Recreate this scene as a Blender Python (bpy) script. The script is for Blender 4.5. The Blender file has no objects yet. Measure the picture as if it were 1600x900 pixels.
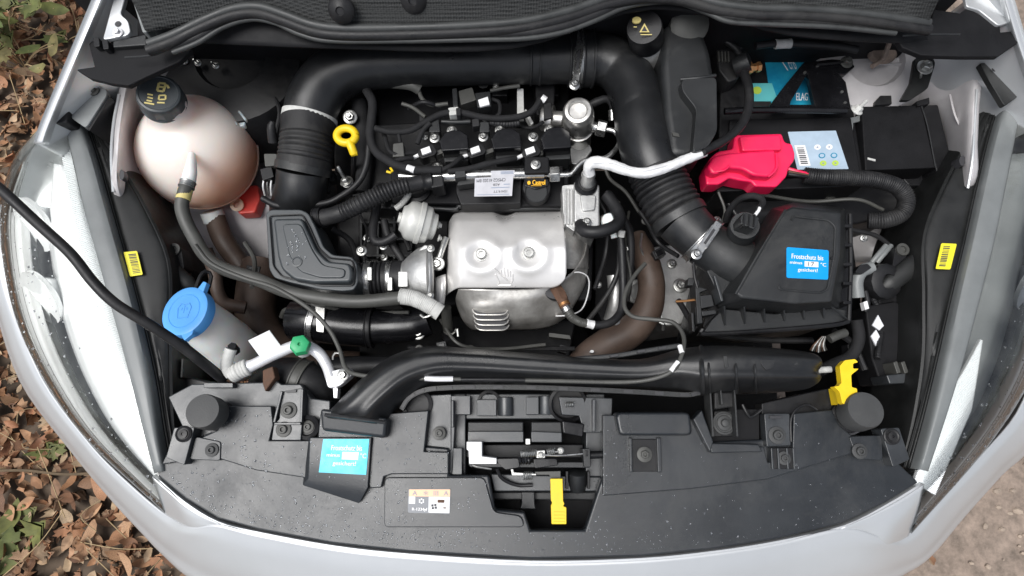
import bpy, bmesh, math, random
from mathutils import Vector, Matrix, noise
random.seed(7)
R = math.radians
scene = bpy.context.scene
COL = scene.collection

# ------------------------------------------------------------------ camera
F = 953.0                      # focal length in pixels of the 1600 x 900 photograph
PITCH = R(13)
CAM = Vector((0, 0, 1.68))
cd = bpy.data.cameras.new('camera'); cam = bpy.data.objects.new('camera', cd); COL.objects.link(cam)
cam.location = CAM; cam.rotation_euler = (PITCH, 0, 0)
cd.sensor_width = 36.0; cd.lens = F * 36.0 / 1600.0; cd.clip_start = 0.02; cd.clip_end = 500
scene.camera = cam
# ------------------------------------------------------------------ sky and sun: overcast daylight under open trees
SUN_EL, SUN_AZ = R(69), R(252)          # azimuth clockwise from +y
w = bpy.data.worlds.new('World'); scene.world = w; w.use_nodes = True
nt = w.node_tree; nt.nodes.clear()
sky = nt.nodes.new('ShaderNodeTexSky'); sky.sky_type = 'NISHITA'; sky.sun_disc = False
sky.sun_elevation = SUN_EL; sky.sun_rotation = SUN_AZ; sky.air_density = 1.0; sky.dust_density = 3.0
hsv = nt.nodes.new('ShaderNodeHueSaturation'); hsv.inputs['Saturation'].default_value = 0.4
bg = nt.nodes.new('ShaderNodeBackground'); bg.inputs['Strength'].default_value = 0.07
out = nt.nodes.new('ShaderNodeOutputWorld')
nt.links.new(sky.outputs[0], hsv.inputs['Color']); nt.links.new(hsv.outputs[0], bg.inputs[0]); nt.links.new(bg.outputs[0], out.inputs[0])
sl = bpy.data.lights.new('sun', 'SUN'); sl.energy = 1.5; sl.angle = R(38); sl.color = (1.0, 0.995, 0.985)
sun = bpy.data.objects.new('sun', sl); COL.objects.link(sun)
sdir = Vector((math.sin(SUN_AZ) * math.cos(SUN_EL), math.cos(SUN_AZ) * math.cos(SUN_EL), math.sin(SUN_EL)))
sun.rotation_euler = sdir.to_track_quat('Z', 'Y').to_euler(); sun.location = sdir * 10
vs = scene.view_settings
vs.view_transform = 'Standard'; vs.look = 'None'; vs.gamma = 1.0; vs.use_curve_mapping = False
vs.exposure = 1.0
try:
    scene.cycles.max_bounces = 12; scene.cycles.diffuse_bounces = 8; scene.cycles.transmission_bounces = 12; scene.cycles.transparent_max_bounces = 12
    scene.cycles.use_denoising = True
except Exception: pass

# ------------------------------------------------------------------ points: a pixel of the photograph at a height in the place
RX = Matrix.Rotation(PITCH, 3, 'X')
FWD = RX @ Vector((0, 0, -1))
def W(px, py, z):
    d = RX @ Vector(((px - 800) / F, -(py - 450) / F, -1.0))
    return CAM + d * ((z - CAM.z) / d.z)
def mpp(p): return (p - CAM).dot(FWD) / F            # metres per photo pixel at a point
def V(t): return W(t[0], t[1], t[2])

# ------------------------------------------------------------------ materials
MAT = {}
def mat(name, col, rough=0.5, metal=0.0, grain=0.0, gscale=900, var=0.0, vscale=18, wear=None, spec=0.5, coat=0.0,
        trans=0.0, sss=0.0, ior=None, dust=0.0, rvar=0.12):
    m = bpy.data.materials.new(name); m.use_nodes = True
    t = m.node_tree; b = t.nodes['Principled BSDF']; L = t.links.new
    b.inputs['Roughness'].default_value = rough; b.inputs['Metallic'].default_value = metal
    b.inputs['Specular IOR Level'].default_value = spec
    b.inputs['Base Color'].default_value = (*col, 1)
    if coat: b.inputs['Coat Weight'].default_value = coat; b.inputs['Coat Roughness'].default_value = 0.08
    if trans: b.inputs['Transmission Weight'].default_value = trans
    if ior: b.inputs['IOR'].default_value = ior
    if sss:
        b.inputs['Subsurface Weight'].default_value = sss; b.inputs['Subsurface Radius'].default_value = (1, .6, .5)
        b.inputs['Subsurface Scale'].default_value = 0.02
    tc = t.nodes.new('ShaderNodeTexCoord')
    if var:
        n = t.nodes.new('ShaderNodeTexNoise'); n.inputs['Scale'].default_value = vscale; n.inputs['Detail'].default_value = 7
        n.inputs['Roughness'].default_value = 0.65
        L(tc.outputs['Object'], n.inputs['Vector'])
        r = t.nodes.new('ShaderNodeMapRange'); r.inputs[1].default_value = .3; r.inputs[2].default_value = .7
        L(n.outputs['Fac'], r.inputs[0])
        mx = t.nodes.new('ShaderNodeMix'); mx.data_type = 'RGBA'
        c2 = wear if wear else tuple(min(1, c * (1 + var)) for c in col)
        mx.inputs[6].default_value = (*[c * (1 - var * .6) for c in col], 1); mx.inputs[7].default_value = (*c2, 1)
        L(r.outputs[0], mx.inputs[0]); L(mx.outputs[2], b.inputs['Base Color'])
        r2 = t.nodes.new('ShaderNodeMapRange'); r2.inputs[1].default_value = .3; r2.inputs[2].default_value = .7
        r2.inputs[3].default_value = max(.03, rough - rvar); r2.inputs[4].default_value = min(1, rough + rvar)
        L(n.outputs['Fac'], r2.inputs[0]); L(r2.outputs[0], b.inputs['Roughness'])
    if dust and var:
        d1 = t.nodes.new('ShaderNodeTexNoise'); d1.inputs['Scale'].default_value = 7; d1.inputs['Detail'].default_value = 10; d1.inputs['Roughness'].default_value = .78; d1.inputs['Distortion'].default_value = .6
        L(tc.outputs['Object'], d1.inputs['Vector'])
        dr = t.nodes.new('ShaderNodeMapRange'); dr.inputs[1].default_value = .5; dr.inputs[2].default_value = .78; dr.inputs[4].default_value = dust
        L(d1.outputs['Fac'], dr.inputs[0])
        dm = t.nodes.new('ShaderNodeMix'); dm.data_type = 'RGBA'; dm.inputs[7].default_value = (.10, .097, .09, 1)
        L(mx.outputs[2], dm.inputs[6]); L(dr.outputs[0], dm.inputs[0]); L(dm.outputs[2], b.inputs['Base Color'])
        da = t.nodes.new('ShaderNodeMath'); da.operation = 'ADD'; L(r2.outputs[0], da.inputs[0]); L(dr.outputs[0], da.inputs[1]); L(da.outputs[0], b.inputs['Roughness'])
    if grain:
        g = t.nodes.new('ShaderNodeTexNoise'); g.inputs['Scale'].default_value = gscale; g.inputs['Detail'].default_value = 3
        L(tc.outputs['Object'], g.inputs['Vector'])
        bp = t.nodes.new('ShaderNodeBump'); bp.inputs['Strength'].default_value = grain; bp.inputs['Distance'].default_value = 0.0006
        L(g.outputs['Fac'], bp.inputs['Height']); L(bp.outputs[0], b.inputs['Normal'])
    MAT[name] = m
    return m
mat('black', (.009, .009, .010), .42, spec=.32, dust=.3, grain=.25, gscale=700, var=.6, vscale=14)
mat('black_matt', (.008, .008, .009), .62, spec=.2, grain=.35, gscale=600, var=.5, vscale=20)
mat('black_gloss', (.006, .006, .007), .24, spec=.45, var=.5, vscale=25)
mat('dark_box', (.015, .016, .017), .42, spec=.45, dust=.35, grain=.5, gscale=1100, var=.45, vscale=10)
mat('panel', (.014, .0165, .0195), .32, spec=.6, dust=.2, grain=.34, gscale=1300, var=.35, vscale=9, rvar=.08)
mat('panel_frame', (.028, .031, .034), .36, spec=.7, grain=.3, gscale=900, var=.5, vscale=22)
mat('resonator', (.042, .048, .052), .4, grain=.15, gscale=900, var=.3, vscale=12)
mat('duct', (.011, .0115, .0125), .33, spec=.5, dust=.3, grain=.35, gscale=1200, var=.6, vscale=8, rvar=.1)
mat('rubber', (.012, .012, .013), .5, spec=.35, dust=.35, grain=.4, gscale=500, var=.6, vscale=30)
mat('seal_rubber', (.035, .037, .037), .5, grain=.3, gscale=500, var=.4, vscale=30)
mat('cloth_tape', (.014, .014, .015), .75, spec=.3, grain=1.0, gscale=1400, var=.6, vscale=60)
mat('hose_grey', (.06, .06, .055), .5, grain=.2, gscale=500, var=.35, vscale=20)
mat('hose_brown', (.062, .040, .030), .55, dust=.3, grain=.5, gscale=400, var=.5, vscale=16, wear=(.10, .068, .052))
mat('silver_paint', (.60, .615, .625), .36, metal=.5, var=.06, vscale=4, coat=.5, rvar=.04)
mat('wing_paint', (.52, .50, .50), .42, metal=.25, var=.22, vscale=9, coat=.2)
mat('wing_dark', (.03, .03, .033), .5, var=.4)
mat('bracket_grey', (.19, .2, .2), .45, grain=.2, var=.2, vscale=20)
mat('cast_alu', (.5, .5, .49), .46, metal=.8, grain=.6, gscale=420, var=.3, vscale=24)
mat('steel', (.5, .5, .49), .3, metal=.95, var=.25, vscale=60)
mat('zinc', (.40, .40, .385), .36, metal=.9, grain=.3, gscale=800, var=.35, vscale=70)
mat('shield', (.80, .785, .765), .32, metal=.42, grain=.12, gscale=260, var=.12, vscale=12, rvar=.07)
mat('shield_old', (.50, .475, .44), .38, metal=.6, grain=.5, gscale=160, var=.5, vscale=26, wear=(.70, .69, .66), dust=.5)
mat('pump_metal', (.52, .51, .49), .36, metal=.9, var=.3, vscale=40)
mat('rust', (.09, .048, .03), .75, metal=.2, grain=.8, gscale=300, var=.6, vscale=50)
mat('actuator', (.56, .56, .53), .5, metal=.35, grain=.3, gscale=600, var=.15, vscale=20)
mat('foil', (.84, .84, .84), .4, metal=.2, grain=.8, gscale=110, var=.12, vscale=40)
mat('ac_alu', (.82, .82, .84), .38, metal=.4, var=.1, vscale=30)
mat('sleeve_grey', (.5, .5, .48), .6, grain=.6, gscale=300, var=.25, vscale=60)
mat('white', (.8, .8, .8), .5)
mat('paper', (.72, .73, .76), .45)
mat('paper_dim', (.38, .48, .58), .4, var=.15, vscale=30)
mat('paper_grey', (.50, .50, .53), .5, var=.12, vscale=60)
mat('ink', (.05, .05, .06), .6)
mat('ink_pale', (.25, .3, .4), .6)
mat('red_plastic', (.86, .014, .09), .40, dust=.10, grain=.25, gscale=600, var=.12, vscale=14, spec=.6)
mat('yellow', (.80, .55, .012), .45, dust=.12, var=.08, vscale=40)
mat('yellow_label', (.82, .72, .03), .45)
mat('gold_print', (.62, .52, .2), .5)
mat('orange_print', (.9, .48, .02), .5)
mat('blue_cap', (.10, .37, .82), .42, dust=.10, grain=.15, var=.08, vscale=20)
mat('sticker_blue', (.0, .30, .72), .35, var=.05, vscale=60)
mat('sticker_cyan', (.01, .52, .68), .32, var=.05, vscale=60)
mat('sticker_grey', (.17, .18, .2), .4)
mat('orange_pale', (.82, .5, .3), .4)
mat('battery_blue', (.01, .22, .46), .35, var=.5, vscale=16, wear=(.02, .36, .5))
mat('battery_aqua', (.12, .5, .52), .35)
mat('lime', (.45, .62, .08), .4)
mat('green_cap', (.03, .36, .14), .42, var=.12, vscale=30)
mat('neck_white', (.90, .90, .86), .45, sss=.4, var=.08, vscale=20)
mat('buffer', (.045, .046, .046), .6, grain=.4, gscale=600, var=.3, vscale=20)
mat('copper', (.55, .28, .12), .4, metal=.9)
mat('chrome', (.93, .94, .95), .07, metal=1.0, var=.04, vscale=6)
mat('strip_clear', (.90, .92, .93), .2, var=.05, vscale=6)
mat('chrome_glare', (.94, .95, .95), .16, metal=.12, var=.05, vscale=6)  # nearly white, sky glare put into the colour
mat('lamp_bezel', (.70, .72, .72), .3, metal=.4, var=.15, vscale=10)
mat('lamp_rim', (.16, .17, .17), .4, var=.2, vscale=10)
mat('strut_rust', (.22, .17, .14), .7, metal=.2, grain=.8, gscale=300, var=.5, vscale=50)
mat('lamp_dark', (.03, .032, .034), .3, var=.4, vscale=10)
mat('lamp_casing', (.013, .0135, .0135), .42, spec=.35, grain=.3, var=.5, vscale=18)
mat('soil', (.075, .055, .038), .95, grain=1.0, gscale=60, var=.6, vscale=7, wear=(.17, .125, .09))
mat('pebble', (.3, .24, .19), .9, grain=.6, gscale=200, var=.5, vscale=4)
mat('twig', (.12, .085, .05), .9, grain=.6, var=.4)
mat('dry_stem', (.33, .24, .13), .85, var=.3)
mat('clear_plastic', (.75, .72, .70), .25, trans=.75, ior=1.2)
mat('droplet', (.9, .92, .95), .04, trans=.95, ior=1.33)

def lens_material():
    m = bpy.data.materials.new('lens'); m.use_nodes = True; t = m.node_tree; t.nodes.clear(); L = t.links.new
    o = t.nodes.new('ShaderNodeOutputMaterial'); mx = t.nodes.new('ShaderNodeMixShader')
    tr = t.nodes.new('ShaderNodeBsdfTransparent'); tr.inputs[0].default_value = (.97, .98, .97, 1)
    gl = t.nodes.new('ShaderNodeBsdfGlossy'); gl.inputs['Roughness'].default_value = .05
    fr = t.nodes.new('ShaderNodeFresnel'); fr.inputs[0].default_value = 1.75
    tc = t.nodes.new('ShaderNodeTexCoord'); n = t.nodes.new('ShaderNodeTexNoise'); n.inputs['Scale'].default_value = 17; n.inputs['Detail'].default_value = 4
    bp = t.nodes.new('ShaderNodeBump'); bp.inputs['Strength'].default_value = .35; bp.inputs['Distance'].default_value = .006
    L(tc.outputs['Object'], n.inputs[0]); L(n.outputs[0], bp.inputs['Height']); L(bp.outputs[0], gl.inputs['Normal'])
    # a film of dust and fine scratches on the polycarbonate
    df = t.nodes.new('ShaderNodeBsdfDiffuse'); df.inputs[0].default_value = (.62, .64, .6, 1)
    m2 = t.nodes.new('ShaderNodeMixShader'); r = t.nodes.new('ShaderNodeMapRange')
    r.inputs[1].default_value = .35; r.inputs[2].default_value = .75; r.inputs[3].default_value = .0; r.inputs[4].default_value = .06
    n2 = t.nodes.new('ShaderNodeTexNoise'); n2.inputs['Scale'].default_value = 22; n2.inputs['Detail'].default_value = 9
    L(tc.outputs['Object'], n2.inputs[0]); L(n2.outputs[0], r.inputs[0])
    L(r.outputs[0], m2.inputs[0]); L(tr.outputs[0], m2.inputs[1]); L(df.outputs[0], m2.inputs[2])
    L(fr.outputs[0], mx.inputs[0]); L(m2.outputs[0], mx.inputs[1]); L(gl.outputs[0], mx.inputs[2]); L(mx.outputs[0], o.inputs[0])
    MAT['lens'] = m
lens_material()

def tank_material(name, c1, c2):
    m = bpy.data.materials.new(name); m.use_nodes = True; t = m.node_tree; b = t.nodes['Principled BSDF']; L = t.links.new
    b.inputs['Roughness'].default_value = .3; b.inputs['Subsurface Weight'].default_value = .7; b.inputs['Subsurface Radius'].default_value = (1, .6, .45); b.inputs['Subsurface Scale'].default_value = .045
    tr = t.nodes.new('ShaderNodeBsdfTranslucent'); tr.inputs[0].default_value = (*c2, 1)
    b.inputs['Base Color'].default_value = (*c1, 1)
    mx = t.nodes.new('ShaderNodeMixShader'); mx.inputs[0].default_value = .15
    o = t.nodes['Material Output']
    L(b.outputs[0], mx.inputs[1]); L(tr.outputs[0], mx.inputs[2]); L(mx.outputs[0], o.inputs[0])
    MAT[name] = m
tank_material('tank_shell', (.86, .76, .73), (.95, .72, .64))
tank_material('neck_shell', (.93, .93, .89), (.97, .97, .92))
mat('coolant', (.9, .10, .08), .3, sss=.6)  # red of the tank foot, a glow put into the colour

def cell_material():
    m = mat('insulation', (.045, .047, .048), .8)
    t = m.node_tree; b = t.nodes['Principled BSDF']; L = t.links.new
    tc = t.nodes.new('ShaderNodeTexCoord'); ch = t.nodes.new('ShaderNodeTexVoronoi'); ch.inputs['Scale'].default_value = 260; ch.inputs['Randomness'].default_value = .15
    L(tc.outputs['Object'], ch.inputs['Vector'])
    bp = t.nodes.new('ShaderNodeBump'); bp.inputs['Strength'].default_value = .9; bp.inputs['Distance'].default_value = .002
    L(ch.outputs['Distance'], bp.inputs['Height']); L(bp.outputs[0], b.inputs['Normal'])
    mx = t.nodes.new('ShaderNodeMix'); mx.data_type = 'RGBA'; mx.inputs[6].default_value = (.008, .0085, .0085, 1); mx.inputs[7].default_value = (.04, .042, .042, 1)
    L(ch.outputs['Distance'], mx.inputs[0]); L(mx.outputs[2], b.inputs['Base Color'])
cell_material()

def leaf_material(name, stops):
    m = bpy.data.materials.new(name); m.use_nodes = True; t = m.node_tree; b = t.nodes['Principled BSDF']; L = t.links.new
    b.inputs['Roughness'].default_value = .7
    oi = t.nodes.new('ShaderNodeObjectInfo'); ge = t.nodes.new('ShaderNodeNewGeometry'); ad = t.nodes.new('ShaderNodeMath'); fr = t.nodes.new('ShaderNodeMath'); fr.operation = 'FRACT'
    L(oi.outputs['Random'], ad.inputs[0]); L(ge.outputs['Random Per Island'], ad.inputs[1]); L(ad.outputs[0], fr.inputs[0])
    cr = t.nodes.new('ShaderNodeValToRGB'); e = cr.color_ramp.elements
    while len(e) > 1: e.remove(e[-1])
    for i, (p, c) in enumerate(stops):
        q = e[0] if i == 0 else e.new(p); q.position = p; q.color = (*c, 1)
    L(fr.outputs[0], cr.inputs[0])
    tc = t.nodes.new('ShaderNodeTexCoord'); n = t.nodes.new('ShaderNodeTexNoise'); n.inputs['Scale'].default_value = 40; n.inputs['Detail'].default_value = 6
    L(tc.outputs['Object'], n.inputs[0])
    r = t.nodes.new('ShaderNodeMapRange'); r.inputs[1].default_value = .3; r.inputs[2].default_value = .7; r.inputs[3].default_value = .6; r.inputs[4].default_value = 1.25
    L(n.outputs[0], r.inputs[0])
    mu = t.nodes.new('ShaderNodeVectorMath'); mu.operation = 'SCALE'; L(cr.outputs[0], mu.inputs[0]); L(r.outputs[0], mu.inputs['Scale'])
    L(mu.outputs[0], b.inputs['Base Color'])
    MAT[name] = m
leaf_material('dead_leaf', [(0, (.15, .075, .04)), (.14, (.30, .14, .065)), (.28, (.42, .25, .14)), (.4, (.16, .09, .05)), (.52, (.34, .165, .075)), (.64, (.23, .15, .09)), (.76, (.48, .35, .22)), (.88, (.36, .15, .07)), (1, (.11, .06, .035))])
leaf_material('green_leaf', [(0, (.08, .10, .025)), (.4, (.14, .145, .035)), (.7, (.07, .10, .025)), (1, (.19, .16, .06))])

# ------------------------------------------------------------------ mesh building
class MB:
    def __init__(s): s.v = []; s.f = []
    def add(s, vs, fs):
        o = len(s.v); s.v += [Vector(p) for p in vs]; s.f += [tuple(i + o for i in q) for q in fs]; return s
    def tube(s, P, Rr, seg=14, cap=True, squash=None):
        n = len(P); rings = []
        T = [(P[min(i + 1, n - 1)] - P[max(i - 1, 0)]).normalized() for i in range(n)]
        u = T[0].orthogonal().normalized()
        if squash:
            u = Vector((0, 0, 1)) - T[0] * T[0].z
            u = u.normalized() if u.length > .1 else T[0].orthogonal().normalized()
        vs = []
        for i in range(n):
            u = (u - T[i] * u.dot(T[i]))
            u = u.normalized() if u.length > 1e-6 else T[i].orthogonal().normalized()
            b = T[i].cross(u)
            for k in range(seg):
                a = 2 * math.pi * k / seg
                sq = squash if squash else 1.0
                vs.append(P[i] + (u * math.cos(a) * sq + b * math.sin(a)) * Rr[i])
        fs = []
        for i in range(n - 1):
            for k in range(seg):
                k2 = (k + 1) % seg
                fs.append((i * seg + k, i * seg + k2, (i + 1) * seg + k2, (i + 1) * seg + k))
        if cap: fs.append(tuple(range(seg - 1, -1, -1))); fs.append(tuple((n - 1) * seg + k for k in range(seg)))
        return s.add(vs, fs)
    def path(s, pts, r=None, seg=14, step=None, ribs=None, cap=True, squash=None):
        """pts: (px, py, z) or (px, py, z, radius in photo pixels)"""
        pp = []
        for t in pts:
            p = V(t); rr = (t[3] if len(t) > 3 else r) * mpp(p); pp.append((p, rr))
        P, Q = resample(pp, step or 0.006)
        if ribs:
            Q = ribbed(P, Q, ribs)
        return s.tube(P, Q, seg, cap, squash)
    def prism(s, poly, z0, z1, taper=1.0):
        """poly in photo pixels seen at height z0, standing straight down to z1"""
        top = [W(p[0], p[1], p[2] if len(p) > 2 else z0) for p in poly]
        a = sum(top[i].x * top[(i + 1) % len(top)].y - top[(i + 1) % len(top)].x * top[i].y for i in range(len(top)))
        if a < 0: top.reverse()
        n = len(top); c = sum(top, Vector()) / n
        bot = [Vector((c.x + (p.x - c.x) * taper, c.y + (p.y - c.y) * taper, z1)) for p in top]
        fs = [tuple(range(n)), tuple(range(2 * n - 1, n - 1, -1))]
        for i in range(n):
            j = (i + 1) % n; fs.append((i, n + i, n + j, j))
        return s.add(top + bot, fs)
    def hexa(s, a, b):
        """eight corners: ring a (4) and ring b (4)"""
        return s.add(list(a) + list(b), [(0, 1, 2, 3), (7, 6, 5, 4), (0, 4, 5, 1), (1, 5, 6, 2), (2, 6, 7, 3), (3, 7, 4, 0)])
    def box(s, c, size, rz=0.0, ax=None):
        m = Matrix.Rotation(rz, 3, 'Z') if ax is None else ax
        h = Vector(size) / 2
        vs = [Vector(c) + m @ Vector((x * h.x, y * h.y, z * h.z)) for z in (-1, 1) for x, y in ((-1, -1), (1, -1), (1, 1), (-1, 1))]
        return s.add(vs, [(3, 2, 1, 0), (4, 5, 6, 7), (0, 1, 5, 4), (1, 2, 6, 5), (2, 3, 7, 6), (3, 0, 4, 7)])
    def lathe(s, o, ax, prof, seg=24, sq=(1, 1), rot=0.0):
        """prof: (radius, height along ax) in metres"""
        ax = Vector(ax).normalized(); u = Vector((1, 0, 0)) - ax * ax.x
        u = u.normalized() if u.length > .2 else ax.orthogonal().normalized()
        b = ax.cross(u); vs = []; fs = []
        for r, h in prof:
            for k in range(seg):
                a = 2 * math.pi * k / seg + rot
                vs.append(Vector(o) + ax * h + (u * math.cos(a) * sq[0] + b * math.sin(a) * sq[1]) * max(r, 1e-5))
        for i in range(len(prof) - 1):
            for k in range(seg):
                k2 = (k + 1) % seg
                fs.append((i * seg + k, i * seg + k2, (i + 1) * seg + k2, (i + 1) * seg + k))
        fs.append(tuple(range(seg - 1, -1, -1))); fs.append(tuple((len(prof) - 1) * seg + k for k in range(seg)))
        return s.add(vs, fs)
    def loft(s, secs, nu=6, nv=6):
        """secs: list of sections, each a list of world points; smooth in both directions"""
        rows = [spline(q, nv) for q in secs]
        cols = [spline([r[k] for r in rows], nu) for k in range(len(rows[0]))]
        m = len(cols[0]); n = len(cols)
        vs = [cols[k][i] for i in range(m) for k in range(n)]
        fs = [(i * n + k, i * n + k + 1, (i + 1) * n + k + 1, (i + 1) * n + k) for i in range(m - 1) for k in range(n - 1)]
        return s.add(vs, fs)
    def build(s, name, m, parent=None, bevel=0.0, solid=0.0, smooth=True, ang=38, sub=0, flip=False):
        off = LOC.get(parent.name, Vector()) if parent else Vector()
        me = bpy.data.meshes.new(name)
        me.from_pydata([p - off for p in s.v], [], s.f)
        bm = bmesh.new(); bm.from_mesh(me)
        bmesh.ops.recalc_face_normals(bm, faces=bm.faces)
        bm.to_mesh(me); bm.free()
        if smooth:
            me.polygons.foreach_set('use_smooth', [True] * len(me.polygons))
            try: me.set_sharp_from_angle(angle=R(ang))
            except Exception: pass
        me.materials.append(MAT[m] if isinstance(m, str) else m)
        o = bpy.data.objects.new(name, me); COL.objects.link(o)
        if parent: o.parent = parent
        LOC[o.name] = off
        if solid:
            k = o.modifiers.new('thick', 'SOLIDIFY'); k.thickness = solid; k.offset = -1
        if sub:
            k = o.modifiers.new('sub', 'SUBSURF'); k.levels = sub; k.render_levels = sub
        if bevel:
            k = o.modifiers.new('edge', 'BEVEL'); k.width = bevel; k.segments = 2; k.limit_method = 'ANGLE'; k.angle_limit = R(40); k.harden_normals = True
        return o
LOC = {}
def cr(p0, p1, p2, p3, t):
    return 0.5 * ((2 * p1) + (p2 - p0) * t + (2 * p0 - 5 * p1 + 4 * p2 - p3) * t * t + (3 * p1 - p0 - 3 * p2 + p3) * t ** 3)
def spline(q, n):
    q = [Vector(p) for p in q]
    if len(q) < 3:
        return [q[0].lerp(q[-1], i / n) for i in range(n + 1)]
    e = [2 * q[0] - q[1]] + q + [2 * q[-1] - q[-2]]
    o = []
    for i in range(len(q) - 1):
        for k in range(n): o.append(cr(e[i], e[i + 1], e[i + 2], e[i + 3], k / n))
    o.append(q[-1]); return o
def resample(pp, step):
    P = spline([p for p, r in pp], 16); n = len(pp)
    rr = []
    if n < 3: rr = [pp[0][1] + (pp[-1][1] - pp[0][1]) * i / (len(P) - 1) for i in range(len(P))]
    else:
        for i in range(n - 1):
            for k in range(16):
                t = k / 16; t = t * t * (3 - 2 * t); rr.append(pp[i][1] * (1 - t) + pp[i + 1][1] * t)
        rr.append(pp[-1][1])
    d = [0.0]
    for i in range(1, len(P)): d.append(d[-1] + (P[i] - P[i - 1]).length)
    m = max(2, int(d[-1] / step)); o = []; q = []; j = 0
    for i in range(m + 1):
        s_ = d[-1] * i / m
        while j < len(d) - 2 and d[j + 1] < s_: j += 1
        t = (s_ - d[j]) / max(1e-9, d[j + 1] - d[j])
        o.append(P[j].lerp(P[j + 1], t)); q.append(rr[j] + (rr[j + 1] - rr[j]) * t)
    return o, q
def ribbed(P, Q, ribs):
    """ribs: (from, to, count, depth share): rounded corrugations between two shares of the length"""
    n = len(P) - 1; o = []
    for i, r in enumerate(Q):
        t = i / n; k = r
        for a, b, c, dp in ribs:
            if a <= t <= b:
                x = (t - a) / (b - a) * c
                k = r * (1 - dp + dp * abs(math.sin(math.pi * x)) ** .6)
        o.append(k)
    return o
def rnd(poly, r, n=3):
    """round the corners of a pixel polygon"""
    o = []; m = len(poly)
    for i in range(m):
        p = Vector(poly[i][:2]); a = Vector(poly[i - 1][:2]); b = Vector(poly[(i + 1) % m][:2])
        d1 = (a - p); d2 = (b - p); k = min(r, d1.length * .45, d2.length * .45)
        s_ = p + d1.normalized() * k; e = p + d2.normalized() * k
        for j in range(n + 1):
            t = j / n; q = s_.lerp(p, t).lerp(p.lerp(e, t), t); o.append((q.x, q.y))
    return o
def oval(cx, cy, rx, ry, n=20, a0=0, rot=0):
    o = []
    for k in range(n):
        a = a0 + 2 * math.pi * k / n; x = rx * math.cos(a); y = ry * math.sin(a)
        o.append((cx + x * math.cos(rot) - y * math.sin(rot), cy + x * math.sin(rot) + y * math.cos(rot)))
    return o

# ------------------------------------------------------------------ objects
def thing(name, label, cat, at, group=None):
    o = bpy.data.objects.new(name, None); COL.objects.link(o)
    p = V(at) if len(at) == 3 else Vector(at[:3])
    o.location = p; o.empty_display_size = .02
    o['label'] = label; o['category'] = cat
    if group: o['group'] = group
    LOC[o.name] = p.copy()
    return o
def tag(o, label, cat, group=None, kind=None):
    if label: o['label'] = label
    if cat: o['category'] = cat
    if group: o['group'] = group
    if kind: o['kind'] = kind
    return o
def bolt(parent, px, py, z, r=8, m='zinc', ax=(0, 0, 1), name='bolt', washer=True, rod=0.0):
    p = W(px, py, z); s = mpp(p) * r; b = MB(); ax = Vector(ax).normalized()
    if washer: b.lathe(p, ax, [(s * 1.0, -.002), (s * 1.25, -.0015), (s * 1.25, .0005), (s * .95, .0015)], 18)
    b.lathe(p, ax, [(s * .82, 0), (s * .82, s * .75), (s * .66, s * .95), (s * .3, s * .95), (s * .26, s * .75)], 6, rot=random.random())
    if rod: b.lathe(p, ax, [(s * .35, 0), (s * .35, rod), (s * .25, rod + s * .2)], 10)
    return b.build(name, m, parent, bevel=s * .06)
def hose(name, label, cat, pts, r, m, ribs=None, group=None, parent=None, seg=16, step=None, squash=None):
    b = MB().path(pts, r, seg, step, ribs, squash=squash)
    o = b.build(name, m, parent)
    if parent is None and label: tag(o, label, cat, group)
    return o
def band(parent, name, a, b_, r, m, rise=1.08, lip=True):
    """a clamp or collar round a pipe: a and b_ are ends on the pipe's axis (px, py, z); r its radius in pixels there"""
    p, q = V(a), V(b_); d = q - p; L_ = d.length; k = r * mpp(p)
    pr = [(k * .9, 0), (k * rise, 0), (k * rise, L_), (k * .9, L_)]
    if lip: pr = [(k * .9, 0), (k * rise * 1.03, 0), (k * rise * 1.03, L_ * .14), (k * rise * .985, L_ * .2), (k * rise * .985, L_ * .8), (k * rise * 1.03, L_ * .86), (k * rise * 1.03, L_), (k * .9, L_)]
    return MB().lathe(p, d, pr, 36).build(name, m, parent, bevel=.0006)
def patch(parent, name, quad, z, m, th=.0007, rr=0):
    """a sticker: corner pixels top-left, top-right, bottom-right, bottom-left at height z"""
    poly = rnd(quad, rr) if rr else quad
    return MB().prism(poly, z + th, z).build(name, m, parent)
_font = {}
def glyphs(s):
    if s in _font: return _font[s]
    c = bpy.data.curves.new('lettering', 'FONT'); c.body = s; c.resolution_u = 3
    o = bpy.data.objects.new('lettering', c); COL.objects.link(o)
    dg = bpy.context.evaluated_depsgraph_get(); me = bpy.data.meshes.new_from_object(o.evaluated_get(dg))
    vs = [v.co.copy() for v in me.vertices]; fs = [tuple(p.vertices) for p in me.polygons]
    bpy.data.objects.remove(o); bpy.data.curves.remove(c); bpy.data.meshes.remove(me)
    _font[s] = (vs, fs); return vs, fs
def on_quad(quad, u, v):
    a, b, c, d = [Vector(q[:2]) for q in quad]
    p = a.lerp(b, u).lerp(d.lerp(c, u), v); return p.x, p.y
def lettering(parent, s, quad, z, u0, v0, u1, v1, m, flip=False, name='lettering', bold=0.0):
    vs, fs = glyphs(s)
    x0 = min(p.x for p in vs); x1 = max(p.x for p in vs); y0 = min(p.y for p in vs); y1 = max(p.y for p in vs)
    b = MB()
    for dx in ((0, bold) if bold else (0,)):
        o = []
        for p in vs:
            u = (p.x - x0) / (x1 - x0); t = (y1 - p.y) / max(1e-6, y1 - y0)
            if flip: u = 1 - u; t = 1 - t
            q = on_quad(quad, u0 + (u1 - u0) * u + dx, v0 + (v1 - v0) * t)
            o.append(W(q[0], q[1], z + dx * .002))
        b.add(o, fs)
    return b.build(name, m, parent, smooth=False)
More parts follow.
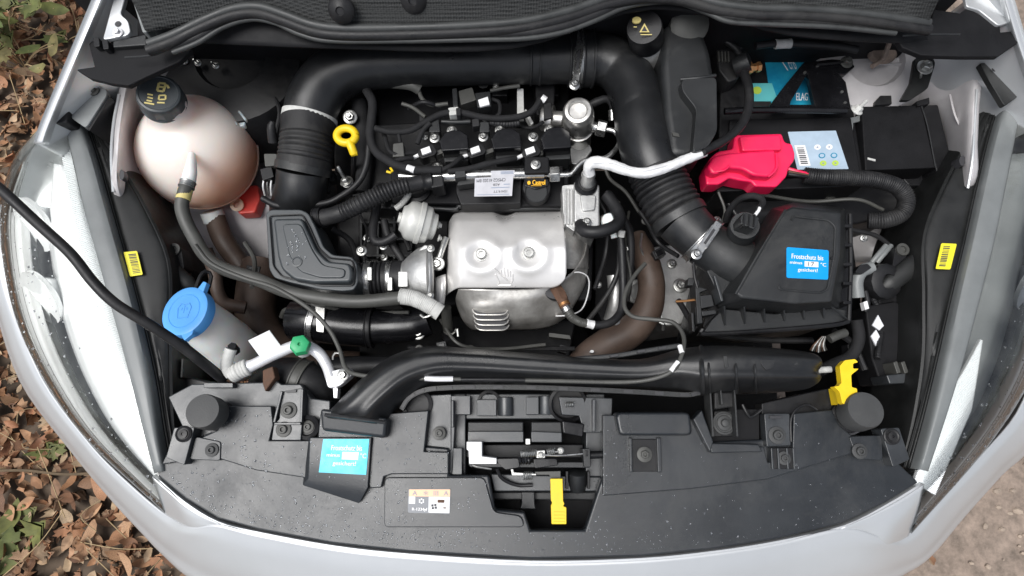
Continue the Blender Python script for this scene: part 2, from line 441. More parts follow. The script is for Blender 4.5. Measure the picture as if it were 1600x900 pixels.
def marks(parent, quad, z, rects, m, name='printed_marks'):
    b = MB()
    for (u0, v0, u1, v1) in rects:
        pts = [on_quad(quad, u0, v0), on_quad(quad, u1, v0), on_quad(quad, u1, v1), on_quad(quad, u0, v1)]
        b.add([W(p[0], p[1], z) for p in pts], [(3, 2, 1, 0)])
    return b.build(name, m, parent, smooth=False)
# ================================================================== ground
def ground():
    b = MB(); N = 90
    xs = [-3.0 + 6.0 * i / N for i in range(N + 1)]; ys = [-2.0 + 5.0 * i / N for i in range(N + 1)]
    ring = [(-60, -60), (60, -60), (60, 60), (-60, 60)]
    vs = []
    for y in ys:
        for x in xs:
            e = min(1, (3 - abs(x)) * 2, (y + 2) * 2, (3 - y) * 2)
            vs.append((x, y, max(0, e) * (.022 * noise.noise(Vector((x * 3, y * 3, 0))) + .008 * noise.noise(Vector((x * 14, y * 14, 2))))))
    fs = [(j * (N + 1) + i, j * (N + 1) + i + 1, (j + 1) * (N + 1) + i + 1, (j + 1) * (N + 1) + i) for j in range(N) for i in range(N)]
    b.add(vs, fs)
    # the sheet runs on to the horizon
    q = [(-3, -2), (3, -2), (3, 3), (-3, 3)]
    for k in range(4):
        a, c = q[k], q[(k + 1) % 4]; A, Cc = ring[k], ring[(k + 1) % 4]
        b.add([(*a, 0), (*c, 0), (*Cc, 0), (*A, 0)], [(0, 1, 2, 3)])
    o = b.build('ground', 'soil'); o['kind'] = 'structure'
    # right-hand half is pale trodden earth, the left dark leaf mould
    m = MAT['soil']; t = m.node_tree; bs = t.nodes['Principled BSDF']
    src = bs.inputs['Base Color'].links[0].from_socket
    tc = t.nodes.new('ShaderNodeTexCoord'); sp = t.nodes.new('ShaderNodeSeparateXYZ'); t.links.new(tc.outputs['Object'], sp.inputs[0])
    r = t.nodes.new('ShaderNodeMapRange'); r.inputs[1].default_value = -.3; r.inputs[2].default_value = .5; t.links.new(sp.outputs[0], r.inputs[0])
    n = t.nodes.new('ShaderNodeTexNoise'); n.inputs['Scale'].default_value = 26; n.inputs['Detail'].default_value = 9; n.inputs['Roughness'].default_value = .7
    t.links.new(tc.outputs['Object'], n.inputs[0])
    cr_ = t.nodes.new('ShaderNodeValToRGB'); cr_.color_ramp.elements[0].color = (.11, .088, .07, 1); cr_.color_ramp.elements[1].color = (.36, .28, .225, 1)
    cr_.color_ramp.elements[0].position = .3; cr_.color_ramp.elements[1].position = .72
    t.links.new(n.outputs[0], cr_.inputs[0])
    mx = t.nodes.new('ShaderNodeMix'); mx.data_type = 'RGBA'
    t.links.new(r.outputs[0], mx.inputs[0]); t.links.new(src, mx.inputs[6]); t.links.new(cr_.outputs[0], mx.inputs[7]); t.links.new(mx.outputs[2], bs.inputs['Base Color'])
    return o
GROUND = ground()

def leaf_shape(kind, size, curl, seed):
    """a leaf: outline and midrib, folded along the midrib and curled; returns vertices and faces"""
    rn = random.Random(seed); L_ = size
    if kind == 'maple':
        an = [(-90, .06), (-60, .42), (-40, .34), (-20, .66), (0, .5), (12, .86), (28, .5), (45, .62), (62, .5), (76, .8), (90, 1.08)]
        half = [(r * math.cos(R(a)) * .62, r * math.sin(R(a)) * .62) for a, r in an]
    else:
        half = [(.5 * .55 * math.sin(math.pi * t) ** .85 * (1 + .06 * math.sin(t * 40)), t - .5) for t in [i / 7 for i in range(8)]]
        half[0] = (0, -.5); half[-1] = (0, .5)
    vs = []; n = len(half)
    c1, c2, fold, tw = curl * rn.uniform(.3, 1.5), curl * rn.uniform(-1, 1), rn.uniform(.1, .7) * curl, rn.uniform(-.6, .6) * curl
    def bend(x, y):
        z = fold * abs(x) + c1 * (y * y) * 1.2 + c2 * x * x * 2 + tw * x * y * 2 + rn.uniform(-.02, .02)
        return (x * L_ * (1 - .25 * abs(fold)), y * L_, z * L_)
    ylo, yhi = half[0][1], half[-1][1]
    mid = [bend(0, half[i][1] if kind != 'maple' else ylo + (yhi - ylo) * i / (n - 1)) for i in range(n)]
    rt = [bend(x, y) for x, y in half]; lf = [bend(-x * rn.uniform(.85, 1.1), y * rn.uniform(.95, 1.03)) for x, y in half]
    vs = mid + rt + lf; fs = []
    for i in range(n - 1):
        fs.append((i, n + i, n + i + 1, i + 1)); fs.append((i, i + 1, 2 * n + i + 1, 2 * n + i))
    return vs, fs
LEAFS = []
for k in range(14):
    kind = 'maple' if k % 3 == 0 else 'oval'
    vs, fs = leaf_shape(kind, 1.0, .75 if k % 2 else .4, 100 + k)
    me = bpy.data.meshes.new('leaf'); me.from_pydata(vs, [], fs); me.materials.append(MAT['dead_leaf'])
    me.polygons.foreach_set('use_smooth', [True] * len(me.polygons))
    LEAFS.append((me, vs, fs))
def scatter():
    rn = random.Random(5)
    # the leaves that show largest, beside the car, one by one
    k = 0; tries = 0
    while k < 280 and tries < 9000:
        tries += 1
        px = rn.uniform(-25, 330); py = rn.uniform(-20, 930)
        edge = 190 - py * .6 if py < 200 else (20 if py < 480 else 20 + (py - 480) * .75)
        if px > edge + 40: continue
        p = W(px, py, 0)
        me = LEAFS[rn.randrange(len(LEAFS))][0]
        o = bpy.data.objects.new('leaf', me); COL.objects.link(o); o.parent = GROUND
        o.location = (p.x, p.y, rn.uniform(.012, .05)); s = rn.choice((.035, .045, .055, .065, .085)) * rn.uniform(.85, 1.15)
        o.scale = (s, s, s); o.rotation_euler = (rn.gauss(0, .45) + (math.pi if rn.random() < .4 else 0), rn.gauss(0, .45), rn.uniform(0, 6.3))
        k += 1
    b = MB()
    for i in range(8000):
        x = rn.uniform(-2.4, -.55); y = rn.uniform(-1.4, 2.2); s = rn.uniform(.02, .06)
        me, vs, fs = LEAFS[rn.randrange(len(LEAFS))]
        m = Matrix.Translation((x, y, rn.uniform(.005, .04))) @ Matrix.Rotation(rn.uniform(0, 6.3), 4, 'Z') @ Matrix.Rotation(rn.gauss(0, .4), 4, 'X') @ Matrix.Scale(s, 4)
        b.add([m @ Vector(v) for v in vs], fs)
    for i in range(120):
        x = rn.uniform(.5, 2.4); y = rn.uniform(-1.4, 2.2); s = rn.uniform(.02, .05)
        me, vs, fs = LEAFS[rn.randrange(len(LEAFS))]
        m = Matrix.Translation((x, y, .02)) @ Matrix.Rotation(rn.uniform(0, 6.3), 4, 'Z') @ Matrix.Scale(s, 4)
        b.add([m @ Vector(v) for v in vs], fs)
    tag(b.build('leaf_litter', 'dead_leaf'), 'brown dead leaves littering the ground beside the car', 'leaf litter', kind='stuff')
    b = MB()
    for i in range(1900):
        x = rn.uniform(.55, 2.2); y = rn.uniform(-1.3, 1.8); s = rn.uniform(.003, .011) * (1 if rn.random() < .9 else 1.8)
        b.lathe((x, y, .008 + s * .2), (rn.gauss(0, .3), rn.gauss(0, .3), 1), [(s * .5, -s * .5), (s, -s * .1), (s * .8, s * .35), (s * .3, s * .55)], 6, sq=(1, rn.uniform(.6, 1)), rot=rn.random() * 6)
    tag(b.build('pebbles', 'pebble'), 'small stones and crumbs of earth on the bare ground', 'pebbles', kind='stuff')
    # dry stalks and twigs among the leaves
    b = MB()
    for i in range(260):
        x = rn.uniform(-2.0, -.6); y = rn.uniform(-1.0, 1.8); a = rn.uniform(0, 6.3); l = rn.uniform(.05, .22)
        p = Vector((x, y, rn.uniform(.02, .05))); q = p + Vector((math.cos(a) * l, math.sin(a) * l, rn.uniform(-.01, .05)))
        mdl = p.lerp(q, .5) + Vector((rn.gauss(0, .015), rn.gauss(0, .015), .01))
        P = spline([p, mdl, q], 3); b.tube(P, [.0012] * len(P), 4)
    tag(b.build('dry_stalks', 'dry_stem'), 'thin dry grass stalks lying among the fallen leaves', 'dry grass', kind='stuff')
scatter()
def twig():
    pts = [(-30, 736, .05), (40, 735, .055), (100, 741, .05), (160, 738, .04)]
    o = MB().path(pts, 2.2, 6).build('twig', 'twig'); tag(o, 'thin straight brown twig lying across the leaf litter', 'twig')
twig()
def weed(px, py, label, n, size, h, seed, spread=.16):
    rn = random.Random(seed); base = W(px, py, 0)
    t = thing('weed_plant', label, 'plant', (base.x, base.y, 0, 0), 'green weeds among the leaves')
    st = MB()
    for k in range(n):
        a = rn.uniform(0, 6.3); rr = rn.uniform(.2, 1) * spread; hh = h * rn.uniform(.45, 1)
        tip = base + Vector((math.cos(a) * rr, math.sin(a) * rr, hh))
        P = spline([base + Vector((rn.gauss(0, .01), rn.gauss(0, .01), -.01)), base.lerp(tip, .5) + Vector((0, 0, hh * .25)), tip], 4)
        st.tube(P, [.0016] * len(P), 5)
        vs, fs = leaf_shape('maple' if rn.random() < .6 else 'oval', size * rn.uniform(.7, 1.2), .35, seed * 50 + k)
        m = Matrix.Translation(tip) @ Matrix.Rotation(rn.uniform(0, 6.3), 4, 'Z') @ Matrix.Rotation(rn.gauss(0, .4), 4, 'X')
        MB().add([m @ Vector(v) for v in vs], fs).build('leaf', 'green_leaf', t)
    st.build('stem', 'dry_stem', t)
weed(50, 830, 'green sprig with pointed leaves by the lower edge of the photo', 7, .085, .05, 3, .07)
weed(95, 710, 'small dark green leaf clump below the bumper corner', 2, .08, .04, 9, .03)
weed(30, 55, 'yellow-green weeds in the upper corner of the photo', 20, .085, .22, 4, .19)
weed(40, 110, 'yellow-green weeds with bent stalks below the corner weeds', 13, .085, .16, 5, .15)
weed(115, 15, 'yellow-green weed tuft close to the fender edge', 7, .09, .14, 6, .09)
# ================================================================== car body
BODY = thing('car_body', 'silver car front with its bonnet open over the engine bay', 'car', (800, 600, .3))
def bodywork():
    # bumper skin: from the trim panel's front edge rolling forward and down
    panel_edge = [(238, 745), (285, 786), (338, 818), (400, 834), (520, 856), (640, 869), (830, 880), (1000, 876), (1120, 864), (1220, 848), (1322, 824), (1390, 790), (1444, 757)]
    left = [((4, 326, .70), (2, 326, .69)), ((2, 380, .698), (-6, 384, .66)), ((18, 470, .695), (6, 474, .64)), ((66, 592, .70), (45, 598, .62)), ((142, 696, .715), (123, 704, .63)), ((208, 762, .73), (183, 777, .64)), ((262, 806, .744), (230, 828, .65))]
    right = [((1414, 838, .744), (1440, 868, .65)), ((1470, 775, .73), (1494, 806, .64)), ((1540, 705, .715), (1548, 746, .63)), ((1600, 625, .70), (1612, 676, .62)), ((1640, 480, .70), (1655, 492, .64)), ((1668, 330, .70), (1675, 330, .67)), ((1660, 240, .75), (1663, 240, .73))]
    front = [((300, 824, .772), (262, 862, .66)), ((340, 820, .7875), (310, 905, .67)), ((400, 834, .788), (385, 940, .67)), ((520, 856, .788), (510, 975, .67)), ((640, 869, .788), (635, 990, .67)), ((830, 880, .788), (830, 998, .67)), ((1000, 876, .788), (1005, 992, .67)), ((1120, 864, .788), (1130, 980, .67)), ((1220, 848, .788), (1240, 960, .67)), ((1318, 826, .7875), (1345, 930, .67)), ((1374, 838, .772), (1396, 898, .66))]
    secs = []
    for a, c in left + front + right:
        A, Cc = V(a), V(c)
        secs.append([A, A.lerp(Cc, .25) + Vector((0, 0, .012)), A.lerp(Cc, .7) + Vector((0, 0, .022)), Cc, Vector((Cc.x * .985, Cc.y * .985 + .004, .45))])
    MB().loft(secs, 5, 6).build('bumper', 'silver_paint', BODY, solid=.003)
    # the horns that run up between headlight tip and trim panel
    for q in ([[(238, 745, .788), (246, 772, .770), (258, 808, .743)], [(262, 766, .788), (268, 788, .775), (276, 820, .752)], [(285, 786, .788), (290, 806, .780), (298, 832, .766)], [(312, 804, .788), (315, 814, .785), (319, 828, .780)], [(345, 820, .7875), (346, 822, .786), (347, 825, .784)]],
              [[(1444, 757, .788), (1436, 795, .770), (1420, 842, .742)], [(1418, 774, .788), (1414, 810, .775), (1404, 850, .752)], [(1390, 790, .788), (1388, 820, .780), (1384, 856, .762)], [(1356, 808, .788), (1356, 820, .784), (1354, 836, .777)], [(1314, 826, .7875), (1314, 829, .786), (1313, 832, .784)]]):
        MB().loft([[V(r[0]) + Vector((0, 0, .0006)), V(r[1]), V(r[2]) + Vector((0, 0, -.004)), V(r[2]) + Vector((0, -.012, -.030))] for r in q], 5, 5).build('bumper_horn', 'silver_paint', BODY, solid=.002)
    # rolled inner lip of the bumper, under the panel
    lip = MB(); rows = []
    for (x, y) in panel_edge:
        p = W(x, y, .788); n = Vector(((x - 800) / 600 * .75, -1, 0)).normalized()
        rows.append([p + Vector((0, 0, -.0005)), p - n * .004 + Vector((0, 0, -.004)), p - n * .005 + Vector((0, 0, -.03))])
    lip.loft(rows, 4, 3).build('bumper_lip', 'silver_paint', BODY, solid=.002)
    # fenders: crest line, gutter towards the bay and the outside falling away
    for cr_ in ([(172, -45, .93), (154, 0, .915), (114, 95, .885), (74, 191, .845), (62, 225, .83)], [(1560, -45, .93), (1574, 0, .915), (1592, 60, .89), (1622, 150, .855), (1632, 190, .84)]):
        ss = []; sg = 1 if cr_[0][0] < 800 else -1
        for (x, y, z) in cr_:
            c0 = W(x, y, z)
            ss.append([c0 + Vector((sg * .05, 0, -.35)), c0 + Vector((-sg * .002, 0, -.03)), W(x - sg * 3, y, z - .004), W(x + sg * 2, y, z), W(x + sg * 6, y, z - .004), W(x + sg * 16, y + 1, z - .022), W(x + sg * 30, y + 4, z - .05), W(x + sg * 34, y + 4, z - .12)])
        MB().loft(ss, 6, 4).build('fender', 'silver_paint', BODY, solid=.0015)
    # inner wings, silver sheet with a folded flange
    secs = [[(196, 100, .80), (208, 104, .80), (240, 100, .76), (300, 96, .745), (370, 100, .74), (440, 110, .70)],
            [(182, 160, .80), (196, 165, .80), (225, 160, .74), (280, 150, .69), (350, 150, .68), (440, 150, .66)],
            [(174, 230, .80), (188, 232, .80), (212, 228, .73), (260, 230, .62), (340, 230, .58), (440, 220, .56)],
            [(177, 300, .79), (190, 300, .788), (225, 305, .72), (270, 310, .65), (340, 310, .615), (440, 300, .595)],
            [(205, 345, .70), (225, 345, .695), (255, 350, .65), (300, 350, .615), (350, 350, .60), (440, 350, .58)],
            [(250, 420, .62), (270, 420, .62), (300, 420, .595), (330, 420, .57), (370, 420, .555), (440, 420, .54)]]
    o = MB().loft([[V(p) for p in q] for q in secs], 6, 5).build('inner_wing', 'wing_paint', BODY, solid=.002)
    o['label'] = 'silver inner wing behind the coolant tank'
    for (x, y, z, rx, ry) in ((214, 257, .722, 6, 8), (190, 273, .8, 4, 8)):
        MB().prism(oval(x, y, rx, ry, 18), z + .006, z - .004).build('drain_hole', 'wing_dark', BODY)
    # flange lip
    MB().path([(186, 148, .803), (178, 190, .803), (174, 240, .803), (177, 300, .794)], 2.2, 8).build('flange_edge', 'silver_paint', BODY)
    secs = [[(1545, 90, .80), (1530, 96, .80), (1490, 96, .78), (1440, 96, .76), (1390, 100, .75), (1310, 100, .74)],
            [(1532, 150, .80), (1518, 150, .80), (1488, 150, .76), (1440, 150, .72), (1390, 150, .68), (1310, 150, .66)],
            [(1528, 220, .80), (1514, 220, .80), (1490, 220, .755), (1450, 220, .66), (1400, 220, .62), (1320, 220, .6)],
            [(1524, 285, .79), (1508, 290, .785), (1480, 300, .73), (1440, 305, .64), (1390, 310, .6), (1320, 310, .58)],
            [(1480, 335, .70), (1462, 338, .695), (1440, 342, .65), (1410, 350, .6), (1370, 350, .58), (1320, 350, .56)],
            [(1440, 400, .62), (1425, 405, .61), (1400, 410, .58), (1370, 410, .56), (1340, 410, .54), (1310, 410, .52)]]
    o = MB().loft([[V(p) for p in q] for q in secs], 6, 5).build('inner_wing', 'wing_paint', BODY, solid=.002)
    o['label'] = 'silver inner wing beside the black battery box'
    MB().prism(oval(1504, 251, 5, 8, 18), .79, .77).build('drain_hole', 'wing_dark', BODY)
    MB().path([(1526, 140, .803), (1522, 200, .803), (1519, 250, .803), (1512, 294, .79)], 2.2, 8).build('flange_edge', 'silver_paint', BODY)
    MB().path([(1484, 148, .765), (1492, 180, .768), (1506, 212, .775), (1502, 230, .77)], 1.6, 6).build('swage_line', 'wing_paint', BODY)
    # strut towers
    p = W(365, 95, .74)
    MB().lathe(p, (0.05, -.08, 1), [(.15, -.1), (.135, -.02), (.115, .008), (.06, .016), (.055, .004), (.01, .004)], 40).build('strut_tower', 'black', BODY)
    for (x, y) in ((288, 95), (309, 98), (337, 102), (371, 74)):
        bolt(BODY, x, y, .762, 4.5, 'zinc', (.1, -.3, 1), 'strut_stud', rod=.018)
    p = W(1362, 96, .745)
    MB().lathe(p, (-.05, -.12, 1), [(.12, -.12), (.105, -.02), (.09, .006), (.05, .012), (.045, .002), (.01, .002)], 40).build('strut_tower', 'wing_paint', BODY)
    MB().lathe(W(1378, 86, .762), (-.05, -.2, 1), [(.02, 0), (.019, .004), (.016, .008), (.008, .009)], 24, sq=(1.2, .8)).build('strut_cap', 'strut_rust', BODY)
    MB().path([(1390, 66, .80), (1385, 80, .79), (1380, 92, .775), (1362, 104, .77)], 4, 8).build('strut_rod', 'strut_rust', BODY)
    # firewall, bay floor and dark side walls
    a, c = W(150, 60, .80), W(1460, 60, .80)
    MB().box(((a.x + c.x) / 2, .63, .60), (c.x - a.x - .06, .02, .62)).build('firewall', 'black_matt', BODY)
    MB().box((0, .28, .27), (1.2, .68, .02)).build('undertray', 'black_matt', BODY)
    MB().box((0, -.10, .46), (1.15, .03, .40)).build('radiator', 'black_matt', BODY)
    for sg in (-1, 1):
        MB().box((sg * .62, .30, .45), (.02, .5, .30)).build('wheel_arch', 'black_matt', BODY)
    # scuttle panel behind the seal
    MB().loft([[V(p) for p in q] for q in ([(215, 62, .885), (215, 20, .90), (215, -30, .9)], [(520, 75, .90), (520, 40, .905), (520, -30, .90)], [(800, 75, .90), (800, 40, .905), (800, -30, .9)], [(1020, 14, .90), (1020, -5, .905), (1020, -40, .9)], [(1240, 55, .90), (1240, 20, .905), (1240, -30, .9)], [(1450, 70, .885), (1450, 25, .90), (1450, -30, .9)])], 5, 4).build('scuttle_panel', 'black_matt', BODY, solid=.004)
bodywork()

def bonnet():
    t = thing('bonnet', 'raised bonnet lined with dark padded insulation above the black seal', 'bonnet', (800, 0, .92))
    # the lining starts just behind the seal and leans up and back
    lo = [(232, 40), (330, 22), (420, 4), (520, 34), (640, 40), (800, 34), (900, 16), (1000, -8), (1110, -2), (1250, 12), (1440, 34)]
    rows = []
    for (x, y) in lo:
        p = W(x, y + 8, .915); r = [p]
        for (d, h) in ((.03, .035), (.09, .13), (.25, .45), (.36, .75)):
            r.append(Vector((p.x * (1 + .25 * h), .56 + d + (p.y - .56) * (1 - h), .915 + h)))
        rows.append(r)
    MB().loft(rows, 5, 6).build('insulation_pad', 'insulation', t, solid=.012)
    rows = []
    for k in range(9):
        x = -.66 + 1.32 * k / 8; r = []
        for (d, h) in ((.0, 0), (.05, .12), (.22, .45), (.33, .78), (.30, .84)):
            bow = .05 * (1 - (x / .66) ** 2)
            r.append(Vector((x, .625 + d + bow, .94 + h)))
        rows.append(r)
    MB().loft(rows, 4, 6).build('skin', 'silver_paint', t, solid=.003)
    for (x, y) in ((533, 16), (646, 0)):
        p = W(x, y, .955)
        MB().lathe(p, (0, -.72, .69), [(.018, -.004), (.018, 0), (.014, .005), (.006, .008), (.0045, .006), (.001, .006)], 24).build('clip', 'rubber', t)
bonnet()
# ================================================================== front trim panel (slam panel cover)
def screw(parent, px, py, z, r, m='zinc', name='screw', socket=True):
    p = W(px, py, z); s = mpp(p) * r
    b = MB().lathe(p, (0, 0, 1), [(s * 1.5, -.001), (s * 1.5, .001), (s * 1.05, .0018)], 24)
    b.lathe(p, (0, 0, 1), [(s * .85, 0), (s * .85, s * .7), (s * .7, s * .85), (s * .42, s * .85), (s * .36, s * .45), (s * .02, s * .45)], 6 if not socket else 16, rot=.4)
    return b.build(name, m, parent, bevel=s * .05)
def push_pin(parent, px, py, z, r):
    p = W(px, py, z); s = mpp(p) * r
    b = MB().lathe(p, (0, 0, 1), [(s * 1.6, -.001), (s * 1.6, .0012), (s * 1.35, .002), (s * 1.2, .0012), (s * .9, .0012), (s * .85, .003), (s * .3, .0034), (s * .25, .002)], 24)
    return b.build('push_pin', 'black', parent)
def front_panel():
    t = thing('front_trim_panel', 'long black plastic trim panel wet with raindrops behind the bumper', 'trim panel', (800, 780, .70)); t['kind'] = 'thing'
    front = [(1437, 754), (1386, 785), (1318, 818), (1218, 842), (1120, 858), (1000, 870), (830, 874), (640, 863), (520, 850), (402, 828), (340, 811), (289, 780), (243, 742)]
    gap = [(702, 742), (764, 742), (774, 796), (820, 800), (829, 828), (914, 828), (941, 745), (941, 700)]
    # lower lip, the whole front
    lip = [(243, 742), (262, 702), (345, 668), (500, 690), (600, 690), (702, 700)] + gap + [(1100, 690), (1345, 680), (1380, 700), (1437, 754)] + front[1:-1]
    MB().prism(lip, .7905, .772).build('front_lip', 'panel', t, bevel=.0035)
    # upper deck, one step higher, left and right of the latch
    left = [(252, 726), (263, 702), (300, 690), (340, 672), (356, 634), (424, 634), (427, 664), (421, 688), (496, 688), (500, 646), (604, 646), (670, 641), (663, 705), (701, 706), (701, 741), (612, 741), (600, 745), (596, 762), (578, 763), (575, 756), (478, 747), (400, 735), (330, 713)]
    MB().prism(left, .800, .785).build('deck', 'panel', t, bevel=.0018)
    right = [(942, 648), (1000, 649), (1079, 652), (1098, 690), (1194, 698), (1200, 722), (1238, 722), (1240, 646), (1300, 640), (1312, 664), (1342, 690), (1378, 700), (1330, 709), (1200, 749), (1080, 764), (942, 775)]
    MB().prism(right, .800, .785).build('deck', 'panel', t, bevel=.0018)
    # label plate and the wedge under the duct mouth
    MB().prism(rnd([(601, 746), (757, 746), (772, 800), (815, 806), (820, 824), (600, 824)], 8), .7945, .785).build('label_plate', 'panel', t, bevel=.0015)
    a = [W(*p) for p in ((484, 683, .8065), (581, 683, .8065), (576, 762, .8065), (481, 748, .8065))]
    c = [W(*p) for p in ((480, 684, .79), (586, 684, .79), (562, 788, .7955), (472, 759, .7955))]
    MB().hexa(a[::-1], c[::-1]).build('wedge', 'panel', t, bevel=.002)
    # moulded pad with a recess for a screw, right of the latch
    MB().prism(rnd([(962, 644), (1078, 644), (1082, 680), (968, 680)], 9), .812, .79, 1.06).build('raised_pad', 'panel', t, bevel=.004)
    MB().prism([(985, 686), (1030, 686), (1031, 737), (986, 737)], .803, .79).build('screw_pocket', 'black', t, bevel=.001)
    for q in ([(983, 684), (988, 684), (989, 738), (984, 738)], [(1026, 684), (1033, 684), (1034, 738), (1028, 738)]):
        MB().prism(q, .8065, .79).build('pocket_wall', 'panel', t, bevel=.0012)
    screw(t, 1007, 710, .8045, 8, 'hose_grey', socket=False)
    # right corner housing around the duct bracket
    MB().prism([(1083, 655), (1097, 640), (1115, 690), (1110, 708)], .812, .79).build('pocket_wall', 'panel', t, bevel=.002)
    MB().prism([(1106, 692), (1186, 694), (1192, 706), (1112, 708)], .808, .79).build('pocket_wall', 'panel', t, bevel=.002)
    MB().prism([(1110, 640), (1186, 640), (1186, 692), (1112, 690)], .786, .77).build('pocket_floor', 'black_matt', t)
    # left screw unit
    u = MB().prism(rnd([(440, 612), (474, 606), (474, 640), (470, 688), (424, 688), (428, 660), (436, 655)], 2), .803, .785).build('fixing_clip', 'panel_frame', t, bevel=.0012)
    for q in ([(438, 611), (442, 611), (430, 660), (426, 660)], [(470, 608), (474, 608), (472, 660), (468, 660)], [(428, 660), (470, 660), (470, 664), (428, 664)]):
        MB().prism(q, .808, .79).build('clip_rail', 'panel_frame', u, bevel=.001)
    MB().prism([(447, 610), (463, 609), (462, 613), (447, 614)], .806, .79).build('clip_slot', 'wing_dark', u)
    screw(t, 451, 641, .804, 8.5, 'hose_grey'); screw(t, 443, 671, .804, 8, 'hose_grey'); 
    MB().lathe(W(481, 668, .795), (0, 0, 1), [(.017, 0), (.017, .004), (.012, .006), (.010, .002), (.001, .002)], 24).build('grommet', 'black', t)
    screw(t, 481, 667, .797, 6.5, 'hose_grey')
    screw(t, 686, 677, .7925, 7, 'hose_grey'); 
    # right screw unit
    u = MB().prism(rnd([(1194, 646), (1234, 646), (1236, 696), (1198, 698)], 3), .803, .785).build('fixing_clip', 'panel_frame', t, bevel=.0012)
    MB().prism([(1203, 650), (1222, 650), (1222, 654), (1203, 654)], .806, .79).build('clip_slot', 'wing_dark', u)
    MB().prism([(1204, 700), (1240, 699), (1244, 733), (1210, 733)], .802, .785).build('clip_foot', 'black', u, bevel=.0012)
    for x in (1206, 1216, 1230, 1240):
        MB().prism([(x - 1.5, 700), (x + 1.5, 700), (x + 3.5, 733), (x + .5, 733)], .806, .79).build('clip_rail', 'panel_frame', u, bevel=.0008)
    screw(t, 1214, 680, .804, 9, 'buffer'); screw(t, 1225, 716, .804, 7, 'buffer')
    MB().path([(1236, 690, .803), (1236, 655, .804), (1246, 638, .804), (1262, 632, .804), (1277, 640, .804)], 2, 8).build('moulded_rib', 'black', t)
    # corner screws with their tabs
    for (x, y, r, q) in ((331, 703, 7, [(305, 682), (345, 690), (344, 720), (296, 718)]), (1343, 705, 8, [(1326, 682), (1378, 680), (1380, 720), (1340, 716)])):
        MB().prism(rnd(q, 5), .802, .79).build('tab', 'panel', t, bevel=.0012); screw(t, x, y, .803, r, 'buffer')
    for q, (x, y) in (([(272, 668), (304, 668), (288, 727), (259, 715)], (287, 678)), ([(1376, 670), (1405, 668), (1422, 718), (1395, 730)], (1393, 682))):
        MB().prism(rnd(q, 3), .81, .785).build('end_tab', 'panel_frame', t, bevel=.0015); push_pin(t, x, y, .811, 8)
    # stickers
    q = [(505, 686), (577, 686), (572, 742), (498, 738)]
    s = patch(t, 'sticker', q, .807, 'sticker_cyan'); s['label'] = 'cyan antifreeze sticker with white print'
    z = .8083
    lettering(s, 'Frostschutz bis', q, z, .2, .18, .86, .33, 'white', bold=.006)
    lettering(s, 'minus', q, z, .12, .42, .40, .52, 'white', bold=.006)
    marks(s, q, z, [(.45, .37, .80, .59)], 'white', 'write_in_box'); lettering(s, '°C', q, z, .84, .4, .96, .54, 'white', bold=.006)
    lettering(s, 'gesichert!', q, z, .27, .64, .76, .80, 'white', bold=.006)
    q = [(638, 764), (704, 764), (703, 803), (637, 801)]
    s = patch(t, 'sticker', q, .7947, 'sticker_grey', rr=3); s['label'] = 'grey and orange refrigerant warning label with small symbols'
    z = .7957
    marks(s, q, z, [(.02, .02, .99, .31)], 'orange_pale', 'warning_band'); marks(s, q, z, [(.02, .32, .17, .62)], 'white', 'white_square')
    marks(s, q, z, [(.49, .32, .985, .97)], 'white', 'white_field')
    z = .7962
    lettering(s, 'R-1234yf', q, z, .10, .78, .46, .94, 'white', bold=.008)
    for (u, ch) in ((.10, 'A'), (.36, '*'), (.6, 'III'), (.84, 'A')): lettering(s, ch, q, z, u, .08, u + .11, .27, 'ink_pale', name='warning_symbol')
    for k in range(6):       # snowflake
        a = k * math.pi / 6 * 2 + .5; cx, cy = .32, .5
        marks(s, q, z, [(cx + .05 * math.cos(a) - .018, cy + .08 * math.sin(a) - .03, cx + .05 * math.cos(a) + .018, cy + .08 * math.sin(a) + .03)], 'white', 'snowflake_arm')
    for k in range(4):       # fan
        a = k * math.pi / 2 + .6; cx, cy = .62, .72
        marks(s, q, z, [(cx + .05 * math.cos(a) - .025, cy + .08 * math.sin(a) - .045, cx + .05 * math.cos(a) + .025, cy + .08 * math.sin(a) + .045)], 'ink', 'fan_blade')
    marks(s, q, z, [(.70, .44, .86, .56), (.84, .74, .9, .79)], 'rust', 'glove_mark')
    # metal crossmember behind and below the panel
    fr = [(262, 620), (300, 600), (410, 597), (426, 590), (440, 600), (470, 600), (486, 622), (516, 626), (516, 690), (300, 700)]
    MB().prism(fr, .788, .76).build('crossmember', 'panel_frame', t, bevel=.002)
    fr = [(630, 650), (642, 629), (668, 617), (706, 615), (706, 705), (664, 705), (668, 646)]
    MB().prism(fr, .783, .75).build('crossmember', 'panel_frame', t, bevel=.002)
    MB().lathe(W(652, 632, .785), (0, 0, 1), [(.022, 0), (.022, .003), (.017, .004), (.016, -.002), (.001, -.002)], 28).build('grommet', 'black', t)
    fr = [(1190, 630), (1255, 615), (1300, 606), (1330, 620), (1340, 690), (1190, 700)]
    MB().prism(fr, .787, .76).build('crossmember', 'black', t, bevel=.002)
    # raindrops
    rn = random.Random(3); d = MB()
    def drop(px, py, z, r):
        p = W(px, py, z); s_ = r * mpp(p)
        d.lathe(p, (0, 0, 1), [(s_, 0), (s_ * .95, s_ * .3), (s_ * .65, s_ * .58), (s_ * .2, s_ * .68)], 9, sq=(1, rn.uniform(.75, 1.2)), rot=rn.random())
    def inside(x, y, poly):
        c = False
        for i in range(len(poly)):
            (x1, y1), (x2, y2) = poly[i][:2], poly[i - 1][:2]
            if (y1 > y) != (y2 > y) and x < (x2 - x1) * (y - y1) / (y2 - y1) + x1: c = not c
        return c
    plate = [(601, 748), (757, 748), (770, 798), (601, 822)]; wedge = [(484, 685), (578, 685), (574, 760), (483, 746)]
